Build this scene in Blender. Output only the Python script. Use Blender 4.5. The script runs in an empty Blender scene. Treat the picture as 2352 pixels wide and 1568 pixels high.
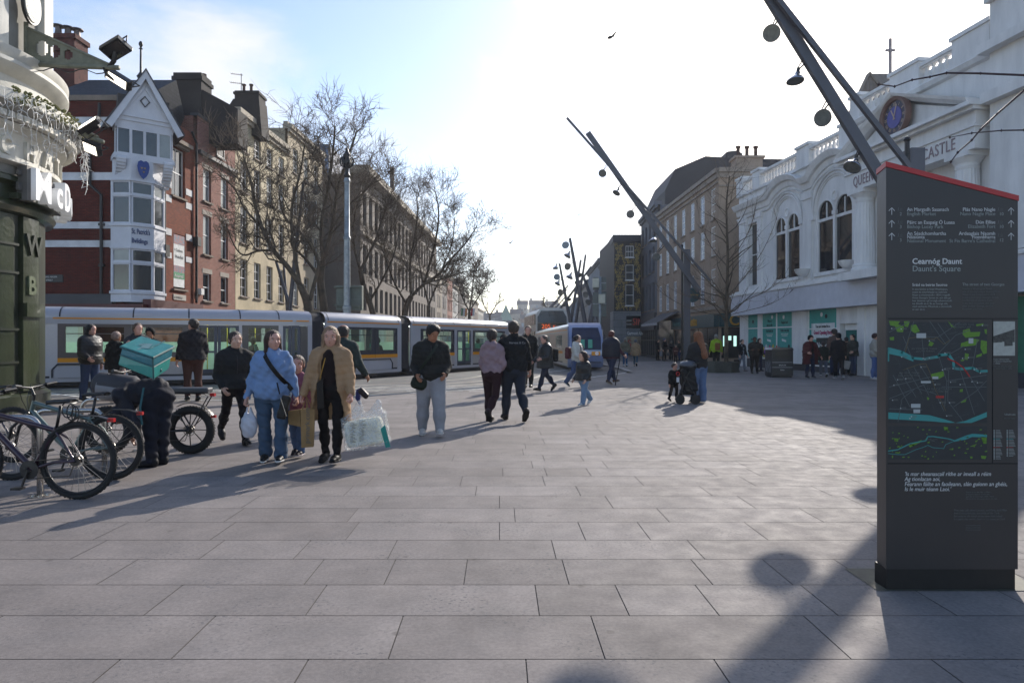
import bpy, math, random
import numpy as np
from mathutils import Vector, Matrix
R = math.radians
rnd = random.Random(7)
scene = bpy.context.scene
COL = scene.collection
F0, CH, CU, CV = 1568.0, 1.52, 1176.0, 784.0      # focal length in photo pixels, eye height, image centre
def px(u, v, Y): return Vector(((u-CU)/F0*Y, Y, CH+(CV-v)/F0*Y))
def gz(v): return CH*F0/(v-CV)                    # distance of a ground point seen at row v
def gp(u, v):
    Y = gz(v); return Vector(((u-CU)/F0*Y, Y, 0))
def lin(h):
    h = h.lstrip('#'); o = []
    for i in (0, 2, 4):
        c = int(h[i:i+2], 16)/255
        o.append(c/12.92 if c <= .04045 else ((c+.055)/1.055)**2.4)
    return (*o, 1)
MATS = {}
def mat(name, col='#808080', rough=.7, metal=0, var=.12, scale=3, bump=0, bscale=None, spec=.5, emit=None, col2=None, stretch=None, coat=0):
    if name in MATS: return MATS[name]
    m = bpy.data.materials.new(name); m.use_nodes = True; nt = m.node_tree; N = nt.nodes; L = nt.links
    b = N['Principled BSDF']; c = lin(col)
    b.inputs['Roughness'].default_value = rough; b.inputs['Metallic'].default_value = metal
    b.inputs['Specular IOR Level'].default_value = spec
    if coat: b.inputs['Coat Weight'].default_value = coat; b.inputs['Coat Roughness'].default_value = .08
    tc = N.new('ShaderNodeTexCoord'); vec = tc.outputs['Object']
    if stretch:
        mp = N.new('ShaderNodeMapping'); mp.inputs['Scale'].default_value = stretch; L.new(vec, mp.inputs[0]); vec = mp.outputs[0]
    if var or col2:
        n = N.new('ShaderNodeTexNoise'); n.inputs['Scale'].default_value = scale; n.inputs['Detail'].default_value = 6
        n.inputs['Roughness'].default_value = .62; L.new(vec, n.inputs['Vector'])
        r = N.new('ShaderNodeValToRGB'); e = r.color_ramp.elements
        e[0].position, e[1].position = .32, .68
        if col2: e[0].color, e[1].color = c, lin(col2)
        else:
            e[0].color = (*[x*(1-var*1.6) for x in c[:3]], 1); e[1].color = (*[min(1, x*(1+var)) for x in c[:3]], 1)
        L.new(n.outputs['Fac'], r.inputs[0]); L.new(r.outputs[0], b.inputs['Base Color'])
    else: b.inputs['Base Color'].default_value = c
    if bump:
        n2 = N.new('ShaderNodeTexNoise'); n2.inputs['Scale'].default_value = bscale or scale*6; n2.inputs['Detail'].default_value = 4
        L.new(vec, n2.inputs['Vector']); bp = N.new('ShaderNodeBump'); bp.inputs['Strength'].default_value = bump
        bp.inputs['Distance'].default_value = .02; L.new(n2.outputs['Fac'], bp.inputs['Height']); L.new(bp.outputs[0], b.inputs['Normal'])
    if emit:
        b.inputs['Emission Color'].default_value = lin(emit[0]); b.inputs['Emission Strength'].default_value = emit[1]
    MATS[name] = m; return m
def brick(name, c1, c2, mortar, bw=.225, bh=.075, ms=.011, rough=.85, offs=.5, grime=.35):
    if name in MATS: return MATS[name]
    m = bpy.data.materials.new(name); m.use_nodes = True; nt = m.node_tree; N = nt.nodes; L = nt.links
    b = N['Principled BSDF']; b.inputs['Roughness'].default_value = rough; b.inputs['Specular IOR Level'].default_value = .25
    uv = N.new('ShaderNodeUVMap'); t = N.new('ShaderNodeTexBrick'); L.new(uv.outputs[0], t.inputs['Vector'])
    for k, v in (('Color1', lin(c1)), ('Color2', lin(c2)), ('Mortar', lin(mortar))): t.inputs[k].default_value = v
    for k, v in (('Scale', 1), ('Mortar Size', ms), ('Brick Width', bw), ('Row Height', bh), ('Mortar Smooth', .2), ('Bias', 0)): t.inputs[k].default_value = v
    t.offset = offs
    n = N.new('ShaderNodeTexNoise'); n.inputs['Scale'].default_value = .55; n.inputs['Detail'].default_value = 9; n.inputs['Roughness'].default_value = .7
    L.new(uv.outputs[0], n.inputs['Vector'])
    r = N.new('ShaderNodeValToRGB'); r.color_ramp.elements[0].position = .3; r.color_ramp.elements[1].position = .7
    g = 1-grime; r.color_ramp.elements[0].color = (g, g, g*.98, 1); r.color_ramp.elements[1].color = (1.1, 1.08, 1.05, 1)
    L.new(n.outputs['Fac'], r.inputs[0])
    mx = N.new('ShaderNodeMixRGB'); mx.blend_type = 'MULTIPLY'; mx.inputs[0].default_value = 1
    L.new(t.outputs['Color'], mx.inputs[1]); L.new(r.outputs[0], mx.inputs[2]); L.new(mx.outputs[0], b.inputs['Base Color'])
    bp = N.new('ShaderNodeBump'); bp.invert = True; bp.inputs['Distance'].default_value = .01; bp.inputs['Strength'].default_value = .5
    L.new(t.outputs['Fac'], bp.inputs['Height']); L.new(bp.outputs[0], b.inputs['Normal'])
    MATS[name] = m; return m
def glassmat(name, tint='#cfe8df', mixf=.35, rough=.02, body='#0c0f10'):
    """see-through window glass: clear tinted film under a mirror-like gloss"""
    if name in MATS: return MATS[name]
    m = bpy.data.materials.new(name); m.use_nodes = True; nt = m.node_tree; N = nt.nodes; L = nt.links
    N.remove(N['Principled BSDF']); out = N['Material Output']
    tr = N.new('ShaderNodeBsdfTransparent'); tr.inputs[0].default_value = lin(tint)
    gl = N.new('ShaderNodeBsdfGlossy'); gl.inputs['Roughness'].default_value = rough; gl.inputs[0].default_value = (.9, .95, 1, 1)
    fr = N.new('ShaderNodeLayerWeight'); fr.inputs[0].default_value = mixf
    mx = N.new('ShaderNodeMixShader'); L.new(fr.outputs['Fresnel'], mx.inputs[0]); L.new(tr.outputs[0], mx.inputs[1]); L.new(gl.outputs[0], mx.inputs[2])
    L.new(mx.outputs[0], out.inputs[0]); MATS[name] = m; return m

def tagit(o, label=None, cat=None, group=None, kind=None):
    if label: o['label'] = label
    if cat: o['category'] = cat
    if group: o['group'] = group
    if kind: o['kind'] = kind
    return o
WL = {}
def root(name, label, cat, loc=(0, 0, 0), group=None, rz=0):
    o = bpy.data.objects.new(name, None); o.empty_display_size = .2; COL.objects.link(o)
    o.location = loc; o.rotation_euler.z = rz; WL[o.name] = Vector(loc)
    return tagit(o, label, cat, group)
def copy_tree(o, parent=None, depth=0):
    c = o.copy(); COL.objects.link(c); c.parent = parent
    if o.name in WL: WL[c.name] = WL[o.name].copy()
    for ch in list(o.children): copy_tree(ch, c)
    return c
def link(name, me, m, parent):
    o = bpy.data.objects.new(name, me); COL.objects.link(o)
    if m is not None:
        for mm in (m if isinstance(m, (list, tuple)) else [m]): me.materials.append(mm)
    if parent is not None:
        o.parent = parent; WL[o.name] = WL.get(parent.name, Vector())
    return o
class MB:
    """collects faces in world metres; build() links them as one mesh object"""
    def __init__(s): s.v = []; s.f = []; s.uv = {}; s.mi = {}; s.cur = 0
    def vert(s, p): s.v.append(tuple(p)); return len(s.v)-1
    def face(s, pts, uv=None):
        i = len(s.v); s.v += [tuple(p) for p in pts]; s.f.append(tuple(range(i, i+len(pts))))
        if uv: s.uv[len(s.f)-1] = uv
        if s.cur: s.mi[len(s.f)-1] = s.cur
        return s
    def addf(s, idx):
        s.f.append(tuple(idx))
        if s.cur: s.mi[len(s.f)-1] = s.cur
    def box(s, x0, x1, y0, y1, z0, z1, M=None):
        c = [Vector((x, y, z)) for z in (z0, z1) for y in (y0, y1) for x in (x0, x1)]
        if M is not None: c = [M @ p for p in c]
        i = len(s.v); s.v += [tuple(p) for p in c]
        for q in ((0, 2, 3, 1), (4, 5, 7, 6), (0, 1, 5, 4), (2, 6, 7, 3), (0, 4, 6, 2), (1, 3, 7, 5)): s.addf([i+k for k in q])
        return s
    def tube(s, pts, r, n=8, caps=True, closed=False, flat=None):
        pts = [Vector(p) for p in pts]; m = len(pts)
        rs = r if isinstance(r, (list, tuple)) else [r]*m
        up = None; rings = []
        for k in range(m):
            if closed: t = pts[(k+1) % m]-pts[k-1]
            else: t = pts[min(k+1, m-1)]-pts[max(k-1, 0)]
            if t.length < 1e-9: t = Vector((0, 0, 1))
            t.normalize()
            if up is None:
                up = Vector((0, 0, 1)) if abs(t.z) < .9 else Vector((0, 1, 0))
            a = up-t*up.dot(t)
            if a.length < 1e-6: a = t.orthogonal()
            a.normalize(); up = a; b = t.cross(a); i = len(s.v); rings.append(i)
            for j in range(n):
                w = 2*math.pi*(j+.5)/n; s.v.append(tuple(pts[k]+(a*math.cos(w)+b*math.sin(w))*rs[k]))
        for k in range(m if closed else m-1):
            i0, i1 = rings[k], rings[(k+1) % m]
            for j in range(n): s.addf((i0+j, i0+(j+1) % n, i1+(j+1) % n, i1+j))
        if caps and not closed:
            s.addf([rings[0]+j for j in range(n)][::-1]); s.addf([rings[-1]+j for j in range(n)])
        return s
    def lathe(s, c, prof, n=16, axis=(0, 0, 1), a0=0, a1=2*math.pi):
        """prof: (radius, height) pairs about an axis through c"""
        c = Vector(c); ax = Vector(axis).normalized()
        e1 = (Vector((1, 0, 0)) if abs(ax.z) > .9 else ax.cross(Vector((0, 0, 1)))).normalized(); e2 = ax.cross(e1)
        full = abs(a1-a0-2*math.pi) < 1e-6; m = n if full else n+1; i = len(s.v)
        for (r, h) in prof:
            for j in range(m):
                w = a0+(a1-a0)*j/n; s.v.append(tuple(c+ax*h+(e1*math.cos(w)+e2*math.sin(w))*r))
        for k in range(len(prof)-1):
            for j in range(n):
                j2 = (j+1) % m if full else j+1
                s.addf((i+k*m+j, i+k*m+j2, i+(k+1)*m+j2, i+(k+1)*m+j))
        return s
    def prism(s, poly, off):
        """poly: planar loop, extruded by off"""
        off = Vector(off); p = [Vector(q) for q in poly]; i = len(s.v); n = len(p)
        s.v += [tuple(q) for q in p]+[tuple(q+off) for q in p]
        s.addf(range(i, i+n)); s.addf([i+n+k for k in range(n)][::-1])
        for k in range(n): s.addf((i+k, i+n+k, i+n+(k+1) % n, i+(k+1) % n))
        return s
    def fbox(s, F, s0, s1, h0, h1, d0, d1, uv=False):
        c = [F.p(a, h, d) for h in (h0, h1) for d in (d0, d1) for a in (s0, s1)]
        i = len(s.v); s.v += [tuple(p) for p in c]
        for q in ((0, 1, 3, 2), (4, 6, 7, 5), (0, 4, 5, 1), (2, 3, 7, 6), (0, 2, 6, 4), (1, 5, 7, 3)): s.addf([i+k for k in q])
        if uv:
            S = [(a, h, d) for h in (h0, h1) for d in (d0, d1) for a in (s0, s1)]
            for n, q in enumerate(((0, 1, 3, 2), (4, 6, 7, 5), (0, 4, 5, 1), (2, 3, 7, 6), (0, 2, 6, 4), (1, 5, 7, 3))):
                fi = len(s.f)-6+n
                s.uv[fi] = [(S[k][0] if n < 4 else S[k][2], S[k][1] if n > 1 else S[k][2]) for k in q]
        return s
    def each(s, name, m, parent=None, n=6):
        """one object for every run of n faces (a box is 6)"""
        for i in range(0, len(s.f), n):
            q = MB(); mp = {}
            for j, f in enumerate(s.f[i:i+n]):
                g = []
                for v in f:
                    if v not in mp: mp[v] = q.vert(s.v[v])
                    g.append(mp[v])
                q.f.append(tuple(g))
                if i+j in s.uv: q.uv[j] = s.uv[i+j]
            o = q.build(name, m, parent)
        return o
    def build(s, name, m, parent=None, smooth=False, bevel=0, sharp=None):
        off = WL.get(parent.name, Vector()) if parent is not None else Vector()
        me = bpy.data.meshes.new(name)
        vs = [(a-off.x, b-off.y, c-off.z) for a, b, c in s.v]
        me.from_pydata(vs, [], s.f)
        if s.uv:
            ul = me.uv_layers.new(name='UVMap').data; k = 0
            for i, f in enumerate(s.f):
                u = s.uv.get(i)
                for j in range(len(f)):
                    if u: ul[k].uv = u[j]
                    k += 1
        if s.mi:
            for i, mi in s.mi.items(): me.polygons[i].material_index = mi
        if smooth: me.shade_smooth() if sharp is None else me.shade_smooth()
        if smooth and sharp: 
            try: me.set_sharp_from_angle(angle=R(sharp))
            except Exception: pass
        me.update(); o = link(name, me, m, parent)
        if bevel:
            md = o.modifiers.new('bevel', 'BEVEL'); md.width = bevel; md.segments = 2; md.limit_method = 'ANGLE'
        return o
class Fr:
    """a facade's own axes: s runs to the viewer's right along the wall, h up, d out of the wall"""
    def __init__(f, x0, y0, x1, y1):
        f.o = Vector((x0, y0)); e = Vector((x1, y1))-f.o; f.L = e.length; f.a = e/f.L; f.n = Vector((f.a.y, -f.a.x))
    def p(f, s, h, d=0): q = f.o+f.a*s+f.n*d; return Vector((q.x, q.y, h))
    def su(f, u): k = (u-CU)/F0; return (k*f.o.y-f.o.x)/(f.a.x-k*f.a.y)
    def Y(f, s): return f.o.y+f.a.y*s
    def hv(f, v, s): return CH+(CV-v)/F0*f.Y(s)
    def M(f, s, h, d=0):
        p = f.p(s, h, d); a, n = f.a, f.n
        return Matrix(((a.x, 0, n.x, p.x), (a.y, 0, n.y, p.y), (0, 1, 0, p.z), (0, 0, 0, 1)))
def wall(name, F, s0, s1, h0, h1, ops, m, parent, rev=.22, d=0, top=None):
    """wall face with real openings and reveals; UVs in metres"""
    b = MB(); S = sorted({s0, s1, *[x for o in ops for x in o[:2]]}); Hh = sorted({h0, h1, *[x for o in ops for x in o[2:4]]})
    for i in range(len(S)-1):
        for j in range(len(Hh)-1):
            a, c, e, g = S[i], S[i+1], Hh[j], Hh[j+1]; cx, cy = (a+c)/2, (e+g)/2
            if any(o[0] < cx < o[1] and o[2] < cy < o[3] for o in ops): continue
            b.face([F.p(a, e, d), F.p(c, e, d), F.p(c, g, d), F.p(a, g, d)], [(a, e), (c, e), (c, g), (a, g)])
    for o in ops:
        a, c, e, g = o[:4]
        for (p, q) in (((a, e), (a, g)), ((a, g), (c, g)), ((c, g), (c, e)), ((c, e), (a, e))):
            b.face([F.p(p[0], p[1], d), F.p(q[0], q[1], d), F.p(q[0], q[1], d-rev), F.p(p[0], p[1], d-rev)],
                   [(p[0]+p[1], 0), (q[0]+q[1], 0), (q[0]+q[1], rev), (p[0]+p[1], rev)])
    return b.build(name, m, parent)
def window(F, s0, s1, h0, h1, parent, fm, gm, d=-.13, fw=.06, bars=(1, 1), sill=None, sillm=None, mid=True, name='window', dp=.05):
    b = MB()
    b.fbox(F, s0, s0+fw, h0, h1, d-dp, d); b.fbox(F, s1-fw, s1, h0, h1, d-dp, d)
    b.fbox(F, s0+fw, s1-fw, h0, h0+fw, d-dp, d); b.fbox(F, s0+fw, s1-fw, h1-fw, h1, d-dp, d)
    nx, ny = bars
    for i in range(1, nx): x = s0+(s1-s0)*i/nx; b.fbox(F, x-.018, x+.018, h0+fw, h1-fw, d-dp+.012, d-.012)
    for j in range(1, ny):
        y = h0+(h1-h0)*j/ny; w = .03 if (mid and j*2 == ny) else .015; b.fbox(F, s0+fw, s1-fw, y-w, y+w, d-dp+.006, d-.006)
    w = b.build(name, fm, parent)
    g = MB().face([F.p(s0+.01, h0+.01, d-dp+.01), F.p(s1-.01, h0+.01, d-dp+.01), F.p(s1-.01, h1-.01, d-dp+.01), F.p(s0+.01, h1-.01, d-dp+.01)])
    g.build('pane', gm, w)
    if sill: MB().fbox(F, s0-.08, s1+.08, h0-.1, h0, d, sill).build('sill', sillm or fm, w)
    return w
_txt = {}
def text(body, size, F, s, h, d, m, parent, name='lettering', ext=.01, align='LEFT', bold=0, xs=1, shear=0, sp=1, M=None):
    key = (body, size, ext, align, bold, xs, shear, sp)
    cu = bpy.data.curves.new(name, 'FONT'); cu.body = body; cu.size = size; cu.extrude = ext; cu.align_x = align; cu.offset = bold
    cu.shear = shear; cu.space_character = sp; cu.resolution_u = 3; cu.space_line = 1.0
    o = bpy.data.objects.new(name, cu); COL.objects.link(o)
    me = bpy.data.meshes.new_from_object(o.evaluated_get(bpy.context.evaluated_depsgraph_get()))
    bpy.data.objects.remove(o); bpy.data.curves.remove(cu)
    off = WL.get(parent.name, Vector()) if parent is not None else Vector()
    Mx = (M if M is not None else F.M(s, h, d)) @ Matrix.Diagonal((xs, 1, 1, 1))
    me.transform(Matrix.Translation(-off) @ Mx); me.materials.clear()
    return link(name, me, m, parent)
# ---------------------------------------------------------------- light, sky, camera
SUN_AZ, SUN_EL = R(25.5), R(27.0)
SUN = Vector((math.sin(SUN_AZ)*math.cos(SUN_EL), math.cos(SUN_AZ)*math.cos(SUN_EL), math.sin(SUN_EL)))
w = bpy.data.worlds.new('World'); scene.world = w; w.use_nodes = True
def make_world():
    nt = w.node_tree; N = nt.nodes; L = nt.links; bg = N['Background']; bg.inputs[1].default_value = .15
    sky = N.new('ShaderNodeTexSky'); sky.sky_type = 'NISHITA'; sky.sun_disc = False
    sky.sun_elevation = SUN_EL; sky.sun_rotation = SUN_AZ; sky.air_density = 1.0; sky.dust_density = .6; sky.ozone_density = 1.6
    tc = N.new('ShaderNodeTexCoord'); d = tc.outputs['Generated']
    def vm(op, a, b=None):
        n = N.new('ShaderNodeVectorMath'); n.operation = op
        for i, x in enumerate((a, b)):
            if x is None: continue
            if hasattr(x, 'is_output'): L.new(x, n.inputs[i])
            else: n.inputs[i].default_value = x
        return n
    def ma(op, a, b=0, c=0, clamp=False):
        n = N.new('ShaderNodeMath'); n.operation = op; n.use_clamp = clamp
        for i, x in enumerate((a, b, c)):
            if hasattr(x, 'is_output'): L.new(x, n.inputs[i])
            else: n.inputs[i].default_value = x
        return n.outputs[0]
    def mr(v, a, b, c=0, e=1, smooth=True):
        n = N.new('ShaderNodeMapRange'); n.interpolation_type = 'SMOOTHSTEP' if smooth else 'LINEAR'
        L.new(v, n.inputs[0]); n.inputs[1].default_value = a; n.inputs[2].default_value = b; n.inputs[3].default_value = c; n.inputs[4].default_value = e
        return n.outputs[0]
    sep = N.new('ShaderNodeSeparateXYZ'); L.new(d, sep.inputs[0])
    z = ma('ADD', ma('MAXIMUM', sep.outputs[2], 0), .16)
    cx = ma('DIVIDE', sep.outputs[0], z); cy = ma('DIVIDE', sep.outputs[1], z)
    cmb = N.new('ShaderNodeCombineXYZ'); L.new(cx, cmb.inputs[0]); L.new(cy, cmb.inputs[1])
    mp = N.new('ShaderNodeMapping'); L.new(cmb.outputs[0], mp.inputs[0]); mp.inputs['Location'].default_value = (3.1, 1.35, 0); mp.inputs['Scale'].default_value = (1.25, .95, 1); mp.inputs['Rotation'].default_value = (0, 0, .5)
    n1 = N.new('ShaderNodeTexNoise'); n1.inputs['Scale'].default_value = 1.0; n1.inputs['Detail'].default_value = 9; n1.inputs['Roughness'].default_value = .6; n1.inputs['Distortion'].default_value = .5
    L.new(mp.outputs[0], n1.inputs[0])
    sd = vm('DOT_PRODUCT', d, tuple(SUN)).outputs['Value']
    glow = mr(sd, .87, .98)                                    # thin cloud lit up round the sun
    hor = mr(sep.outputs[2], .34, .04)
    thr = ma('SUBTRACT', .665, ma('ADD', ma('MULTIPLY', glow, .42), ma('MULTIPLY', hor, .16)))
    # a bank of cloud over the left roofs
    bank = ma('ADD', ma('MULTIPLY', mr(vm('DOT_PRODUCT', d, tuple(Vector((-.50, .80, .40)).normalized())).outputs['Value'], .965, .999), .12), ma('MULTIPLY', mr(vm('DOT_PRODUCT', d, tuple(Vector((-.30, .90, .33)).normalized())).outputs['Value'], .985, .999), .12))
    cl = ma('ADD', ma('SUBTRACT', n1.outputs[0], thr), bank)
    mask = mr(cl, -.08, .17)
    # cloud brightness rises towards the sun
    cb = ma('ADD', 4.9, ma('MULTIPLY', mr(sd, .86, .985), 6.5))
    sh = N.new('ShaderNodeMixRGB'); L.new(mr(n1.outputs[0], .42, .75), sh.inputs[0]); sh.inputs[1].default_value = (1.06, .99, .90, 1); sh.inputs[2].default_value = (.84, .88, .96, 1)
    cc = N.new('ShaderNodeMixRGB'); cc.blend_type = 'MULTIPLY'; cc.inputs[0].default_value = 1; L.new(sh.outputs[0], cc.inputs[1]); L.new(cb, cc.inputs[2])
    sk = N.new('ShaderNodeMixRGB'); sk.blend_type = 'MULTIPLY'; sk.inputs[0].default_value = 1; L.new(sky.outputs[0], sk.inputs[1]); sk.inputs[2].default_value = SKYMUL
    mx = N.new('ShaderNodeMixRGB'); L.new(ma('MULTIPLY', mask, .93), mx.inputs[0]); L.new(sk.outputs[0], mx.inputs[1]); L.new(cc.outputs[0], mx.inputs[2])
    L.new(mx.outputs[0], bg.inputs[0])
SKYMUL = (1.0, .97, 1.0, 1)
make_world()
sl = bpy.data.lights.new('sun', 'SUN'); sl.energy = 3.7; sl.angle = R(.42); sl.color = (1, .93, .84)
so = bpy.data.objects.new('sun', sl); COL.objects.link(so); so.rotation_euler = (-SUN).to_track_quat('-Z', 'Y').to_euler()
cam = bpy.data.cameras.new('camera'); cam.lens = 24; cam.sensor_width = 36; cam.clip_end = 3000; cam.clip_start = .1
co = bpy.data.objects.new('camera', cam); COL.objects.link(co); co.location = (0, 0, CH); co.rotation_euler = (R(90), 0, 0); scene.camera = co
vs = scene.view_settings; vs.view_transform = 'Standard'; vs.look = 'None'; vs.exposure = .6; vs.gamma = 1
scene.cycles.max_bounces = 6; scene.cycles.transparent_max_bounces = 16; scene.cycles.use_denoising = True
# ---------------------------------------------------------------- ground
b = MB(); b.face([(-900, -60, -.02), (900, -60, -.02), (900, 1500, -.02), (-900, 1500, -.02)])
tagit(b.build('ground', mat('grey_ground', '#6f6b68', .9, scale=.05)), kind='structure')
def stone():
    m = bpy.data.materials.new('paving_stone'); m.use_nodes = True; nt = m.node_tree; N = nt.nodes; L = nt.links; b = N['Principled BSDF']
    tc = N.new('ShaderNodeTexCoord'); o = tc.outputs['Object']
    at = N.new('ShaderNodeAttribute'); at.attribute_name = 'tone'; at.attribute_type = 'GEOMETRY'
    def noise(s, det=5, ro=.6): n = N.new('ShaderNodeTexNoise'); n.inputs['Scale'].default_value = s; n.inputs['Detail'].default_value = det; n.inputs['Roughness'].default_value = ro; L.new(o, n.inputs[0]); return n.outputs[0]
    def ramp(v, a, ca, c, cc): r = N.new('ShaderNodeValToRGB'); r.color_ramp.elements[0].position = a; r.color_ramp.elements[1].position = c; r.color_ramp.elements[0].color = ca; r.color_ramp.elements[1].color = cc; L.new(v, r.inputs[0]); return r.outputs[0]
    def mul(a, c, f=1):
        x = N.new('ShaderNodeMixRGB'); x.blend_type = 'MULTIPLY'; x.inputs[0].default_value = f; L.new(a, x.inputs[1]); L.new(c, x.inputs[2]); return x.outputs[0]
    base = ramp(at.outputs['Fac'], 0, (.206, .182, .168, 1), 1, (.258, .231, .215, 1))
    c1 = ramp(noise(2.3, 8, .65), .3, (.80, .80, .81, 1), .7, (1.12, 1.1, 1.09, 1))
    c2 = ramp(noise(45, 4), .35, (.86, .86, .86, 1), .65, (1.08, 1.08, 1.08, 1))
    col = mul(mul(base, c1), c2)
    pit = N.new('ShaderNodeTexNoise'); pit.inputs['Scale'].default_value = 38; pit.inputs['Detail'].default_value = 3; L.new(o, pit.inputs[0])
    patch = ramp(noise(1.7, 3), .46, (0, 0, 0, 1), .66, (1, 1, 1, 1))
    pr = ramp(pit.outputs[0], .585, (0, 0, 0, 1), .64, (.8, .8, .8, 1))
    pm = mul(pr, patch)
    x = N.new('ShaderNodeMixRGB'); L.new(pm, x.inputs[0]); L.new(col, x.inputs[1]); x.inputs[2].default_value = (.10, .10, .102, 1)
    vo = N.new('ShaderNodeTexVoronoi'); vo.inputs['Scale'].default_value = 2.6; L.new(o, vo.inputs['Vector']); gum = ramp(vo.outputs['Distance'], .045, (.62, .61, .6, 1), .075, (1, 1, 1, 1))
    st = ramp(noise(.55, 7, .7), .36, (.78, .77, .76, 1), .56, (1, 1, 1, 1)); L.new(mul(mul(x.outputs[0], gum, .7), st, .8), b.inputs['Base Color'])
    rr = ramp(noise(5), .3, (.72, .72, .72, 1), .7, (.88, .88, .88, 1)); L.new(rr, b.inputs['Roughness'])
    b.inputs['Specular IOR Level'].default_value = .26
    bp = N.new('ShaderNodeBump'); bp.inputs['Strength'].default_value = .35; bp.inputs['Distance'].default_value = .004; L.new(noise(120, 3), bp.inputs['Height']); L.new(bp.outputs[0], b.inputs['Normal'])
    return m
STONE = stone()
def paving():
    r = random.Random(3); X0, X1, y, Y1 = -19.0, 26.0, .35, 52.0; g = .0032; v = []; f = []; tone = []; slope = -.018
    sizes = [.5, .66, .9, 1.04, 1.04, 1.18, 1.3, 1.42]; k = 0
    while y < Y1:
        h = [.50, .46, .52, .48][k % 4]; x = X0+r.uniform(-1, 0); k += 1
        while x < X1:
            L_ = r.choice(sizes); q = [(x+g, y+g), (x+L_-g, y+g), (x+L_-g, y+h-g), (x+g, y+h-g)]
            i = len(v); v += [(a+slope*c, c, 0) for a, c in q]; f.append((i, i+1, i+2, i+3)); tone += [r.random()**1.0]; x += L_
        y += h
    me = bpy.data.meshes.new('paving'); me.from_pydata(v, [], f); a = me.attributes.new('tone', 'FLOAT', 'FACE'); a.data.foreach_set('value', tone)
    tagit(link('paving', me, STONE, None), kind='structure')
    tagit(MB().face([(X0-2, -8, -.005), (X1+2, -8, -.005), (X1+2, Y1+40, -.005), (X0-2, Y1+40, -.005)]).build('paving_joints', mat('grout', '#57524e', .9, scale=8)), kind='structure')
paving()
# road sheet lies flush on the square; its near edge follows the tracks
edge = [(-40, 17.2), (-11.9, 17.35), (-7.2, 17.5), (-5.4, 18.2), (-3.6, 19.4), (-1.6, 21), (.31, 23.1), (1.7, 25.5), (2.9, 28), (4.1, 30.2), (5.55, 33.0)]
kerb = [(5.55, 33.0), (5.75, 36), (5.7, 40), (5.6, 47), (5.9, 60), (7.0, 90), (11, 200), (16, 330)]
asph = mat('asphalt', '#5f5b5a', .82, var=.25, scale=1.2, bump=.4, bscale=160)
b = MB(); b.face([(x, y, .004) for x, y in edge+kerb[1:]]+[(-9, 330, .004), (-12.5, 200, .004), (-15.0, 110, .004), (-15.5, 64, .004), (-16.5, 34, .004), (-17, 31.5, .004), (-40, 31.5, .004)])
tagit(b.build('road', asph), kind='structure')
b = MB()
for side, pts in ((0, [(-40, 31.5), (-17, 31.5), (-16.5, 34), (-15.5, 64), (-15.0, 110), (-12.5, 200)]), (1, kerb)):
    for i in range(len(pts)-1):
        a, c = Vector((*pts[i], 0)), Vector((*pts[i+1], 0)); n = (c-a).normalized().cross(Vector((0, 0, 1)))*(.28 if side else -.28)
        b.face([a+Vector((0, 0, .09)), c+Vector((0, 0, .09)), c+n+Vector((0, 0, .09)), a+n+Vector((0, 0, .09))]); b.face([a+Vector((0, 0, 0)), c+Vector((0, 0, 0)), c+Vector((0, 0, .09)), a+Vector((0, 0, .09))])
tagit(b.build('kerb', mat('kerb_stone', '#8f8a86', .75, scale=2)), kind='structure')
b = MB().face([(-40, 31.5, .085), (-17.3, 31.5, .085), (-16.8, 34, .085), (-15.8, 64, .085), (-15.3, 110, .085), (-12.8, 200, .085), (-22, 200, .085), (-40, 34, .085)])
tagit(b.build('pavement', mat('far_pavement', '#83807e', .8, scale=.8)), kind='structure')
def offset_line(pts, d):
    o = []
    for i in range(len(pts)):
        a = Vector(pts[max(i-1, 0)]); c = Vector(pts[min(i+1, len(pts)-1)]); t = (c-a).normalized(); n = Vector((-t.y, t.x)); o.append(Vector(pts[i])+n*d)
    return o
def smooth_line(pts, it=3):
    p = [Vector(q) for q in pts]
    for _ in range(it):
        q = [p[0]]
        for i in range(len(p)-1): q += [p[i]*.75+p[i+1]*.25, p[i]*.25+p[i+1]*.75]
        p = q+[p[-1]]
    return p
def strip(b, pts, d0, d1, z):
    A, C = offset_line(pts, d0), offset_line(pts, d1)
    for i in range(len(pts)-1): b.face([(*A[i], z), (*A[i+1], z), (*C[i+1], z), (*C[i], z)])
track = smooth_line([(-40, 17.2), (-11.9, 17.35), (-7.2, 17.5), (-5.0, 18.2), (-3.2, 19.4), (-1.2, 21.2), (.9, 23.6), (2.3, 26), (3.1, 29), (3.6, 33), (3.9, 38), (4.2, 50), (4.6, 70)])
b = MB()
for d in (.55, 1.95, 3.1, 4.5):
    strip(b, track, d-.035, d+.035, .010)
rails = tagit(b.build('tram_rails', mat('rail_steel', '#c8b490', .3, .85, scale=2)), kind='structure')
b = MB()
for d in (.55, 1.95, 3.1, 4.5): strip(b, track, d-.16, d+.16, .007)
tagit(b.build('rail_bed', mat('rail_concrete', '#8d877f', .8, scale=3)), kind='structure')
b = MB(); el = smooth_line(edge, 2); strip(b, el, .0, .11, .0085)
wl = mat('road_paint', '#d9d6cf', .7, var=.3, scale=6)
def line(b, a, c, w=.1, z=.0125):
    a, c = Vector(a), Vector(c); n = (c-a).normalized(); n = Vector((-n.y, n.x))*w/2
    b.face([(*(a-n), z), (*(c-n), z), (*(c+n), z), (*(a+n), z)])
for i in range(9): line(b, (-8.9+i*.95, 20.7), (-6.1+i*1.05, 22.9), .09)
for i in range(5): line(b, (-9.5, 20.6+i*.6), (-1.5+i*.5, 20.9+i*.75), .07, .0145)
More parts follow.
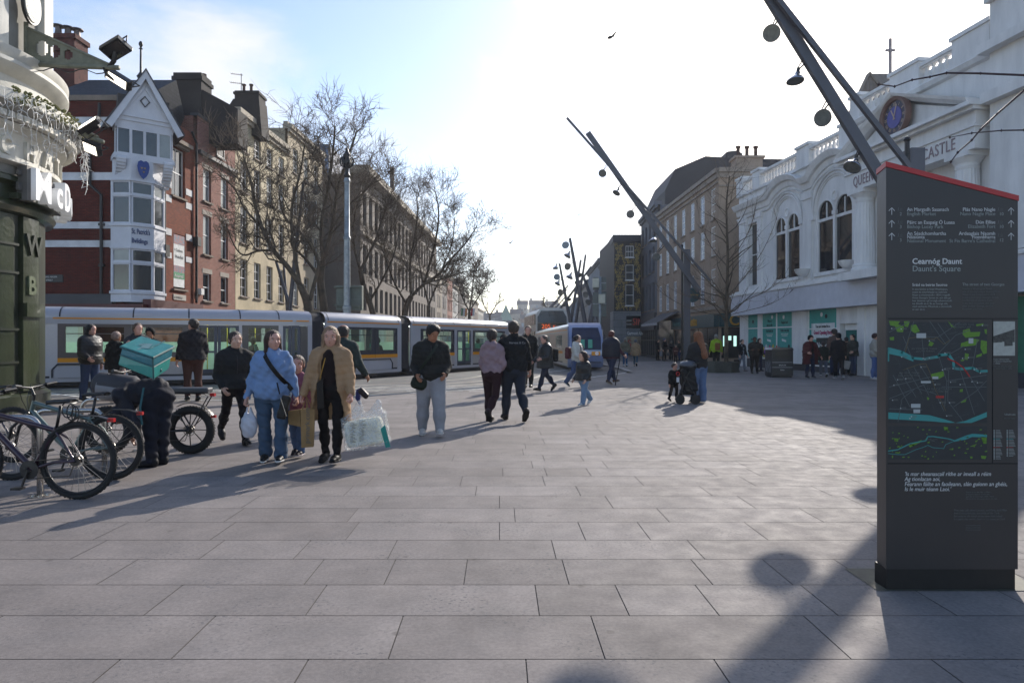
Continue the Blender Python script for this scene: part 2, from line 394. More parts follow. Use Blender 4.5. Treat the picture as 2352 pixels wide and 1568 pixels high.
line(b, (-15, 21.0), (-11.3, 18.3), .12); line(b, (-13.9, 18.6), (-9.6, 21.6), .12)
line(b, (4.4, 41), (3.0, 36.5), .1); line(b, (3.0, 36.5), (1.6, 33.2), .1)
tagit(b.build('road_markings', wl), kind='structure')
# ---------------------------------------------------------------- hill behind the street
def hill_h(x, y):
    t = max(0, min(1, (y-250)/330)); return (t*t*(3-2*t))*(24+4*math.sin(x*.012+1)+3*math.sin(x*.05))+(4*math.sin(x*.031+y*.02) if y > 300 else 0)
b = MB(); nx, ny = 50, 24
for j in range(ny+1):
    for i in range(nx+1):
        x = -400+i*16+3*math.sin(j*2.1+i); y = 245+j*22; b.vert((x, y, hill_h(x, y)-.6))
for j in range(ny):
    for i in range(nx): k = j*(nx+1)+i; b.addf((k, k+1, k+nx+2, k+nx+1))
tagit(b.build('hill', mat('hill_green', '#56603f', .95, var=.3, scale=.06, col2='#6d6a5c'), smooth=True), kind='structure')
# ---------------------------------------------------------------- shared building materials
WHITEP = mat('white_paint', '#dcdad6', .55, var=.07, scale=1.5)
WFRAME = mat('window_white', '#e4e3e0', .45, var=.04)
DFRAME = mat('dark_frame', '#2b2b2d', .5)
GDARK = mat('window_glass_dark', '#15181b', .06, var=.25, scale=.5, spec=.9)
GMID = mat('window_glass_grey', '#3b4143', .08, var=.3, scale=.4, spec=.9)
GBLIND = mat('window_glass_blind', '#8d928f', .15, var=.12, scale=.7, spec=.7)
GBLUE = mat('window_glass_blue', '#33517c', .05, var=.2, scale=.3, spec=1)
SLATE = brick('slate', '#3a3d44', '#454850', '#24262b', .28, .2, .012, .6)
LEADM = mat('lead_grey', '#3b3c40', .6, scale=.7)
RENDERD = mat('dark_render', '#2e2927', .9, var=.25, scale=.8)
PIPE = mat('black_iron', '#1c1b1c', .45)
def pick(r): return r.choice([GDARK, GDARK, GMID, GMID, GBLIND])
def core(F, s0, s1, h0, h1, d0, d1, m, parent, name='wall'):
    return MB().fbox(F, s0, s1, h0, h1, d1, d0, uv=True).build(name, m, parent)
def pots(pts, m, parent, h=.55, r=.13, name='chimney_pot'):
    for p in pts:
        MB().lathe(p, [(r*1.1, 0), (r*1.15, .08), (r*.8, .16), (r*.75, h*.8), (r*1.1, h*.86), (r*1.1, h), (r*.8, h)], 10).build(name, m, parent, smooth=True, sharp=40)

# ================================================================ brick corner building with bay tower
LB = Fr(-26.0, 33.6, -19.1, 33.6)          # shaded front, looks at the camera
LS = Fr(-18.1, 34.0, -16.2, 94.0)          # street line running away
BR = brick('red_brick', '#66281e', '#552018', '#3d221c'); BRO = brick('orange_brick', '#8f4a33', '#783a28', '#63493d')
BRP = brick('pink_brick', '#946254', '#824e42', '#93827a', grime=.25)
b1 = root('brick_corner_building', 'red brick corner building with white bay tower and pointed gable', 'building', (-21, 36, 0))
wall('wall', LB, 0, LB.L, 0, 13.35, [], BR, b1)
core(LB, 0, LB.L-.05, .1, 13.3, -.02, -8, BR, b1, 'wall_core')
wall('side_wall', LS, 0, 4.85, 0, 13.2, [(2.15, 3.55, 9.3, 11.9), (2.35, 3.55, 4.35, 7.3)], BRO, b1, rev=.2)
MB().fbox(LS, 0, 4.85, 0, 13.1, -.25, -3).build('wall_core', RENDERD, b1)
bd = MB()
for h0, h1 in ((9.45, 9.83), (7.07, 7.4), (6.16, 6.49), (12.08, 12.55)):
    bd.fbox(LB, 0, LB.L-.3, h0, h1, 0, .03)
for h0, h1 in ((9.6, 9.95), (8.85, 9.2), (7.1, 7.45), (5.9, 6.2)):
    for a, c in ((0, 2.12), (3.6, 4.3)): bd.fbox(LS, a+.02, c, h0, h1, 0, .03)
bd.each('band_course', mat('band_white', '#c9c9ca', .7, var=.15, scale=1.2), b1)
MB().fbox(LB, -.1, LB.L-.4, 3.35, 3.75, 0, .35).fbox(LB, -.1, LB.L-.45, 3.75, 3.85, 0, .2).build('shop_cornice', LEADM, b1)
MB().fbox(LB, -.2, LB.L+1.2, 2.6, 3.34, 0, .55).fbox(LS, -.5, 4.8, 2.6, 3.6, 0, .4).build('shop_fascia', mat('dark_red_fascia', '#4e1717', .5), b1)
MB().fbox(LB, 0, LB.L, 13.35, 13.6, -.3, .12).build('parapet', mat('stone_cap', '#7d7064', .85), b1)
# slate roof
q = MB(); z0, z1 = 13.3, 15.6
P = [LB.p(1.5, z0, -.4), LB.p(LB.L, z0, -.4), LB.p(LB.L, z0, -7), LB.p(1.5, z0, -7), LB.p(3.2, z1, -3.2), LB.p(LB.L+1, z1, -3.2)]
for f, uvs in (((0, 1, 5, 4), ((0, 0), (6, 0), (6, 3), (1.5, 3))), ((1, 2, 5), ((0, 0), (6, 0), (3, 3))), ((2, 3, 4, 5), ((0, 0), (6, 0), (4, 3), (1, 3))), ((3, 0, 4), ((0, 0), (6, 0), (3, 3)))):
    q.face([P[k] for k in f], uvs)
q.build('roof', SLATE, b1)
# tall clustered chimney at left
ch = MB(); cy = 37.5
ch.box(-25.4, -23.9, cy, cy+1.4, 12, 15.3); ch.box(-25.55, -23.75, cy-.12, cy+1.5, 15.3, 15.6); ch.box(-25.25, -24.1, cy+.1, cy+1.3, 15.6, 18.3)
ch.box(-25.4, -23.95, cy-.02, cy+1.4, 17.5, 17.7); ch.box(-25.3, -24.0, cy+.02, cy+1.35, 18.2, 18.45)
cs = ch.build('chimney', mat('chimney_brick', '#4e241d', .9, var=.3, scale=4, bump=.6, bscale=14), b1)
for x, y in ((-25.05, 37.7), (-24.65, 37.9), (-24.3, 38.15)):
    MB().lathe((x, y, 18.45), [(.2, 0), (.17, .12), (.15, .35), (.16, .42), (.32, .44), (.3, .5), (0, .56)], 12).build('chimney_pot', mat('pot_metal', '#6b5f5a', .5, .5), cs, smooth=True, sharp=40)
# canted bay tower at the corner
BP = [(-19.56, 33.6), (-19.53, 33.22), (-18.55, 33.22), (-17.82, 33.98), (-17.82, 35.05), (-18.2, 35.1)]
BF = [Fr(*BP[i], *BP[i+1]) for i in range(5)]
def ring(F, m, name, h0, h1, d=0, parent=b1, grow=0):
    b = MB(); pts = [Vector((*p, 0)) for p in BP]; c = Vector((-18.9, 34.3, 0)); n = len(pts)
    pp = [c+(p-c)*(1+grow) for p in pts]
    b.prism([(p.x, p.y, h0) for p in pp]+[(-19.4, 35.0, h0)], (0, 0, h1-h0)); return b.build(name, m, parent)
WB = mat('bay_white', '#c9cacf', .6, var=.07, scale=1.2)
for nm, h0, h1, g in (('bay_apron', 3.45, 3.85, .0), ('bay_sill', 3.85, 3.98, .06), ('bay_panel', 6.17, 7.15, .0), ('bay_sill', 6.05, 6.17, .04), ('bay_sill', 7.15, 7.27, .06), ('bay_head', 9.35, 9.5, .05), ('bay_neck', 9.5, 10.45, -.06)):
    ring(BF, WB, nm, h0, h1, grow=g)
ring(BF, mat('bay_inside', '#4a4542', .9), 'bay_core', 3.9, 9.4, grow=-.14)
r_ = random.Random(5)
for i, F in enumerate(BF):
    if i in (0, 4): MB().fbox(F, 0, F.L, 3.98, 9.35, -.1, -.0).build('bay_cheek', WB, b1); continue
    for h0, h1 in ((3.98, 6.05), (7.27, 9.35)):
        hm = h0+(h1-h0)*.66
        for a, c in ((h0, hm), (hm+.06, h1)):
            window(F, .04, F.L-.04, a, c, b1, WB, {0: GDARK, 1: GMID, 2: GBLIND}[(i+int(a*3)) % 3] if a > hm else (GDARK if i < 3 else GMID), d=-.03, fw=.075, bars=(1, 1), name='bay_window')
        MB().fbox(F, .0, F.L, hm-.02, hm+.08, -.06, .0).build('transom', WB, b1)
T = Fr(-18.55, 33.22, -17.82, 33.98)
tcol = mat('painted_blue_letters', '#27406f', .6)
text('St. Patrick\'s', .36, T, .03, 6.78, .02, tcol, b1, 'lettering', .008, xs=.50, bold=.004)
text('Bvildings', .34, T, .03, 6.33, .02, tcol, b1, 'lettering', .008, xs=.62, bold=.004)
# diagonal top storey, its window band, corbels and gable
OF = Fr(-19.2, 33.0, -17.17, 34.6); OW = OF.L; OD = -2.6
MB().fbox(OF, .15, OW-.15, 10.6, 13.6, OD, -.15).build('oriel_core', mat('bay_inside'), b1)
MB().fbox(OF, -.06, OW+.06, 10.4, 10.6, OD, .06).fbox(OF, 0, OW, 11.95, 12.5, OD, 0).fbox(OF, -.03, OW+.03, 10.6, 10.68, OD, .03).each('oriel_rail', WB, b1)
c_a, c_b, c_c, c_d = OF.p(0, 0, 0), OF.p(OW, 0, 0), OF.p(OW, 0, OD), OF.p(0, 0, OD)
for F, n in ((OF, 4), (Fr(c_b.x, c_b.y, c_c.x, c_c.y), 3), (Fr(c_d.x, c_d.y, c_a.x, c_a.y), 3)):
    for k in range(n):
        a = .08+(F.L-.16)*k/n; c = .08+(F.L-.16)*(k+1)/n
        window(F, a, c, 10.68, 11.95, b1, WB, GMID if k < 3 else GBLIND, d=0, fw=.06, name='oriel_window')
def oq(s, h, d=0): return OF.p(s, h, d)
nb3 = oq(0, 0, OD)-oq(0, 0, 0); zz0, zz1, mx_ = 12.3, 14.75, OW/2
MB().prism([oq(-.2, zz0, .05), oq(OW+.2, zz0, .05), oq(mx_, zz1-.12, .05)], nb3).build('gable', WB, b1)
for sg in (-1, 1):
    a = (mx_, zz1+.1); c = (mx_+sg*(OW/2+.42), 11.95); vx, vz = c[0]-a[0], c[1]-a[1]; L_ = math.hypot(vx, vz); nx_, nz_ = (-vz/L_, vx/L_); 
    if nz_ > 0: nx_, nz_ = -nx_, -nz_
    w_ = .3; MB().prism([oq(a[0], a[1], .3), oq(c[0], c[1], .3), oq(c[0]+nx_*w_, c[1]+nz_*w_, .3), oq(a[0], a[1]-.42, .3)], (oq(0, 0, -.12)-oq(0, 0, 0))).build('bargeboard', WB, b1)
    MB().prism([oq(a[0], a[1]+.0, .34), oq(c[0]+sg*.05, c[1]-.04, .34), oq(c[0]+sg*.05, c[1]+.06, .34), oq(a[0], a[1]+.1, .34)], (oq(0, 0, OD-1.2)-oq(0, 0, 0))).build('roof', LEADM, b1)
    MB().prism([oq(mx_+sg*.06, zz1-.62, .09), oq(mx_+sg*1.1, zz0+.3, .09), oq(mx_+sg*.96, zz0+.3, .09), oq(mx_+sg*.0, zz1-.78, .09)], (oq(0, 0, -.04)-oq(0, 0, 0))).build('gable_moulding', WB, b1)
MB().fbox(OF, mx_-1.1, mx_+1.1, zz0+.2, zz0+.29, .05, .11).build('gable_moulding', WB, b1)
MB().tube([oq(mx_+a, 13.35+z, .1) for a, z in ((0, .26), (.2, 0), (0, -.26), (-.2, 0))], .035, 6, closed=True).build('diamond_vent', mat('black_iron'), b1)
MB().lathe(oq(mx_, 14.3, -1.0), [(.16, 0), (.16, .25), (.1, .32), (.13, .5), (.2, .62), (.12, .74), (.06, .85), (.05, 1.7), (.045, 2.0), (.1, 2.03), (.04, 2.08), (.06, 2.15), (.1, 2.22), (.1, 2.3), (.05, 2.4), (0, 2.42)], 12).build('finial', PIPE, b1, smooth=True, sharp=35)
for s0, d0 in ((.25, -.1), (OW-.25, -.1)):                      # scrolled corbels under the oriel
    cb = MB()
    for k in range(9):
        t = k/8; dd = -.75+.85*math.sin(t*1.5); cb.tube([oq(s0-.2, 9.35+t*1.05, dd), oq(s0+.2, 9.35+t*1.05, dd)], .07+.06*t, 8)
    cb.build('corbel', WB, b1, smooth=True, sharp=50)
sh = [(-.2, .42), (-.1, .5), (0, .44), (.1, .5), (.2, .42), (.24, .2), (.2, -.1), (.12, -.3), (0, -.45), (-.12, -.3), (-.2, -.1), (-.24, .2)]
MB().prism([T.p(.52+a*1.15, 9.9+h*.95, .14) for a, h in sh], T.M(0, 0, 0).col[2].xyz*.04).build('shield', mat('shield_blue', '#1f3f86', .5), b1)
text('w w', .2, T, .38, 9.95, .195, mat('gold_paint', '#b9993f', .4, .4), b1, 'shield_crest', .004, xs=.7); text('w', .2, T, .47, 9.77, .195, mat('gold_paint'), b1, 'shield_crest', .004, xs=.7)
# street side openings
window(LS, 2.15, 3.55, 9.3, 11.9, b1, WFRAME, GMID, bars=(2, 2), sill=.12, sillm=mat('stone_cap'))
MB().fbox(LS, 1.9, 3.8, 12.1, 12.3, 0, .35).fbox(LS, 2.0, 3.7, 11.95, 12.1, 0, .2).build('window_hood', mat('stone_cap'), b1)
MB().fbox(LS, 2.2, 3.7, 4.25, 4.35, -.2, .12).build('sill', mat('stone_cap'), b1)
bn = root('hanging_banner', 'tall white banner with blue and red pattern on the sunlit brick wall', 'banner', tuple(LS.p(2.95, 4.5, 0)))
MB().fbox(LS, 2.38, 3.5, 4.45, 7.25, -.03, -.005).build('banner_cloth', mat('banner_cloth', '#d8dad9', .7), bn)
MB().fbox(LS, 2.38, 3.5, 6.75, 7.25, -.004, .003).fbox(LS, 2.38, 3.5, 5.25, 5.6, -.004, .003).build('pattern_band', mat('banner_pattern', '#b0665c', .7, scale=6, col2='#4d7f93'), bn)
MB().fbox(LS, 2.38, 3.5, 4.9, 5.24, -.004, .003).build('green_band', mat('banner_green', '#3f8a61', .6), bn)
text('Acquired', .24, LS, 2.45, 4.98, .008, WHITEP, bn, 'lettering', .003)
text('> Cushman', .24, LS, 2.42, 6.35, .008, mat('banner_ink', '#39424a', .6), bn, 'lettering', .003, xs=.8); text('Wakefield', .24, LS, 2.5, 6.0, .008, mat('banner_ink'), bn, 'lettering', .003, xs=.9)
# drainpipes
pp = MB(); P0 = LB.L-.0
pp.tube([LB.p(5.75, 13.2, .1), LB.p(5.75, 12.6, .12), LB.p(5.3, 12.2, .12), LB.p(5.3, 10.0, .12), LB.p(5.3, 9.2, .12), LB.p(5.85, 8.7, .12), LB.p(5.85, 3.8, .12)], .07, 8)
for h in (12.0, 7.2, 5.2): pp.fbox(LB, 5.17 if h > 9 else 5.72, 5.43 if h > 9 else 5.98, h, h+.12, 0, .16)
pp.build('drainpipe', PIPE, b1)
MB().tube([LS.p(1.25, 11.0, .12), LS.p(1.25, 3.7, .12)], .07, 8).fbox(LS, 1.05, 1.45, 5.9, 6.5, .02, .3).build('drainpipe', PIPE, b1)
MB().tube([LS.p(4.1, 13.2, .12), LS.p(4.6, 12.7, .12), LS.p(4.6, 3.7, .12)], .07, 8).fbox(LS, 4.4, 4.8, 6.9, 7.4, .02, .3).build('drainpipe', PIPE, b1)
bx = root('alarm_box', 'small cream box fixed high on the shaded red brick wall', 'box', tuple(LB.p(4.1, 8.2, .1)))
MB().fbox(LB, 3.95, 4.3, 7.95, 8.55, .0, .14).build('box_cover', mat('cream_plastic', '#b9b7a6', .5), bx, bevel=.02)
for k in range(4): MB().fbox(LB, 4.3, 4.38, 8.0+k*.14, 8.07+k*.14, .03, .1).build('fixing', PIPE, bx)
sg = root('street_name_sign', 'black bilingual street name plate on the shaded brick wall', 'street sign', tuple(LB.p(3, 4.6, .05)))
MB().fbox(LB, 2.35, 3.92, 4.42, 4.8, .0, .04).build('plate', mat('sign_black', '#22201f', .5), sg, bevel=.02)
text('SRÁID PHÁDRAIG NAOFA', .125, LB, 2.43, 4.65, .045, mat('sign_white', '#bdbbb6', .5), sg, 'lettering', .003, xs=.84)
text('ST PATRICK\'S STREET', .125, LB, 2.43, 4.49, .045, mat('sign_white'), sg, 'lettering', .003, xs=.84)
sg = root('street_name_sign', 'small white street name plate low on the sunlit orange brick', 'street sign', tuple(LS.p(2.9, 3.9, .05)))
MB().fbox(LS, 2.3, 3.6, 3.75, 4.05, .0, .04).build('plate', mat('sign_pale', '#a9a49b', .6), sg); text('ST PATRICK ST', .16, LS, 2.36, 3.82, .045, mat('banner_ink'), sg, 'lettering', .003, xs=.8)

# ================================================================ terraced facades along the street
def terrace(name, label, F, s0, s1, H, wm, cols, rows, cornice=None, glass=None, ww=1.1, bars=(2, 4), seed=0, sidem=None, fm=WFRAME, depth=10, sill=.12, base=3.5, arch=False, lintel=None):
    t = root(name, label, 'building', tuple(F.p((s0+s1)/2, 0, -1)))
    r = random.Random(seed); ops = []
    for c in cols:
        for (a, e) in rows:
            ops.append((c-ww/2, c+ww/2, a, e))
    wall('wall', F, s0, s1, 0, H, ops, wm, t)
    core(F, s0+.001, s1-.001, .05, H-.02, -.24, -depth, sidem or wm, t, 'wall_core')
    for o in ops:
        window(F, *o, t, fm, glass or pick(r), bars=bars, sill=sill, sillm=mat('stone_cap'))
    if lintel:
        q = MB()
        for o in ops: q.fbox(F, o[0]-.1, o[1]+.1, o[3], o[3]+.28, 0, .02)
        q.each('lintel', lintel, t)
    if cornice:
        q = MB(); cm, hh = cornice
        q.fbox(F, s0, s1, H-.05, H+.3, -.4, .35); q.fbox(F, s0, s1, H-.3, H-.05, 0, .2); q.fbox(F, s0, s1, H+.3, H+hh, -.35, -.0)
        q.build('cornice', cm, t)
    if base:
        MB().fbox(F, s0+.15, s1-.15, base-.9, base-.1, 0, .25).build('shop_fascia', mat('fascia_green', '#3b4a3c', .5) if seed % 2 else mat('fascia_grey', '#55504c', .5), t)
        MB().fbox(F, s0+.3, s1-.3, .3, base-.95, .01, .05).build('shop_window', GDARK, t)
    return t
SANDS = mat('pale_stone_trim', '#9d948a', .85)
t = terrace('pink_brick_building', 'pale red brick terrace of four storeys beside the brick corner building', LS, 4.9, 9.85, 14.4, BRP, (6.1, 8.35), ((3.9, 5.5), (6.6, 8.9), (9.7, 11.6)), None, None, 1.0, (1, 2), 3, lintel=SANDS)
MB().fbox(LS, 4.9, 9.85, 12.25, 12.45, 0, .22).fbox(LS, 4.9, 9.85, 14.4, 14.55, -.4, .06).build('cornice', LEADM, t)
window(LS, 7.2, 8.2, 12.75, 13.7, t, WFRAME, GMID, d=.08, bars=(1, 1), sill=.12, sillm=LEADM)
MB().fbox(LS, 5.0, 5.35, 4.2, 4.55, 0, .2).build('alarm_box', WFRAME, t)
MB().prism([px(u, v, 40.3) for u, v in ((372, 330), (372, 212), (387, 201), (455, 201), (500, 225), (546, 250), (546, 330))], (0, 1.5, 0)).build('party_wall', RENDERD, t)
# big rendered chimney stacks
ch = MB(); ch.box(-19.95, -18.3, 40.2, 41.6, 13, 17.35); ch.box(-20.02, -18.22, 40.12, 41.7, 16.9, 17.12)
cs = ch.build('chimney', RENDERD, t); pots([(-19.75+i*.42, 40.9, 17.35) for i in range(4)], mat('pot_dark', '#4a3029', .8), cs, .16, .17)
CREAM = mat('cream_render', '#bdaf92', .9, var=.16, scale=.7, bump=.1); CREAM2 = mat('buff_render', '#ab9d84', .9, var=.16, scale=.5, bump=.1)
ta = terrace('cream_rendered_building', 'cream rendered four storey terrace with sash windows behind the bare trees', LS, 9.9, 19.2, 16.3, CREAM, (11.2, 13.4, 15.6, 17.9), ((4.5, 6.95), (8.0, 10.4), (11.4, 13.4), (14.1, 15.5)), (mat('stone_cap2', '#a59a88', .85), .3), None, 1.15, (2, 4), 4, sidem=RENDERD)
ch = MB(); ch.prism([(-19.6, 46.4, 15.5), (-19.2, 46.4, 17.6), (-18.95, 46.4, 18.0), (-17.2, 46.4, 18.0), (-17.0, 46.4, 15.5)], (0, 1.5, 0)); ch.box(-18.9, -17.25, 46.5, 47.8, 17.9, 18.6); ch.box(-18.97, -17.18, 46.42, 47.88, 18.35, 18.5)
cs = ch.build('chimney', RENDERD, ta); pots([(-18.45, 47, 18.6), (-17.95, 47, 18.6)], mat('pot_dark'), cs, .6, .13)
an = MB().tube([(-18.6, 46.9, 18.4), (-18.6, 46.9, 19.9)], .025, 6)
for z, w_ in ((19.8, .7), (19.2, .75)):
    an.tube([(-18.6-w_, 46.9, z+.1), (-18.5, 46.9, z)], .02, 5)
    for k in range(6): an.tube([(-18.6-w_+k*.14, 46.7, z+.1-k*.015), (-18.6-w_+k*.14, 47.1, z+.1-k*.015)], .012, 4)
tagit(an.build('television_aerial', PIPE), 'thin television aerial on the tall dark chimney of the cream building', 'aerial')
tb = terrace('buff_corner_building', 'taller buff building with heavy cornice beyond the cream terrace', LS, 19.25, 28.0, 18.2, CREAM2, (21.0, 23.6, 26.2), ((4.4, 6.9), (8.0, 10.6), (11.6, 14.0), (15.0, 17.0)), (mat('stone_cap2'), .5), None, 1.2, (2, 4), 6)
# modern brown block
LC = Fr(-14.2, 64.0, -12.6, 114.0); LCf = Fr(-19.5, 64.0, -14.2, 64.0)
BROWN = mat('brown_concrete', '#6e655d', .85, var=.12, scale=.5)
tc = root('brown_office_building', 'long brown modern block with narrow window strips behind the bare trees', 'building', (-15, 80, 0))
ops = []
for j, (a, e) in enumerate(((4.5, 7.0), (8.0, 10.8), (12.6, 15.8))):
    for k in range(20): ops.append((.9+k*2.4, 2.3+k*2.4, a, e))
wall('wall', LC, 0, LC.L, 0, 17.3, ops, BROWN, tc, rev=.4); core(LC, .01, LC.L-.01, .1, 17.2, -.42, -14, BROWN, tc, 'wall_core')
MB().fbox(LC, -.2, LC.L, 17.3, 18.0, -1, .9).fbox(LC, 0, LC.L, 11.5, 11.9, 0, .25).build('cornice', mat('stone_cap2'), tc)
for o in ops[:60]: window(LC, *o, tc, DFRAME, GMID if (o[0]*7) % 3 > 1 else GDARK, d=-.2, bars=(2, 1), mid=False)
wall('end_wall', LCf, 0, LCf.L, 0, 17.2, [(.6, 2.2, 12.6, 15.4), (3.2, 4.7, 12.6, 15.4), (.6, 2.2, 8.4, 11), (3.2, 4.7, 8.4, 11)], BROWN, tc)
for a in (.6, 3.2):
    for h in (12.6, 8.4): window(LCf, a, a+1.55, h, h+2.7, tc, DFRAME, GBLUE, d=-.1, bars=(1, 1))
MB().box(-16.3, -15.2, 87.4, 89, 17.0, 20.6).build('roof_block', LEADM, tc)
MB().box(-15.85, -15.35, 88.6, 89.2, 17.0, 24.2).build('chimney', mat('flue_brown', '#4d423c', .8), tc)
bt = root('blue_glass_tower', 'blue glazed tower top rising behind the bare tree', 'building', (-27, 92, 0))
MB().box(-30, -24.2, 90, 100, 0, 27.5).build('wall', GBLUE, bt)
fr = MB()
for k in range(10): fr.box(-30.1+k*.66, -30.0+k*.66, 89.9, 90, 0, 27.5)
for k in range(9): fr.box(-30.1, -24.1, 89.85, 89.95, 3*k, 3*k+.2)
fr.build('mullions', DFRAME, bt)
# far left terraces
y = 114; far = [(9, 13.2, '#8b8072'), (7, 12.2, '#77706a'), (8, 14.0, '#8a5a4a'), (9, 12.8, '#b5b2ab'), (12, 15.2, '#4b4441'), (10, 12.5, '#8d897f'), (14, 11.6, '#9a9488'), (16, 12.3, '#7f736a'), (20, 11, '#a8a49c')]
nm = ['tan', 'grey', 'red brick', 'pale white', 'dark brown', 'grey stone', 'light buff', 'brown', 'pale']
for i, (L_, H, c) in enumerate(far):
    x = -12.9+(y-114)*.035; F = Fr(x, y, x+L_*.035, y+L_)
    cols = [1.4+2.3*k for k in range(int((L_-1)/2.3))]
    terrace('terraced_building', f'{nm[i]} terraced building far down the left side of the street', F, 0, L_, H, mat('far_wall_%d' % i, c, .9, scale=.4), cols, ((4.4, 6.6), (7.6, 9.6)) + (((10.4, 11.8),) if H > 12.4 else ()), (mat('stone_cap2'), .2), None, 1.05, (1, 2), i, depth=8)
    y += L_+.1
# ================================================================ white building with arched windows, portico and balustrade
d_ = Vector((.12, -1)).normalized(); P0 = Vector((14.2, 42.5)); P1 = P0+d_*27
QW = Fr(P0.x, P0.y, P1.x, P1.y)
QP = mat('white_stucco', '#dcdad7', .6, var=.1, scale=1.2, bump=.08, stretch=(1.5, 1.5, .35))
QG = mat('arched_glass', '#1b1d22', .03, var=.3, scale=.4, spec=1)
q = root('white_arcade_building', 'white stucco building with arched windows, balustrade and clock pediment', 'building', (17, 30, 0))
def archface(b, F, d, a, c, h0, h1, cx, r, sill, spring, rev, n=16, ry=None):
    ry = ry or r
    def fc(pts): b.face([F.p(x, h, d) for x, h in pts], [(x, h) for x, h in pts])
    if cx-r > a+1e-4: fc([(a, h0), (cx-r, h0), (cx-r, h1), (a, h1)])
    if c > cx+r+1e-4: fc([(cx+r, h0), (c, h0), (c, h1), (cx+r, h1)])
    if sill > h0: fc([(cx-r, h0), (cx+r, h0), (cx+r, sill), (cx-r, sill)])
    arc = [(cx-r*math.cos(math.pi*k/n), spring+ry*math.sin(math.pi*k/n)) for k in range(n+1)]
    for k in range(n): fc([arc[k], arc[k+1], (arc[k+1][0], h1), (arc[k][0], h1)])
    loop = [(cx-r, sill)]+arc+[(cx+r, sill)]
    for k in range(len(loop)):
        p, q_ = loop[k], loop[(k+1) % len(loop)]
        b.face([F.p(*p, d), F.p(*q_, d), F.p(*q_, d-rev), F.p(*p, d-rev)])
    return loop
def moulding(b, F, path, prof):
    """prof: (height offset, projection) loop swept along a (s, h) path on the wall"""
    n = len(path); rings = []
    for k, (s, h) in enumerate(path):
        i = len(b.v); rings.append(i)
        for (dh, dd) in prof: b.v.append(tuple(F.p(s, h+dh, dd)))
    m = len(prof)
    for k in range(n-1):
        for j in range(m): b.addf((rings[k]+j, rings[k]+(j+1) % m, rings[k+1]+(j+1) % m, rings[k+1]+j))
    b.addf([rings[0]+j for j in range(m)]); b.addf([rings[-1]+j for j in range(m)][::-1])
COR = [(-.55, .0), (-.5, .12), (-.3, .15), (-.28, .3), (-.08, .42), (0, .45), (.04, .40), (.04, 0)]
sA, sB = 5.55, 9.95; S1 = 11.55; S2 = 20.3          # window centres and portico extent
wb = MB()
archface(wb, QW, 0, 3.9, 7.3, 4.55, 10.3, sA, 1.36, 4.85, 7.9, .12)
archface(wb, QW, 0, 7.3, S1, 4.55, 10.3, sB, 1.52, 4.85, 7.9, .12)
for a, c, e, g in ((0, 1.1, 4.55, 10.3), (2.3, 3.9, 4.55, 10.3), (1.1, 2.3, 8.6, 10.3), (1.1, 2.3, 4.55, 4.85), (S1, 27, 4.3, 12.0)):
    wb.face([QW.p(a, e, 0), QW.p(c, e, 0), QW.p(c, g, 0), QW.p(a, g, 0)])
for x in (1.1, 2.3): wb.face([QW.p(x, 4.85, 0), QW.p(x, 8.6, 0), QW.p(x, 8.6, -.35), QW.p(x, 4.85, -.35)])
wb.face([QW.p(1.1, 8.6, 0), QW.p(2.3, 8.6, 0), QW.p(2.3, 8.6, -.35), QW.p(1.1, 8.6, -.35)])
wb.build('wall', QP, q)
MB().fbox(QW, 0.02, 26.9, 4.5, 10.25, -9, -.42).fbox(QW, 0.02, 26.9, 0.0, 4.3, -9, -.35).fbox(QW, 0, .02+.3, 4.3, 10.3, -.4, -.005).build('wall_core', QP, q)
for k, (cx, r) in enumerate(((sA, 1.36), (sB, 1.52))):
    tb_ = MB(); hw = r/2-.09
    for sg in (-1, 1):
        archface(tb_, QW, -.05, cx if sg > 0 else cx-r, cx+r if sg > 0 else cx, 4.85, 9.45, cx+sg*(r/2-.02), hw, 4.95, 7.75, .08, n=12)
    o = tb_.build('arched_window', QP, q)
    gp_ = MB()
    gp_.face([QW.p(cx-r+.05, 4.9, -.12), QW.p(cx+r-.05, 4.9, -.12), QW.p(cx+r-.05, 8.6, -.12), QW.p(cx-r+.05, 8.6, -.12)]).build('pane', QG, o)
    fb = MB()
    for sg in (-1, 1):
        c2 = cx+sg*(r/2-.02)
        fb.fbox(QW, c2-hw, c2+hw, 7.42, 7.56, -.115, -.06); fb.fbox(QW, c2-.03, c2+.03, 7.56, 8.3, -.114, -.07)
        fb.tube([QW.p(c2-hw*math.cos(t*math.pi/12), 7.75+hw*math.sin(t*math.pi/12), -.04) for t in range(13)], .045, 6)
    fb.lathe(QW.p(cx, 8.5, -.05), [(.23, -.02), (.29, .03), (.23, .05), (.17, .03), (.15, -.02)], 16, axis=(*QW.n, 0))
    fb.fbox(QW, cx-.09, cx+.09, 5.0, 7.75, -.1, -.0); fb.fbox(QW, cx-.15, cx+.15, 7.6, 7.8, -.1, .03); fb.fbox(QW, cx-r-.05, cx+r+.05, 4.75, 4.92, -.1, .12)
    fb.build('frame', QP, o)
    ab = MB()
    for rr, dd in ((r+.08, .07), (r+.24, .1), (r+.42, .05)):
        ab.tube([QW.p(cx-rr*math.cos(t*math.pi/20), 7.95+rr*math.sin(t*math.pi/20), dd-.05) for t in range(21)], .055, 6)
    for sg in (-1, 1): ab.fbox(QW, cx+sg*(r+.25)-.17, cx+sg*(r+.25)+.17, 7.6, 7.95, 0, .12)
    ab.build('arch_moulding', QP, o, smooth=True, sharp=40)
window(QW, 1.1, 2.3, 4.85, 8.6, q, QP, QG, d=-.2, fw=.07, bars=(1, 2))
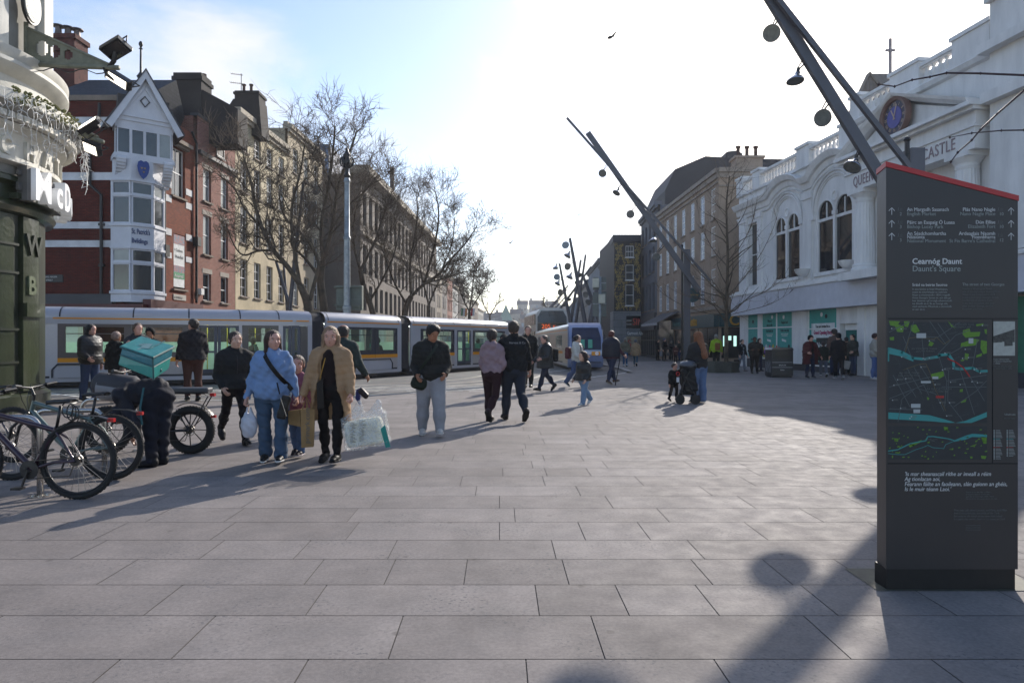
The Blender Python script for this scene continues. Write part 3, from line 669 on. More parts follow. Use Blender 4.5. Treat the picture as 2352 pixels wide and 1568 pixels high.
def brow(cx, hs, rise, h=9.87, n=12): return [(cx-hs-.25, h), (cx-hs, h+.02)]+[(cx-hs+2*hs*k/n, h+.05+rise*math.sin(math.pi*k/n)**.8) for k in range(1, n)]+[(cx+hs, h+.02), (cx+hs+.25, h)]
path = [(-.25, 9.87), (2.6, 9.87)]+brow(sA, 1.75, .55)+brow(sB, 1.85, .7)
mb = MB(); moulding(mb, QW, path+[(S1+.1, 9.87)], COR)
for inner, dz in ((.8, -.55), (.62, -.8)):
    moulding(mb, QW, [(s, h+dz) for s, h in path]+[(S1, 9.87+dz)], [(-.07, 0), (-.05, .09), (.05, .12), (.07, 0)])
mb.build('cornice', QP, q, smooth=True, sharp=35)
# pilasters between the windows, with bowl lamps
pl = MB()
for a, c in ((.05, 1.0), (2.4, 2.9), (7.35, 8.15), (S1-.05, S1+.55)):
    pl.fbox(QW, a, c, 4.6, 9.0, 0, .1); pl.fbox(QW, a-.06, c+.06, 8.75, 9.1, .0, .16)
pl.each('pilaster', QP, q, 12)
for s in (7.72, 11.5): MB().lathe(QW.p(s, 5.15, .3), [(0, -.34), (.2, -.3), (.36, -.12), (.42, .05), (.36, .05), (0, 0)], 14).build('wall_bowl_lamp', QP, q, smooth=True, sharp=50)
# balustrade
def balustrade(F, s0, s1, h, step=.34, pedestals=(), top=1.0, name='balustrade', d=.0):
    b = MB(); b.fbox(F, s0, s1, h, h+.16, d-.18, d+.14); b.fbox(F, s0, s1, h+top-.14, h+top, d-.2, d+.18)
    b.fbox(F, s0, s1, h+top-.2, h+top-.14, d-.14, d+.12)
    for (a, c) in pedestals:
        b.fbox(F, a, c, h+.003, h+top+.1, d-.24, d+.2); b.fbox(F, a-.07, c+.07, h+top+.1, h+top+.24, d-.3, d+.27)
    s = s0+step/2
    while s < s1:
        if not any(a-.1 < s < c+.1 for a, c in pedestals):
            p = F.p(s, h+.16, d-.03); H_ = top-.36
            b.lathe(p, [(.09, 0), (.09, .06), (.05, .1), (.085, .2), (.11, .32*H_/.64), (.08, .5*H_/.64), (.045, H_-.12), (.08, H_-.06), (.09, H_)], 8)
        s += step
    return b.build(name, QP, q, smooth=True, sharp=30)
balustrade(QW, -.1, S1, 10.42, pedestals=((-.1, .75), (2.0, 2.9), (6.9, 8.1), (S1-.9, S1)), top=.95)
MB().fbox(QW, -.1, S1, 9.9, 10.45, -.35, .02).build('parapet', QP, q)
# fascia, canopy band and shopfronts
MB().fbox(QW, -.1, 27, 3.1, 4.3, -.34, .55).build('fascia_board', mat('fascia_white', '#c2c3cb', .5, var=.05), q)
MB().fbox(QW, -.15, 27, 4.3, 4.38, -.3, .62).fbox(QW, -.1, 27, 4.38, 4.47, -.3, .5).fbox(QW, -.1, 27, 4.47, 4.58, -.3, .3).build('fascia_ledge', QP, q)
TQ = mat('turquoise_vinyl', '#3d9c93', .35, var=.06); VW = mat('vinyl_white', '#d9dddc', .5); VI = mat('vinyl_ink', '#1d2a2c', .5); VM = mat('vinyl_magenta', '#a3305f', .5)
MB().fbox(QW, .02, 26, 0, .5, -.3, -.0).build('stall_riser', mat('riser_dark', '#35363b', .6), q)
def shopwin(a, c, h0, h1, cols, bars, m=TQ):
    fr_ = MB(); fr_.fbox(QW, a-.06, a, h0, h1, -.1, .0).fbox(QW, c, c+.06, h0, h1, -.1, .0).fbox(QW, a, c, h0-.07, h0, -.1, .02)
    for k in range(1, cols): x = a+(c-a)*k/cols; fr_.fbox(QW, x-.03, x+.03, h0, h1, -.1, -.0)
    for y_ in bars: fr_.fbox(QW, a, c, y_-.03, y_+.03, -.09, -.003)
    o = fr_.build('shop_window', WFRAME, q)
    MB().face([QW.p(a, h0, -.05), QW.p(c, h0, -.05), QW.p(c, h1, -.05), QW.p(a, h1, -.05)]).build('vinyl_panel', m, o)
    return o
s_ = [QW.su(u) for u in (1717, 1740, 1750, 1819, 1857, 1921, 1930, 1973)]
MB().fbox(QW, 0, s_[0]-.08, 0, 3.1, -.3, .02).fbox(QW, s_[1]+.08, s_[2]-.08, .5, 3.1, -.3, .02).fbox(QW, s_[3]+.08, s_[4]-.08, .35, 3.1, -.3, .05).fbox(QW, s_[5]+.07, s_[6], .0, 3.1, -.3, .02).fbox(QW, s_[7], s_[7]+.5, 0, 3.1, -.3, .1).fbox(QW, s_[7]+.5, 17.4, 0, 3.1, -.3, .02).each('pier', QP, q)
o1 = shopwin(s_[0], s_[1], .6, 3.1, 1, (2.3,)); o2 = shopwin(s_[2], s_[3], .6, 3.1, 2, (2.3,)); o3 = shopwin(s_[4], s_[5], .35, 3.1, 1, (2.15,))
def T_(body, size, s, h, m, par, xs=1, bold=0, al='CENTER'): return text(body, size, QW, s, h, -.035, m, par, 'lettering', .004, al, bold, xs)
cx = (s_[2]*3+s_[3])/4; cx2 = (s_[2]+3*s_[3])/4
for bd_, s, h in (('Fill up on', cx, 2.62), ('what you like', cx, 2.38), ('from brands we', cx, 2.06), ('Bargains look', cx2, 2.5), ('Collect every day', cx2, 2.06)): T_(bd_, .2, s, h, VI, o2, .62)
for s in (cx, cx2): T_('prices you can trust\nevery single day', .09, s, 1.9, VW, o2)
T_('all our year', .2, (s_[0]+s_[1])/2, 1.6, VI, o1, .5)
bb = MB(); cb3 = (s_[4]+s_[5])/2
bb.face([QW.p(s_[4]+.2, 1.62, -.044), QW.p(s_[5]-.2, 1.62, -.044), QW.p(s_[5]-.2, 2.42, -.044), QW.p(s_[4]+.2, 2.42, -.044)])
for s in (cx, cx2): bb.face([QW.p(s-.3, 1.55, -.044), QW.p(s+.15, 1.48, -.044), QW.p(s+.15, 1.6, -.044), QW.p(s-.3, 1.67, -.044)])
bb.build('white_panel', VW, o3)
T_('You are invited to a', .2, cb3, 2.2, VI, o3, .78, .004); T_('Grand Opening Party', .25, cb3, 1.88, VM, o3, .72, .008)
MB().fbox(QW, cb3-.55, cb3+.55, .95, 1.7, -.045, -.03).build('black_panel', VI, o3, bevel=0)
text('Normal', .4, QW, cb3, 1.2, -.025, VW, o3, 'lettering', .004, 'CENTER', .008, .78)
for s, h in ((cb3+.3, 2.75), (cb3-.1, 2.85), (cx+.3, 2.9), (cx2-.1, 2.85), (cx2+.45, 1.25), ((s_[0]+s_[1])/2, 2.7)):
    MB().lathe(QW.p(s, h, -.036), [(.0, 0), (.11, .0), (.11, .003), (0, .003)], 14, axis=(*QW.n, 0)).build('balloon_sticker', VW if h > 2.8 else VI, o2 if s < 8 else o3)
pr_ = ['#c9b32e', '#8b4bb0', '#d6d6d0', '#c2452f', '#4aa35b', '#b0407a', '#3a4fa0', '#e0a030']
for k in range(14):
    s = s_[2]+.25+k*.13; h = .62+.06*(k % 3); r2 = random.Random(k)
    MB().lathe(QW.p(s, h, -.01), [(.0, 0), (.06, 0), (.065, .25+r2.random()*.25), (.03, .42+r2.random()*.2), (0, .6)], 8).build('product_sticker', mat('product_%d' % (k % 8), pr_[k % 8], .4, var=0), o2)
# door
dr = MB().fbox(QW, s_[6], s_[7], 2.35, 3.1, -.3, -.0).build('door_head', QP, q)
MB().fbox(QW, s_[6]+.06, s_[7]-.06, 0.1, 2.3, -.3, -.25).build('door', mat('turquoise_dark', '#1f6a66', .3), q)
MB().fbox(QW, s_[6]+.06, s_[7]-.06, 2.05, 2.35, -.25, -.2).fbox(QW, s_[7]-.3, s_[7]-.2, .05, 2.3, -.25, -.12).build('door_bar', WFRAME, q)
for k, (cc, tt) in enumerate((('#3f7d58', 'bar'), ('#2f6b55', 'café'), ('#1f6270', 'Beag\nSaile'))):
    s = 17.6+k*1.6; MB().fbox(QW, s, s+1.5, .5, 3.0, -.2, -.05).build('poster', mat('poster_%d' % k, cc, .4, var=.1), q); text(tt, .4, QW, s+.1, 2.0, -.04, VW, q, 'lettering', .004)
# portico: columns, architrave with the name, pediment, clock
PD = .75
for cx in (12.75, 15.75, 18.5):
    n_ = 40; prof = []; b = MB(); base, top_ = 4.55, 7.95
    rings = 9; i = 0
    for k in range(rings):
        t = k/(rings-1); h = base+.35+(top_-.4-base-.35)*t; rad = .42-.06*t*t
        for j in range(n_):
            w_ = 2*math.pi*j/n_; rr = rad*(1-.05*(j % 2)); c_ = QW.p(cx, h, PD*.45)
            b.v.append((c_.x+math.cos(w_)*rr, c_.y+math.sin(w_)*rr, h))
    for k in range(rings-1):
        for j in range(n_): b.addf((k*n_+j, k*n_+(j+1) % n_, (k+1)*n_+(j+1) % n_, (k+1)*n_+j))
    c0 = QW.p(cx, 0, PD*.45)
    b.lathe(c0, [(.54, base), (.54, base+.15), (.48, base+.2), (.5, base+.28), (.42, base+.36)], 24)
    b.lathe(c0, [(.36, top_-.4), (.39, top_-.3), (.37, top_-.28), (.39, top_-.2), (.54, top_), (.0, top_)], 24)
    b.fbox(QW, cx-.55, cx+.55, top_, top_+.16, -.2, PD*.45+.45)
    b.build('column', QP, q)
MB().fbox(QW, 12.0, 19.3, 4.2, 4.56, -.2, PD+.35).build('plinth', QP, q)
eb = MB(); eb.fbox(QW, 12.0, 19.3, 8.11, 8.85, -.1, PD); eb.fbox(QW, 11.95, 19.35, 8.85, 8.93, -.1, PD+.06); eb.fbox(QW, 12.0, 19.3, 8.93, 9.4, -.1, PD-.04)
eb.fbox(QW, 11.8, 19.45, 9.4, 9.52, -.1, PD+.2); eb.fbox(QW, 11.7, 19.5, 9.52, 9.66, -.1, PD+.38); eb.build('entablature', QP, q)
tx = mat('carved_letters', '#8d7d80', .6)
text('QUEEN\'S OLD', .62, QW, 12.6, 8.27, PD+.012, tx, q, 'lettering', .012, xs=.62, sp=1.12); text('CASTLE', .6, QW, 16.8, 8.3, PD+.012, tx, q, 'lettering', .012, xs=.74, sp=1.12)
apx, apz = 15.45, 11.15
pb = MB(); pb.prism([QW.p(12.4, 9.66, PD-.1), QW.p(18.8, 9.66, PD-.1), QW.p(apx, apz-.2, PD-.1)], QW.p(0, 0, -.9)-QW.p(0, 0, 0)); pb.build('pediment', QP, q)
rk = MB(); moulding(rk, QW, [(11.8, 9.72), (apx, apz+.12), (19.3, 9.72)], [(-.22, PD-.5), (-.18, PD+.1), (-.02, PD+.3), (.1, PD+.36), (.1, PD-.5)]); rk.build('raking_cornice', QP, q)
rc = R(0); nx_ = Vector((*QW.n, 0)); ck = QW.p(apx+.1, 10.36, PD+.12)
c1 = MB().lathe(ck, [(.0, .06), (.62, .06), (.66, .16), (.78, .2), (.84, .12), (.86, 0)], 32, axis=nx_).build('clock', mat('clock_rim', '#6b5048', .5, .2), q, smooth=True, sharp=35)
MB().lathe(ck, [(0, .09), (.64, .09), (.64, .07)], 32, axis=nx_).build('clock_face', mat('clock_dark', '#241c33', .4), c1)
MB().lathe(ck, [(0, .11), (.42, .11), (.42, .09)], 32, axis=nx_).build('clock_centre', mat('clock_blue', '#3d3a8c', .4), c1)
gold = mat('clock_gold', '#b49b86', .4, .3)
NUM = ['XII', 'I', 'II', 'III', 'IIII', 'V', 'VI', 'VII', 'VIII', 'IX', 'X', 'XI']
for k in range(12):
    w_ = math.pi*2*k/12; M_ = QW.M(apx+.1, 10.36, PD+.12+.095) @ Matrix.Rotation(-w_, 4, 'Z') @ Matrix.Translation((0, .45, 0))
    text(NUM[k], .2, None, 0, 0, 0, gold, c1, 'numeral', .004, 'CENTER', xs=.7, M=M_)
for w_, L_ in ((R(-28), .36), (R(18), .5)):
    M_ = QW.M(apx+.1, 10.36, PD+.12+.12) @ Matrix.Rotation(-w_, 4, 'Z')
    MB().box(-.025, .025, -.1, L_, 0, .012, M_).build('clock_hand', gold, c1)
# attic over the portico
MB().fbox(QW, 11.55, 27, 9.66, 11.4, -.5, .1).build('attic', QP, q)
moul = MB(); moulding(moul, QW, [(11.5, 11.4), (27, 11.4)], [(-.2, .1), (-.15, .25), (0, .35), (.05, .3), (.05, -.4), (-.2, -.4)]); moul.build('attic_cornice', QP, q)
balustrade(QW, 11.5, 24.5, 11.42, pedestals=((11.5, 12.2), (14.2, 15.9), (17.6, 19.3), (20.0, 21.2)), top=.95)
MB().fbox(QW, 19.6, 27, 4.5, 12.9, -.2, .45).fbox(QW, 19.5, 27, 12.9, 13.1, -.3, .6).fbox(QW, 19.5, 27, 9.5, 9.85, -.2, .75).fbox(QW, 19.4, 27, 11.2, 11.5, -.2, .8).build('end_bay', QP, q)
# gabled grey church roof with cross behind
cg = root('church_gable', 'grey ribbed gable roof with a tall cross behind the white building', 'church', (27, 48, 0))
ap = px(1997, 169, 47); le = px(1938, 292, 47); re_ = px(2062, 262, 47); rib = mat('ribbed_metal', '#6a635f', .6, var=.1)
MB().prism([ap, le, (le.x, 47, 0), (re_.x, 47, 0), re_], (0, .3, 0)).build('gable_wall', rib, cg)
rb = MB()
for k in range(14):
    x = le.x+.2+k*.27; zt = ap.z-(ap.x-x)*(ap.z-le.z)/(ap.x-le.x) if x < ap.x else ap.z-(x-ap.x)*(ap.z-re_.z)/(re_.x-ap.x)
    rb.box(x-.03, x+.03, 46.93, 47.0, 10, zt-.12)
rb.build('ribs', rib, cg)
rm_ = mat('church_roof', '#6f675f', .8); MB().prism([px(1996, 169.5, 47.3), px(2088, 169.5, 49.5), px(2112, 262, 47.4), px(1985, 262, 47.3)], (0, .5, .02)).build('roof', rm_, cg)
MB().prism([ap+Vector((0, -.12, .1)), le+Vector((0, -.12, .1)), le+Vector((0, -.12, -.1)), ap+Vector((0, -.12, -.1))], (0, .5, 0)).build('roof_edge', rm_, cg)
MB().prism([ap+Vector((0, -.12, .1)), re_+Vector((0, -.12, .1)), re_+Vector((0, -.12, -.1)), ap+Vector((0, -.12, -.1))], (0, .4, 0)).build('roof_edge', rm_, cg)
cx_ = px(2046, 169, 48.5); MB().box(cx_.x-.08, cx_.x+.08, 48.5, 48.65, cx_.z-.3, cx_.z+2.5).box(cx_.x-.33, cx_.x+.33, 48.51, 48.64, cx_.z+1.6, cx_.z+1.74).build('cross', mat('cross_metal', '#8a7f80', .5), cg)

# ================================================================ brown building with the green shop
BQ = Fr(13.4, 63.0, 13.9, 46.0); BG = Fr(13.9, 45.98, 26, 45.98)
TAN = mat('tan_render', '#a08b77', .9, var=.12, scale=.6, bump=.08); TRIMT = mat('tan_trim', '#978a7d', .85)
tn = root('tan_rendered_building', 'tan rendered building with tall white windows behind the young tree', 'building', (15, 54, 0))
S = [1.3+k*2.45 for k in range(7)]; ops = [(s-.45, s+.45, a, e) for s in S for a, e in ((4.2, 6.5), (7.4, 9.4), (9.9, 12.0))]
wall('wall', BQ, 0, BQ.L, 0, 12.9, ops, TAN, tn, rev=.15); MB().fbox(BQ, .02, BQ.L-.02, .1, 12.8, -9, -.2).build('wall_core', TAN, tn)
for o in ops: window(BQ, *o, tn, WFRAME, mat('window_lilac', '#9aa0ae', .15, var=.1), d=-.02, bars=(2, 4), sill=.1, sillm=TRIMT)
MB().fbox(BG, 0.01, BG.L, 0, 12.9, -10, 0).build('end_wall', TAN, tn)
cb = MB()
for F, a, c in ((BQ, 0, BQ.L), (BG, 0, BG.L)):
    cb.fbox(F, a, c, 12.9, 13.2, -.3, .22); cb.fbox(F, a, c, 12.55, 12.9, -.01 if F is BQ else 0.0, .1); cb.fbox(F, a, c, 11.95 if F is BG else 12.2, 12.05 if F is BG else 12.3, 0, .08); cb.fbox(F, a, c, 3.7, 3.95, 0, .1)
cb.build('cornice', TRIMT, tn)
TEAL = mat('teal_fascia', '#123f46', .4, var=.08)
MB().fbox(BQ, 6.0, BQ.L, 2.5, 3.4, 0, .3).fbox(BG, 0, 4, 2.5, 3.4, 0, .3).build('fascia_board', TEAL, tn)
yl = mat('yellow_letters', '#b98a2a', .5)
text('Centra', .95, BQ, 11.2, 2.68, .32, yl, tn, 'lettering', .03, xs=.75, bold=.012)
text('Ce', 1.0, BG, .62, 2.62, .32, yl, tn, 'lettering', .03, bold=.012)
text('Insomnia', .6, BQ, 6.6, 2.75, .32, mat('teal_pale', '#3f6f70', .5), tn, 'lettering', .02)
sw = MB()
for k in range(5): sw.fbox(BQ, 6.2+k*2.2, 8.2+k*2.2, .4, 2.45, .01, .05)
sw.fbox(BG, .2, 1.5, .4, 2.45, .01, .05); sw.each('shop_window', GDARK, tn)
for k in range(3): MB().fbox(BG, .3+.35*k, .5+.35*k, 1.2+.4*(k % 2), 1.9, .06, .07).build('lit_display', mat('lit_display', '#c7e8dc', .5, emit=('#bfeee0', .8)), tn)
MB().fbox(BQ, .1, 5.9, 0.3, 3.3, .01, .05).build('shop_window', GDARK, tn)
ap_ = MB().lathe(BQ.p(5.0, 1.6, .07), [(0, .02), (.55, .02), (.55, -.02)], 20, axis=(*BQ.n, 0)); ap_.fbox(BQ, 4.45, 5.55, .0, 1.6, .05, .09); ap_.build('arched_doorway', LEADM, tn)
sg = root('projecting_round_sign', 'dark teal round projecting sign on the tan building', 'sign', tuple(BQ.p(14.0, 4.9, .8)))
MB().lathe(BQ.p(14.0, 4.85, .85), [(0, .06), (.5, .06), (.53, 0), (.5, -.06), (0, -.06)], 24, axis=(0, 1, 0)).fbox(BQ, 13.97, 14.03, 4.8, 4.9, 0, .4).build('sign_disc', TEAL, sg)
text('Insomnia', .22, Fr(12.6, 49, 13.6, 49), 0, 4.8, .0, yl, sg, 'lettering', .01, 'CENTER', M=Matrix.Translation((BQ.p(14, 0, .85).x, BQ.p(14, 0, 0).y-.08, 4.8)) @ Matrix.Rotation(R(90), 4, 'X'))
aw = root('shop_awning', 'grey sloping shop awning beside the dark shopfront', 'awning', tuple(BQ.p(4.5, 3.2, 1)))
MB().prism([BQ.p(2.0, 4.0, .05), BQ.p(2.0, 3.05, 1.9), BQ.p(2.0, 3.0, 1.9), BQ.p(2.0, 3.92, .05)], BQ.p(5.6, 0)-BQ.p(2.0-2.0, 0)).build('awning_cloth', mat('awning_cloth', '#4b494b', .8), aw)
MB().fbox(BQ, 2.0, 7.6, 2.85, 3.03, 1.86, 1.93).build('valance', mat('valance', '#a9a9ad', .6), aw)
# chimney, slate hip and the dark mansard behind
ch = MB(); c0 = px(1722, 360, 50); ch.box(c0.x-1.0, c0.x+.95, 50, 51.2, 12.5, 14.95); ch.box(c0.x-1.12, c0.x+1.1, 49.9, 51.3, 14.95, 15.12)
cs = ch.build('chimney', TRIMT, tn); pots([(c0.x-.65+k*.65, 50.6, 15.12) for k in range(3)], mat('pot_dark'), cs, .85, .17)
pots([(15.6+k*.8, 55, 13.1) for k in range(3)], mat('pot_dark'), tn, .5, .18)
MB().face([px(1668, 400, 50), px(1800, 400, 50), px(1735, 368, 52)]).build('roof', SLATE, tn)
md = root('dark_mansard_building', 'building with a large dark mansard roof behind the tan one', 'building', (20, 66, 0))
D_ = mat('mansard_dark', '#39393e', .75, var=.1, scale=.5)
pts = [(1527, 520), (1528, 437), (1550, 389), (1620, 359), (1707, 364), (1815, 366), (1900, 366), (1900, 520)]
MB().prism([px(u, v, 64) for u, v in pts], (0, 9, 0)).build('roof', D_, md)
MB().prism([px(u, v, 66) for u, v in ((1666, 370), (1668, 350), (1672, 348), (1690, 346), (1705, 352), (1706, 370))], (0, 3, 0)).build('roof_plant', D_, md)
MB().box(13.9, 30, 63.9, 74, 0, 12.4).build('wall', D_, md)
# grey building
GQ = Fr(13.9, 73.5, 13.45, 63.05)
gb_ = terrace('grey_stone_building', 'grey stone four storey building with narrow dark windows', GQ, 0, GQ.L, 14.2, mat('grey_stone', '#5f6269', .8, var=.12, scale=.6), (1.3, 3.6, 5.9, 8.2), ((4.6, 7.2), (8.2, 10.6), (11.4, 13.2)), (mat('grey_trim', '#6d7077', .8), .25), GDARK, 1.1, (1, 1), 8, fm=DFRAME, base=None)
MB().fbox(GQ, 0, GQ.L, 2.6, 4.2, .1, .35).build('fascia_board', mat('fascia_charcoal', '#4a4647', .6), gb_)
fr_ = MB()
for k in range(9): fr_.fbox(GQ, .2+k*1.2, .3+k*1.2, .1, 2.6, .1, .18)
fr_.fbox(GQ, .1, GQ.L-.1, 1.6, 1.7, .09, .2).fbox(GQ, 0, GQ.L, 0, .2, .05, .22); fr_.build('shopfront_frame', DFRAME, gb_)
MB().fbox(GQ, .1, GQ.L-.1, .2, 2.6, .02, .1).build('shop_window', GMID, gb_)
# ---- black building painted with gold flowers
MF = Fr(10.78, 72.0, 13.6, 72.0); MS = Fr(11.3, 84.0, 10.78, 72.0)
BLK = mat('painted_black', '#1d1c22', .7, var=.1)
mu = root('floral_painted_building', 'narrow black building painted with gold flowers above a grey shop', 'building', (12, 75, 0))
wz = ((5.6, 7.9), (8.7, 10.2), (11.0-.5, 12.0-.1)); gx0, gx1 = 1.2, 2.05
wr = ((5.3, 7.5), (8.0, 9.6), (10.4, 11.6))
wall('front_wall', MF, 0, MF.L, 4.7, 12.7, [(gx0, gx1, a, e) for a, e in wr], BLK, mu); MB().fbox(MF, .01, MF.L, 0.1, 12.6, -12, -.24).build('wall_core', BLK, mu)
for a, e in wr: window(MF, gx0, gx1, a, e, mu, WFRAME, GMID, d=-.06, bars=(3, 2) if a > 10 else (1, 2), sill=.06)
so_ = [(s-.4, s+.4, a, e) for s in (1.8, 4.2, 6.6, 9.0) for a, e in ((4.9, 6.9), (7.6, 9.4), (10.0, 11.6))]
wall('side_wall', MS, 0, MS.L, 0, 12.7, so_, mat('painted_black_gold', '#1d1c22', .7, scale=3, col2='#4d4630'), mu)
for o in so_: window(MS, *o, mu, DFRAME, GDARK, bars=(1, 2))
MB().fbox(MF, -.15, MF.L, 12.0, 12.75, 0, .12).fbox(MS, 0, MS.L, 12.0, 12.75, 0, .12).build('cornice', mat('cornice_dark', '#3c3f47', .7), mu)
MB().fbox(MF, -.05, MF.L, .0, 4.7, -.2, .1, uv=True).fbox(MS, 0, MS.L, 0, 4.7, -.2, .12, uv=True).build('shop_cladding', brick('grey_cladding', '#8d9195', '#85898e', '#64676b', 1.6, .75, .02), mu)
MB().fbox(MF, 1.25, MF.L-.02, 2.9, 4.2, .1, .16).build('upper_window', GDARK, mu); MB().fbox(MF, 1.2, MF.L, 2.1, 2.75, .1, .3).build('sign_board', mat('sign_grey', '#6d7277', .5), mu)
MB().fbox(MF, 1.25, MF.L, .1, 2.05, .1, .16).build('shop_window', mat('shop_cream', '#b9ae93', .6, scale=1.2, col2='#5a3c38'), mu)
text('Garment Alterations', .5, MF, 1.3, 2.22, .32, VW, mu, 'lettering', .01, xs=.62, bold=.008); rd = mat('red_letters', '#b3231f', .5)
text('SINGER', 1.0, MF, 1.9, 3.25, .18, rd, mu, 'lettering', .01, xs=.75, bold=.015); text('S', 1.0, MF, 1.35, 1.0, .18, rd, mu, 'lettering', .01)
for y_ in (3.3, 3.7): MB().fbox(MF, 1.25, 1.8, y_, y_+.04, .16, .18).build('window_bar', WFRAME, mu)
# gold plant pattern: winding stems with curls, leaves and blooms, painted relief
GO = mat('gold_flower_paint', '#a88f4a', .5, var=.2, scale=4)
def gold():
    r = random.Random(12); b = MB()
    def ok(s, h): return 0.04 < s < MF.L-.04 and 4.75 < h < 11.9 and not any(gx0-.06 < s < gx1+.06 and a-.08 < h < e+.08 for a, e in wr)
    def rib(pts, w0, w1):
        n = len(pts)
        for i in range(n-1):
            (a, c), (e, g) = pts[i], pts[i+1]
            if not (ok(a, c) and ok(e, g)): continue
            t = Vector((e-a, g-c)); 
            if t.length < 1e-6: continue
            t.normalize(); nn = Vector((-t.y, t.x)); wa = w0+(w1-w0)*i/n; wb_ = w0+(w1-w0)*(i+1)/n
            b.face([MF.p(a+nn.x*wa, c+nn.y*wa, .008), MF.p(e+nn.x*wb_, g+nn.y*wb_, .008), MF.p(e-nn.x*wb_, g-nn.y*wb_, .008), MF.p(a-nn.x*wa, c-nn.y*wa, .008)])
    def leaf(s, h, an, L_):
        pts = [(s+math.cos(an)*L_*t-math.sin(an)*wd, h+math.sin(an)*L_*t+math.cos(an)*wd) for t, wd in ((0, 0), (.35, .2*L_), (.7, .16*L_), (1, 0), (.7, -.13*L_), (.35, -.17*L_))]
        if all(ok(*p) for p in pts): b.face([MF.p(*p, .012) for p in pts])
    def flower(s, h, R_):
        for k in range(7):
            w_ = k*2*math.pi/7+.3
            for rr, ll in ((.35, .62),): leaf(s+math.cos(w_)*R_*.25, h+math.sin(w_)*R_*.25, w_, R_*.8)
        rib([(s+math.cos(t*.6)*R_*.16, h+math.sin(t*.6)*R_*.16) for t in range(11)], .02, .02)
    for x0, ph in ((.25, 0), (.85, 2.1), (1.5, 3.6), (2.1, 1), (2.6, 4.4)):
        pts = [(x0+.22*math.sin(ph+k*.22), 4.8+k*.09) for k in range(80)]; rib(pts, .03, .02)
        for k in range(3, 78, 4):
            s, h = pts[k]; sg = 1 if (k//4) % 2 else -1; cu = [(s+sg*(.02+.2*math.sin(t*.22)*(1-t*.02))*math.cos(t*.28), h+.26*math.sin(t*.24)*(1-t*.03)) for t in range(16)]
            rib(cu, .024, .012); leaf(s-sg*.03, h, math.pi/2+sg*-1.2+r.uniform(-.3, .3), .2+r.random()*.1); leaf(s, h+.1, math.pi/2+sg*.9, .17)
    for s, h in ((.5, 11.4), (2.4, 11.3), (.75, 9.3), (2.35, 8.9), (.6, 7.9), (2.4, 7.1), (.75, 6.3), (2.5, 5.5), (.35, 5.2), (1.6, 8.3), (1.6, 10.0), (.3, 10.4), (2.5, 10.1)): flower(s, h, .33)
    for k in range(200):
        s, h = r.uniform(.05, 2.75), r.uniform(4.8, 11.85); leaf(s, h, r.uniform(0, 6.28), r.uniform(.1, .2))
    for k in range(70):
        s, h = r.uniform(.1, 2.7), r.uniform(4.9, 11.8); q0 = r.uniform(0, 6.28); rib([(s+math.cos(q0+t*.45)*(.17-.009*t), h+math.sin(q0+t*.45)*(.17-.009*t)) for t in range(15)], .022, .01)
    b.build('flower_pattern', GO, mu)
gold()
# further right side
for i, (x0, y0, x1, y1, H, c, lb) in enumerate(((12.4, 96, 11.8, 84.2, 11.8, '#6e7176', 'grey plastered building with dormers behind the road sign'), (13.2, 118, 12.5, 96.2, 13, '#8a8f95', 'pale grey terrace far down the right side'), (14.5, 150, 13.3, 118.2, 12, '#9b948a', 'buff terrace near the far end of the right side'), (17, 210, 14.6, 150.2, 11, '#7f8894', 'blue grey terrace at the far end of the right side'))):
    F = Fr(x0, y0, x1, y1); terrace('terraced_building', lb, F, 0, F.L, H, mat('far_right_%d' % i, c, .9, scale=.5), [1.5+2.6*k for k in range(int((F.L-1)/2.6))], ((4.6, 6.8), (8.0, 10.0)), (mat('grey_trim'), .3), None, 1.1, (1, 2), 20+i)
# hillside houses and a spire at the head of the street
hr = random.Random(9); hc = ['#8d8f93', '#a9a39b', '#7c8793', '#9aa7b5', '#b7b1a6', '#8f7a70', '#6c6f76']; hw = ['grey', 'beige', 'slate blue', 'pale blue', 'cream', 'brick red', 'dark grey']
HR = mat('hill_roof', '#4b4b50', .8)
def house(x, y, w_, dp, h, k, lab, zb=None):
    z = hill_h(x, y)-1 if zb is None else zb; o = root('hill_house', lab, 'house', (x, y, z)); m = mat('house_%d' % k, hc[k], .9, var=.1, scale=.3)
    MB().box(x-w_/2, x+w_/2, y, y+dp, z, z+h).build('wall', m, o)
    MB().prism([(x-w_/2-.3, y-.3, z+h), (x-w_/2-.3, y+dp/2, z+h+2.6), (x-w_/2-.3, y+dp+.3, z+h)], (w_+.6, 0, 0)).build('roof', HR, o)
    MB().box(x-w_/2+.4, x-w_/2+1.6, y+dp/2-.5, y+dp/2+.5, z+h+1.2, z+h+3.8).build('chimney', m, o)
    n = max(1, int(w_/3))
    for j in range(int(h/3)):
        for i in range(n):
            a = x-w_/2+w_*(i+.5)/n; MB().box(a-.5, a+.5, y-.05, y+.05, z+1.4+j*3, z+2.9+j*3).build('window', GDARK, o)
spots = []
for row, (y, us) in enumerate(((262, (1128, 1160, 1192, 1222, 1345)), (300, (1110, 1144, 1178, 1210, 1336, 1362)), (345, (1096, 1124, 1150, 1186, 1216, 1246, 1276, 1310, 1345)), (400, (1200, 1232, 1268, 1300, 1330, 1358)), (470, (1236, 1262, 1290, 1322, 1350)))):
    for u in us: spots.append((u, y+hr.uniform(-6, 6), row))
place = ['low on the hill', 'on the lower slope', 'half way up the hill', 'on the upper slope', 'on the skyline']
seen = {}
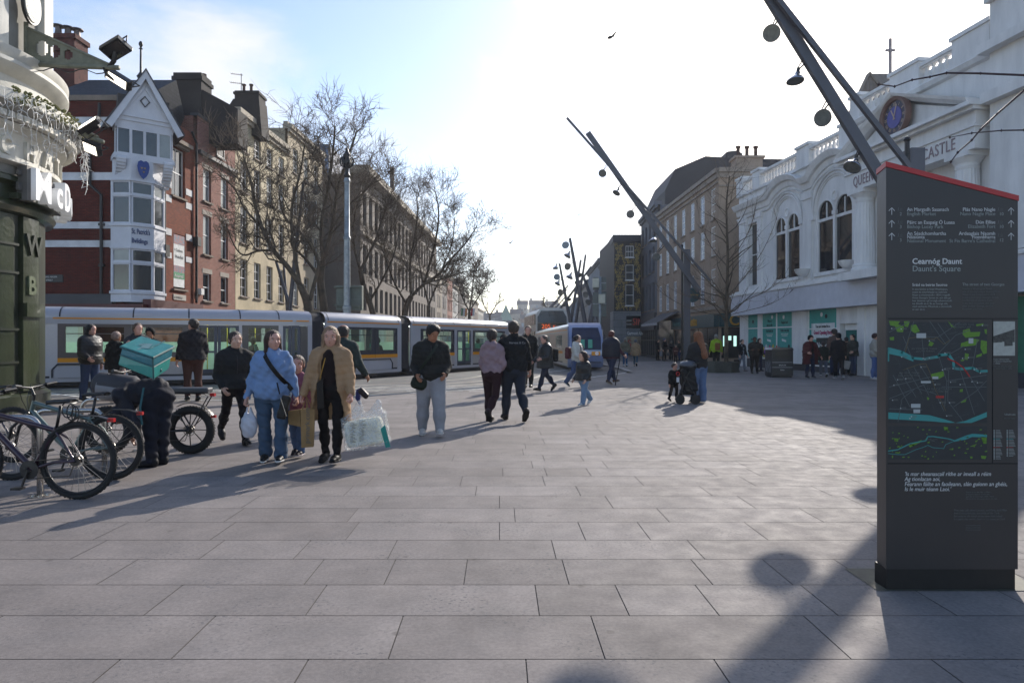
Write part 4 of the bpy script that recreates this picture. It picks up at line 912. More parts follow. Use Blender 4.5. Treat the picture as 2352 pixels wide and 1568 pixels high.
for u, y, row in spots:
    k = hr.randrange(7); x = (u-CU)/F0*y; base = f'{hw[k]} house {place[row]} beyond the street'; seen[base] = seen.get(base, 0)+1; n = seen[base]
    house(x, y, hr.uniform(5.5, 9), 8, hr.choice([5.5, 6.5, 8]), k, base if n == 1 else base+[', the more right hand one', ', the rightmost one', ', the far right one', ', the last on the right'][n-2])
sx, sy = (1162-CU)/F0*320, 320; sz = hill_h(sx, sy)
sp = root('church_spire', 'small green pyramid church spire on the hill over the street', 'spire', (sx, sy, sz)); MB().box(sx-3, sx+3, sy-3, sy+3, sz-1, 10.5).build('tower', mat('house_4'), sp)
MB().lathe((sx, sy, 10.5), [(5, 0), (0, 8.5)], 4, a0=math.pi/4, a1=math.pi/4+2*math.pi).build('spire_roof', mat('copper_green', '#6a8a7e', .7), sp)
# ================================================================ slanted lighting masts
MST = mat('mast_grey', '#54555c', .45, .3, var=.08); ALU = mat('spun_aluminium', '#b9bdc4', .22, .9, var=.05); LENS = mat('lamp_glass', '#6d706c', .12, .2, var=.15, scale=9, spec=1)
def square_beam(b, a, c, w_, t_=None, ref=Vector((0, 1, 0))):
    a, c = Vector(a), Vector(c); t = (c-a).normalized(); e1 = (ref-t*ref.dot(t)).normalized(); e2 = t.cross(e1); t_ = t_ or w_; i = len(b.v)
    for p in (a, c):
        for s1, s2 in ((-1, -1), (1, -1), (1, 1), (-1, 1)): b.v.append(tuple(p+e1*s1*t_/2+e2*s2*w_/2))
    for f in ((0, 1, 2, 3), (7, 6, 5, 4), (0, 4, 5, 1), (1, 5, 6, 2), (2, 6, 7, 3), (3, 7, 4, 0)): b.addf([i+k for k in f])
def flood(parent, arm, pos, aim, r=.26, name='floodlight'):
    """dish lamp: arm point on the mast, dish centre, aim direction"""
    arm, pos, aim = Vector(arm), Vector(pos), Vector(aim).normalized()
    o = MB().lathe(pos, [(.05, -r*1.15), (r*.32, -r*1.1), (r*.36, -r*.75), (r*.5, -r*.62), (r*.86, -r*.25), (r, 0), (r*1.04, .01), (r*1.04, .03), (r*.97, .03)], 20, axis=aim).build(name, ALU, parent, smooth=True, sharp=50)
    MB().lathe(pos, [(0, .012), (r*.97, .012)], 20, axis=aim).build('lens', LENS, o)
    nb = pos-aim*r*1.0; g = MB(); up = Vector((0, 0, 1))
    g.tube([arm, nb+up*.06], .02, 6); g.tube([arm+up*.25, nb+up*.12, nb], .016, 6); g.tube([nb, nb+up*r*.5+(arm-nb)*.1], r*.2, 8)
    side = aim.cross(up).normalized()*r*.75; g.tube([nb, pos+side*1.0-aim*r*.2], .014, 5)
    g.build('bracket', PIPE, o)
    return o
MG = 'slanted lighting masts on the square'
def mast(label, Y, post_u, post_v, base_z, main, thin, lamps, pw=.46, bw=.5, tw=.2, grp=MG, post=True, lr=.27, back=0):
    bp = px(post_u, post_v, Y); o = root('lighting_mast', label, 'lighting mast', (bp.x, Y, base_z), grp)
    if post:
        MB().box(bp.x-pw/2, bp.x+pw/2, Y-.12, Y+.3, base_z, bp.z).build('post', MST, o)
        MB().tube([(bp.x-pw/2-.1, Y-.1, base_z), (bp.x-pw/2-.1, Y-.1, bp.z+.15)], .06, 8).lathe((bp.x-pw/2-.1, Y-.1, bp.z+.15), [(.06, 0), (.09, .05), (.05, .12), (0, .14)], 8).build('cable_pipe', PIPE, o)
    m = [px(u, v, Y-.35+back*i) for i, (u, v) in enumerate(main)]; b = MB(); square_beam(b, m[0], m[1], bw, bw*.6); b.build('main_beam', MST, o)
    if thin:
        t = [px(u, v, Y-.36-.16) for u, v in thin]; b = MB(); square_beam(b, t[0], t[1], tw, tw); b.build('thin_beam', MST, o)
        c = (t[0]+t[1])/2
    for (u, v, ax) in lamps:
        p = px(u, v, Y-.35); a, c = m[0], m[1]; d = c-a; k = max(0, min(1, (p+Vector((0, 0, lr*1.5))-a).dot(d)/d.length_squared)); arm = a+d*k
        flood(o, arm, p, ax, lr)
    return o
mast('near grey slanted mast with four dish floodlights leaning over the map sign', 17.6, 2103, 342, 0, [(2062, 470), (1716, -90)], [(2090, 385), (1740, -60)], [(1772, 77, (-.25, -.9, -.25)), (1827, 185, (-.35, -.2, -1)), (1889, 271, (-.1, -.95, -.3)), (1958, 383, (-.55, -.3, -.85))], pw=.35, bw=.26, tw=.12, lr=.21)
mast('middle grey slanted mast with dish floodlights beside the young tree', 40, 1577, 573, 0, [(1606, 668), (1350, 305)], [(1632, 645), (1302, 271)], [(1384, 398, (-.3, -.8, -.5)), (1416, 443, (-.5, -.3, -.8)), (1448, 492, (-.2, -.95, -.2)), (1500, 553, (-.3, -.3, -.9)), (1507, 590, (-.1, -.9, -.35))], pw=.38, bw=.3, tw=.12, lr=.23)
def plainmast(label, Y, base, top, lamps, w_=.25, lr=.42, name='lighting_mast'):
    a, c = px(*base, Y), px(*top, Y); a = a+(c-a)*((0-a.z)/(c.z-a.z)); o = root(name, label, 'lighting mast', tuple(a), MG)
    MB().tube([a, a+(c-a)*.55, c], [w_, w_*.85, w_*.55], 8).build('pole', MST, o, smooth=True, sharp=60)
    for u, v, ax in lamps:
        p = px(u, v, Y-.1); d = c-a; k = (p+Vector((0, 0, lr*1.2))-a).dot(d)/d.length_squared; flood(o, a+d*min(1, k), p, ax, lr)
    return o
plainmast('tall leaning pole with four dish lamps, left of the painted black building', 56, (1344, 742), (1309, 547), [(1299, 563, (-.3, -.9, .1)), (1303, 588, (-.5, -.2, -.8)), (1304, 612, (-.6, -.8, 0)), (1308, 637, (-.4, -.2, -.9))], .2, .3)
plainmast('shorter leaning pole with four dish lamps above the bus', 60, (1309, 735), (1285, 605), [(1276, 616, (-.3, -.2, -.9)), (1279, 636, (0, -1, .1)), (1280, 652, (-.5, -.2, -.8)), (1287, 671, (-.7, -.7, 0))], .17, .28)
for i, (lb, Y, ba, to, lm) in enumerate((
    ('slim grey pole leaning slightly right behind the pole with four lamps', 74, (1310, 745), (1334, 597), [(1331, 632, (.3, -.5, -.6))]),
    ('slim grey pole with its tip furthest up among the crossed poles', 78, (1322, 745), (1345, 585), [(1326, 650, (-.4, -.5, -.6))]),
    ('long grey pole leaning far right across the crossed poles', 82, (1262, 742), (1358, 612), [(1330, 664, (.4, -.6, -.4))]),
    ('slim pole leaning left behind the road sign panels', 70, (1378, 745), (1341, 640), [(1345, 677, (-.6, -.6, -.2)), (1351, 694, (-.6, -.5, -.4))]),
    ('thin pole leaning left with its tip over the crossed poles', 90, (1384, 745), (1339, 630), []),
    ('low pole leaning right behind the bus roof', 95, (1240, 742), (1305, 655), [(1307, 688, (.2, -.5, -.8))]),
    ('grey pole leaning right above the bus, second of the fan', 105, (1228, 742), (1302, 665), [(1297, 700, (.2, -.6, -.6))]),
    ('grey pole leaning right above the bus, lowest of the fan', 118, (1246, 742), (1300, 680), []),
    ('thick pole rising right beside the silver tram front', 62, (1355, 745), (1372, 655), [(1368, 690, (-.5, -.6, -.5))]))):
    plainmast(lb, Y, ba, to, lm, .2 if i != 8 else .3, .33)
# left side mast in front of the cream terrace, behind the tram
plainmast('slim leaning pole with three dish floodlights in front of the cream terrace', 40, (664, 720), (697, 418), [(716, 475, (.15, -.95, .1)), (712, 511, (.2, -.9, -.3)), (702, 552, (.1, -.95, 0)), (727, 437, (.8, -.3, -.5))], .14, .3)
plainmast('short grey pole leaning left beside the slim lamp pole', 41, (668, 712), (634, 600), [], .14, .25)
plainmast('short grey pole leaning the same way behind the lamp pole', 42, (660, 712), (651, 600), [], .11, .25)
# ---- tall galvanised lamppost with ornate black top and cabinet
lp = root('tall_lamppost', 'tall galvanised column with ornate black head rising behind the tram', 'lamppost', ((797-CU)/F0*30, 30, 0)); X = (797-CU)/F0*30
MB().lathe((X, 30, 0), [(.18, 0), (.18, 2.9), (.2, 2.92), (.2, 3.05), (.15, 3.1), (.135, 6.0), (.155, 6.02), (.155, 6.1), (.12, 6.15), (.11, 8.5), (.14, 8.52), (.14, 8.6), (.1, 8.7)], 16).build('pole', mat('galvanised', '#8f9496', .45, .6, var=.2, scale=5), lp, smooth=True, sharp=40)
b = MB().lathe((X, 30, 8.7), [(.11, 0), (.15, .1), (.09, .2), (.09, .45), (.16, .55), (.2, .7), (.13, .85), (.18, 1.0), (.08, 1.15), (.05, 1.3), (0, 1.35)], 12)
for k in range(6):
    w_ = k*math.pi/3; c, s = math.cos(w_), math.sin(w_)
    b.tube([(X+c*.1, 30+s*.1, 9.15), (X+c*.25, 30+s*.25, 9.25), (X+c*.3, 30+s*.3, 9.45), (X+c*.22, 30+s*.22, 9.6), (X+c*.14, 30+s*.14, 9.5)], .04, 6)
b.build('ornate_head', PIPE, lp, smooth=True, sharp=50)
MB().box(X-.55, X+.6, 30.25, 30.6, 2.9, 4.0).box(X-.5, X+.55, 30.2, 30.3, 3.0, 3.4).build('cabinet', mat('sage_cabinet', '#5f665d', .6), lp, bevel=.02)
b = MB()
for h in (3.9, 3.1): b.box(X-.62, X+.64, 30.1, 30.22, h, h+.06)
b.build('cabinet_band', mat('sage_cabinet'), lp)
# ---- road sign seen from behind
X = (1378-CU)/F0*42; rs = root('road_sign_back', 'grey backs of stacked road sign panels on a pale pole', 'road sign', (X, 42, 0))
MB().tube([(X, 42, 0), (X, 42, px(0, 635, 42).z)], .09, 10).build('pole', mat('galvanised'), rs, smooth=True)
GRN = mat('sign_back_grey', '#5f6662', .6)
for v0, v1, u0, u1 in ((637, 666, 1362, 1392), (671, 727, 1361, 1392)):
    a, c = px(u0, v1, 42.2), px(u1, v0, 42.2); MB().box(a.x, c.x, 42.1, 42.16, a.z, c.z).build('panel', GRN, rs)
    MB().box(a.x, c.x, 42.05, 42.1, (a.z+c.z)/2, (a.z+c.z)/2+.06).build('rail', mat('galvanised'), rs)
for u, v in ((1368, 650), (1382, 686)): p = px(u, v, 41.9); MB().box(p.x-.2, p.x+.2, 41.75, 41.95, p.z-.28, p.z+.28).build('control_box', mat('cream_plastic'), rs, bevel=.02)

# ================================================================ tram
SILV = mat('tram_silver', '#adabb0', .35, .12, var=.03, scale=.8, coat=.4); SILL = mat('tram_silver_low', '#a8a19f', .4, .2, var=.05)
SEAM = mat('tram_seam', '#2a2a30', .5); ORG = mat('tram_orange', '#d78a00', .45, var=.02); TDRK = mat('tram_dark_band', '#33323a', .25, var=.05, spec=.8); TBEI = mat('tram_band_taupe', '#5f5552', .35, var=.05)
TGL = glassmat('tram_glass', '#c4dfd3', .30); GANG = mat('gangway_rubber', '#2c2b31', .8)
def tram_path(pts):
    P = [Vector(p) for p in pts]; cum = [0]
    for i in range(1, len(P)): cum.append(cum[-1]+(P[i]-P[i-1]).length)
    def f(s, h, d=0):
        s_ = max(0, min(cum[-1]-1e-6, s)); i = max(k for k in range(len(P)-1) if cum[k] <= s_+1e-9); t = (s-cum[i])/(cum[i+1]-cum[i])
        def tan(j): a = P[max(j-1, 0)]; c = P[min(j+1, len(P)-1)]; return (c-a).normalized()
        q = P[i].lerp(P[i+1], t); tg = (tan(i)*(1-t)+tan(i+1)*t).normalized(); n = Vector((tg.y, -tg.x))
        return Vector((q.x+n.x*d, q.y+n.y*d, h))
    return f, cum[-1]
def ext(b, T, s0, s1, prof, n=None, close=False):
    n = n or max(1, int(abs(s1-s0)/.7)); m = len(prof); i = len(b.v)
    for k in range(n+1):
        s = s0+(s1-s0)*k/n
        for (d, h) in prof: b.v.append(tuple(T(s, h, d)))
    for k in range(n):
        for j in range(m if close else m-1): b.addf((i+k*m+j, i+(k+1)*m+j, i+(k+1)*m+(j+1) % m, i+k*m+(j+1) % m))
    if close: b.addf([i+j for j in range(m)][::-1]); b.addf([i+n*m+j for j in range(m)])
def tbox(b, T, s0, s1, h0, h1, d0, d1): ext(b, T, s0, s1, [(d0, h0), (d1, h0), (d1, h1), (d0, h1)], close=True)
def build_tram(o, T, secs, W=2.2, H=2.68):
    """secs: (s0, s1, [(kind, a, b)...]) car bodies; d = 0 is the near side, negative is the far side"""
    k_ = H/2.68; roofp = [(0, 2.28*k_), (0, 2.32*k_), (-.03, 2.45*k_), (-.13, 2.57*k_), (-.32, 2.65*k_), (-.6, 2.68*k_), (-W+.6, 2.68*k_), (-W+.32, 2.65*k_), (-W+.13, 2.57*k_), (-W, 2.4*k_), (-W, 2.28*k_)]
    for (s0, s1, items, seams) in secs:
        b = MB(); ext(b, T, s0, s1, roofp); rf = b.build('roof', SILV, o, smooth=True, sharp=60)
        for s in seams:
            b = MB(); ext(b, T, s-.02, s+.02, [(d+(.006 if d > -.3 else 0), h+.006) for d, h in roofp[1:7]], 1); b.build('seam', SEAM, rf)
        b = MB(); tbox(b, T, s0, s1, 2.10*k_, 2.285*k_, -.08, 0); tbox(b, T, s0, s1, .2, .33, -.08, .01)
        tbox(b, T, s0, s1, 2.10*k_, 2.285*k_, -W, -W+.08); tbox(b, T, s0, s1, .2, .95, -W, -W+.08); b.build('body_rail', SILV, o)
        b = MB(); tbox(b, T, s0, s1, .33, .40, -.1, -.02); tbox(b, T, s0, s1, .08, .2, -W+.1, -.15); tbox(b, T, s0+.05, s1-.05, .4, .45, -W+.1, -.1); b.build('underframe', SEAM, o)
        b = MB(); tbox(b, T, s0+.1, s1-.15, 2.255*k_, 2.30*k_, -.02, .012); b.build('orange_line', ORG, o)
        for kind, a, c in items:
            if kind in 'WB':              # windowed panel
                bd_ = TBEI if kind == 'B' else TDRK
                b = MB(); tbox(b, T, a, c, .40, .84, -.08, 0); b.build('side_panel', SILL, o)
                b = MB(); tbox(b, T, a, c, .84, .98, -.08, .008); b.build('orange_band', ORG, o)
                b = MB(); tbox(b, T, a, c, .98, 1.16, -.06, -.004); tbox(b, T, a, c, 2.0*k_, 2.10*k_, -.06, -.004); tbox(b, T, a, a+.22, 1.16, 2.0*k_, -.06, -.004); tbox(b, T, c-.22, c, 1.16, 2.0*k_, -.06, -.004)
                wn = b.build('window', bd_, o); b = MB(); ext(b, T, a+.22, c-.22, [(-.03, 1.16), (-.03, 2.0*k_)]); b.build('pane', TGL, wn)
                b = MB(); tbox(b, T, a+.22, c-.22, 1.76*k_, 1.79*k_, -.045, -.015); b.build('window_bar', bd_, wn)
                b = MB(); tbox(b, T, a, c, .95, 1.16, -W, -W+.08); tbox(b, T, a, a+.15, 1.16, 2.1*k_, -W, -W+.08); b.build('far_side', SILL, o)
                n = int((c-a-.4)/.8)
                for q_ in range(n):
                    s = a+.5+q_*.8; b = MB(); tbox(b, T, s, s+.08, .45, 1.42, -.75, -.3); tbox(b, T, s, s+.42, .78, .86, -.75, -.3); b.build('passenger_seat', mat('seat_teal', '#1f4a44', .8), o)
            elif kind == 'D':             # double door
                for e, g in ((a, (a+c)/2-.01), ((a+c)/2+.01, c)):
                    b = MB(); tbox(b, T, e, e+.1, .42, 2.08*k_, -.07, -.01); tbox(b, T, g-.1, g, .42, 2.08*k_, -.07, -.01); tbox(b, T, e+.1, g-.1, .42, .55, -.07, -.01); tbox(b, T, e+.1, g-.1, 2.0*k_, 2.08*k_, -.07, -.01); tbox(b, T, e+.1, g-.1, 1.12, 1.19, -.07, -.01)
                    d = b.build('door', mat('tram_door', '#3d4353', .3, .2), o); b = MB(); ext(b, T, e+.1, g-.1, [(-.04, .55), (-.04, 2.0*k_)]); b.build('pane', TGL, d)
                b = MB(); tbox(b, T, a, c, .45, .9, -W, -W+.08); b.build('far_side', SILL, o)
            elif kind == 'P':             # plain pillar
                b = MB(); tbox(b, T, a, c, .33, 2.10*k_, -.08, .0); b.build('pillar', SILV, o)
                b = MB(); tbox(b, T, a, c, .33, 2.10*k_, -W, -W+.08); b.build('pillar', SILV, o)
            elif kind == 'T':             # solid dark door leaf
                b = MB(); tbox(b, T, a, c, .42, 2.08*k_, -.07, -.01); b.build('door', TDRK, o)
    return o
T1, len1 = tram_path([(-26.5, 20.4), (-20, 21.0), (-15.1, 22.0), (-11.2, 23.6), (-7.7, 25.4), (-5.9, 28.0), (-4.5, 30.7), (-2.3, 34.5), (-.2, 38.8)])
tr = root('long_tram', 'long silver tram with orange stripes curving across the road', 'tram', (-11, 23.8, 0))
sA0 = 11.5   # s at (-15.1,22)
sec1 = (2.0, 19.2, [('P', 2.0, 2.5), ('B', 2.5, 11.2), ('P', 11.2, 12.0), ('B', 12.0, 14.4), ('B', 14.42, 15.9), ('P', 15.9, 16.05)], ())
def su_t(T, L_, u, d=0):
    lo, hi = 0, L_
    for _ in range(40):
        m = (lo+hi)/2; p = T(m, 1, d); 
        if (p.x/p.y*F0+CU) < u: lo = m
        else: hi = m
    return lo
U = lambda u: su_t(T1, len1, u)
secs = [(1.0, U(717), [('P', 1, U(132)), ('B', U(132), U(302)), ('B', U(302.5), U(435)), ('P', U(435), U(449)), ('D', U(449), U(549)), ('P', U(549), U(556)), ('W', U(556), U(640)), ('P', U(640), U(650)), ('D', U(650), U(690)), ('T', U(690.5), U(731-6)-.0), ], [U(x) for x in (137, 306, 434, 552, 641)]),
        (U(747), U(922), [('P', U(747), U(787)), ('W', U(787), U(862)), ('W', U(862.5), U(913)), ('P', U(913), U(922))], [U(x) for x in (754, 916)]),
        (U(944), U(1176), [('P', U(944), U(966)), ('W', U(966), U(1044)), ('P', U(1044), U(1050)), ('D', U(1050), U(1082)), ('P', U(1082), U(1086)), ('W', U(1086), U(1160)), ('P', U(1160), U(1176))], [U(x) for x in (951, 1001, 1043, 1080, 1115, 1150)])]
secs[0][2][-1] = ('T', U(690.5), U(707)); secs[0][2].append(('P', U(707), U(717)))
build_tram(tr, T1, secs)
for a, c in ((U(717), U(747)), (U(922), U(944))):
    b = MB(); n = 22
    for k in range(n):
        s = a+(c-a)*k/n; e = a+(c-a)*(k+.6)/n; ext(b, T1, s, e, [(-.08, .3), (-.08, 2.3), (-.2, 2.5), (-.5, 2.62), (-1.7, 2.62), (-2.0, 2.5), (-2.1, .3)], 1)
    ext(b, T1, a, c, [(-.13, .3), (-.13, 2.28), (-.25, 2.45), (-.5, 2.57), (-1.7, 2.57), (-2.0, 2.45), (-2.07, .3)], 4); b.build('gangway', GANG, tr)
for u in (215, 860, 1142):
    s = U(u); b = MB(); c0 = T1(s, .33, -.12); nrm = (T1(s, 0, 1)-T1(s, 0, 0)); b.lathe(c0, [(0, .05), (.1, .06), (.22, .04), (.24, .08), (.3, .08), (.31, 0), (.33, -.06), (0, -.06)], 24, axis=nrm); wl_ = b.build('wheel', mat('wheel_steel', '#55504c', .4, .6), tr, smooth=True, sharp=40)
    b = MB(); tbox(b, T1, s-1.1, s+1.1, .34, .72, 0.01, .05); b.build('bogie_cover', SILV, tr)
    b = MB()
    for (p, q_) in (((-1.15, .34), (-1.15, .6)), ((-1.15, .6), (-1.0, .78)), ((-1.0, .78), (1.0, .78)), ((1.0, .78), (1.15, .6)), ((1.15, .6), (1.15, .34))): b.tube([T1(s+p[0], p[1], .05), T1(s+q_[0], q_[1], .05)], .028, 6)
    b.build('bogie_trim', SEAM, tr)
LIT = mat('added_ceiling_glow', '#ffffff', .5, var=0, emit=('#f2fff9', 9.0)); MINT = mat('interior_mint', '#aebcb0', .6, var=.1, scale=1.5)  # glowing strips added under the ceiling to brighten the tram interior
for a, c, *_ in secs:
    b = MB(); tbox(b, T1, a+.3, c-.3, 2.2, 2.22, -.9, -.55); b.build('added_ceiling_glow', LIT, tr); b = MB(); tbox(b, T1, a+.1, c-.1, .4, 1.5, -2.1, -2.06); b.build('inner_lining', MINT, tr)
    b = MB(); tbox(b, T1, a+.1, c-.1, 2.23, 2.26, -2.1, -.1); b.build('ceiling', mat('ceiling_grey', '#b9bcb9', .7), tr)
b = MB(); tbox(b, T1, 1, len1, .35, .4, -2.1, -.1); b.build('floor', mat('tram_floor', '#3a3836', .8), tr)
hp = MB()
for u in (480, 530, 600, 770, 835, 1000, 1020, 1110): hp.tube([T1(U(u), .4, -.9), T1(U(u), 2.2, -.9)], .018, 6)
hp.build('grab_poles', mat('grab_pole', '#b5a03f', .3, .5), tr)
for u in (590, 800, 884, 893, 1120):          # seated passengers inside
    c0 = T1(U(u), .95, -.6); b = MB(); b.lathe(c0, [(.0, -.1), (.2, 0), (.23, .2), (.17, .38), (.06, .44), (.06, .5), (.1, .55), (.11, .64), (.06, .74), (0, .76)], 12)
    p_ = root('person', {590: 'dark silhouetted passenger inside the tram, left of the blue fleece woman', 800: 'passenger inside the middle tram car, behind the tan coat woman', 884: 'passenger by the right window of the middle tram car', 893: 'second passenger by the right window of the middle tram car', 1120: 'passenger inside the far tram car behind the walking couple'}[u], 'person', tuple(c0)); b.build('body', mat('passenger_dark', '#221f20', .9), p_, smooth=True)
# ---- second tram coming round the bend
T2, len2 = tram_path([(2.15, 64), (2.35, 50), (2.75, 40), (2.92, 37.0), (3.05, 36.0)])
t2 = root('front_facing_tram', 'silver tram seen from its blue glazed front, with orange stripes, below the bus', 'tram', (4, 45, 0))
# local convention here: side visible is the left side, d grows towards the viewer's left, so mirror d
T2b = lambda s, h, d=0: T2(s, h, -d-.0)
def T2m(s, h, d=0):
    p = T2(s, h, 0); e = T2(s+.05, h, 0) if s < len2-.1 else p; t = (e-p).normalized() if (e-p).length > 1e-6 else Vector((.1, -1, 0)); n = Vector((t.y, -t.x, 0)); return p+n*d
L2 = len2
build_tram(t2, T2m, [(0, L2-7, [('P', 0, 1.0), ('W', 1.0, 6), ('D', 6, 8), ('W', 8, 13), ('P', 13, L2-13), ('W', L2-13, L2-9.4), ('P', L2-9.4, L2-7)], [4, 8, 12]), (L2-7, L2-.6, [('P', L2-7, L2-6.2), ('W', L2-6.2, L2-2.4), ('P', L2-2.4, L2-.6)], [L2-5.6])], W=1.95, H=2.52)
fx0, fy = 2.98, 35.6; fw_ = 1.75
pr = [(0, .2), (-.25, .5), (-.32, .9), (-.1, 1.7), (.55, 2.35), (1.1, 2.52)]
BLUE = mat('tram_front_blue', '#7480a2', .45, .1, spec=.4, var=.04); b = MB(); ns = 10
for (dy, z) in pr:
    for k in range(ns+1):
        x = -1+2*k/ns; b.v.append((fx0+fw_/2+fw_/2*x*(1-.04*max(0, z-2)), fy+dy, z))
for j in range(len(pr)-1):
    for k in range(ns): b.mi[len(b.f)] = 1 if j in (1, 2, 3) else 0; i = j*(ns+1)+k; b.f.append((i, i+1, i+ns+2, i+ns+1))
b.build('front', [BLUE, mat('tram_front_mid', '#7681a3', .2, spec=1, coat=1, var=.1)], t2, smooth=True, sharp=60)
wsm = mat('windscreen_blue', '#18233f', .25, spec=.35, var=.2)
MB().prism([(fx0+.12, fy-.33, 1.1), (fx0+fw_-.12, fy-.33, 1.1), (fx0+fw_-.12, fy-.14, 1.72), (fx0+.12, fy-.14, 1.72)], (0, .08, 0)).prism([(fx0+.12, fy-.14, 1.722), (fx0+fw_-.12, fy-.14, 1.722), (fx0+fw_-.2, fy+.38, 2.25), (fx0+.2, fy+.38, 2.25)], (0, .08, 0)).build('windscreen', wsm, t2)
for ch_ in t2.children:
    if ch_.name.split('.')[0] in ('side_panel', 'pillar', 'window'): ch_.data.materials.clear(); ch_.data.materials.append(mat('tram_beige', '#b8a898', .4, .05, var=.05))
for xx in (.55, .95): MB().box(fx0+xx, fx0+xx+.22, fy-.37, fy-.34, 1.18, 1.62).build('teal_reflection', mat('teal_reflection', '#2f9a86', .3), t2)  # reflections in the windscreen, put in as flat teal panels
MB().box(fx0+.1, fx0+fw_-.1, fy-.26, fy+.1, .42, .46).build('bumper_line', SEAM, t2)
MB().box(fx0, fx0+fw_, fy+.6, fy+1.6, .15, 2.3).build('cab', BLUE, t2)
MB().box(fx0+fw_*.1, fx0+fw_*.35, fy-.36, fy+.05, .8, 1.0).build('orange_panel', ORG, t2); MB().lathe((fx0+fw_*.2, fy-.37, .9), [(0, .03), (.09, .03), (.1, 0)], 10, axis=(0, -1, 0)).build('headlight', mat('headlight', '#d9d4d8', .2, emit=('#ffd8d0', .05)), t2)
MB().box(fx0+fw_*.65, fx0+fw_*.9, fy-.36, fy+.05, .8, 1.0).build('orange_panel', ORG, t2); MB().lathe((fx0+fw_*.8, fy-.37, .9), [(0, .03), (.09, .03), (.1, 0)], 10, axis=(0, -1, 0)).build('headlight', mat('headlight'), t2)
# ================================================================ double decker bus
by = 66; bx0, bx1 = px(1232, 0, by).x, px(1305, 0, by).x; BH = px(0, 706, by).z; bs = root('double_decker_bus', 'grey double decker bus with orange route number above the tram', 'bus', ((bx0+bx1)/2, by, 0))
BW = mat('bus_silver', '#c3c4c4', .35, .2, var=.04); BGs = mat('bus_glass', '#1b222b', .15, spec=.5, var=.2, scale=.6)
def bsec(y, dx, s=1):
    c = (bx0+bx1)/2+dx; w_ = (bx1-bx0)/2
    return [(c-w_, y, .3), (c-w_, y, BH-.9), (c-w_*.93, y, BH-.45), (c-w_*.75, y, BH-.12), (c-w_*.4, y, BH), (c+w_*.4, y, BH), (c+w_*.75, y, BH-.12), (c+w_*.93, y, BH-.45), (c+w_, y, BH-.9), (c+w_, y, .3)]
b = MB(); S_ = [bsec(by+.5, 0), bsec(by+4, -.3), bsec(by+11, -1.0)]; 
for s in S_: b.v += s
for k in range(2):
    for j in range(9): b.addf((k*10+j, k*10+j+1, (k+1)*10+j+1, (k+1)*10+j))
b.addf(range(10)); b.addf([20+k for k in range(10)][::-1]); b.build('body', BW, bs, smooth=True, sharp=35)
b = MB(); c = (bx0+bx1)/2; w_ = (bx1-bx0)/2
b.prism([(c-w_*.92, by+.3, 3.35), (c+w_*.92, by+.3, 3.35), (c+w_*.92, by+.35, BH-.9), (c+w_*.7, by+.4, BH-.3), (c-w_*.7, by+.4, BH-.3), (c-w_*.92, by+.35, BH-.9)], (0, .3, 0)); b.build('upper_windscreen', BGs, bs)
MB().box(c-w_*.93, c+w_*.93, by+.25, by+.5, 2.5, 3.33).build('destination_box', mat('bus_black', '#15161a', .3), bs)
text('205', .6, Fr(c-w_, by+.22, c+w_, by+.22), .5, 2.78, 0, mat('orange_led', '#e06020', .5, emit=('#ff6a20', .5)), bs, 'route_number', .01); text('Kent', .45, Fr(c-w_, by+.22, c+w_, by+.22), 1.6, 2.8, 0, mat('orange_led'), bs, 'route_name', .01)
MB().box(c-w_*.9, c+w_*.9, by+.3, by+.5, 1.0, 2.4).build('windscreen', BGs, bs)
for z0, z1 in ((1.3, 2.5), (3.2, 4.2)):
    for k in range(5):
        y0 = by+1.2+k*1.9; d0 = -(y0-by)*.09; d1 = -(y0+1.7-by)*.09
        MB().prism([(c-w_+d0-.04, y0, z0), (c-w_+d1-.04, y0+1.7, z0), (c-w_+d1-.04, y0+1.7, z1), (c-w_+d0-.04, y0, z1)], (.08, 0, 0)).build('side_window', BGs, bs)
for y0 in (by+2.2, by+8.5):
    for sx in (-1, 1): MB().lathe((c+sx*(w_-.15)-(y0-by)*.09, y0, .5), [(0, .16), (.3, .16), (.5, .1), (.5, -.1), (0, -.1)], 20, axis=(sx, 0, 0)).build('wheel', mat('tyre', '#1d1c1c', .85), bs)
# ================================================================ solar bin, planter
by_ = gz(867); x0 = (1772-CU)/F0*by_; x1 = (1822-CU)/F0*by_; bn = root('solar_litter_bin', 'black solar litter bin on the shaded paving near the turquoise shop windows', 'litter bin', ((x0+x1)/2, by_, 0)); BK = mat('bin_black', '#202125', .4, var=.1)
zt = CH-(798-CV)/F0*by_
b = MB(); b.prism([(x0, by_, .06), (x0, by_, zt-.1), (x0+.03, by_, zt-.03), (x1-.03, by_, zt-.03), (x1, by_, zt-.1), (x1, by_, .06)], (0, .75, 0)); b.box(x0+.04, x1-.04, by_+.04, by_+.7, 0, .06); b.build('body', BK, bn, bevel=.015)
MB().prism([(x0-.02, by_-.04, zt-.1), (x0+.05, by_-.04, zt), (x1-.05, by_-.04, zt), (x1+.02, by_-.04, zt-.1), (x1+.02, by_+.5, zt+.02), (x1-.05, by_+.5, zt+.1)][:4], (0, .85, 0)).build('solar_lid', mat('bin_lid', '#2f3238', .2, spec=.8), bn, bevel=.01)
MB().box(x0+.14, x1-.14, by_-.03, by_, zt-.42, zt-.15).build('hopper', mat('bin_hopper', '#16171a', .3), bn, bevel=.01)
for z in (.42, .63): MB().box(x0+.03, x1-.03, by_-.012, by_-.002, z, z+.025).build('reflective_strip', mat('strip_grey', '#8d9298', .4), bn)
fb = Fr(x0, by_-.012, x1, by_-.012)
text('BRUSCAR', .07, fb, fb.L/2, .50, .004, VW, bn, 'lettering', .002, 'CENTER'); text('Litter', .08, fb, fb.L/2, .3, .004, VW, bn, 'lettering', .002, 'CENTER')
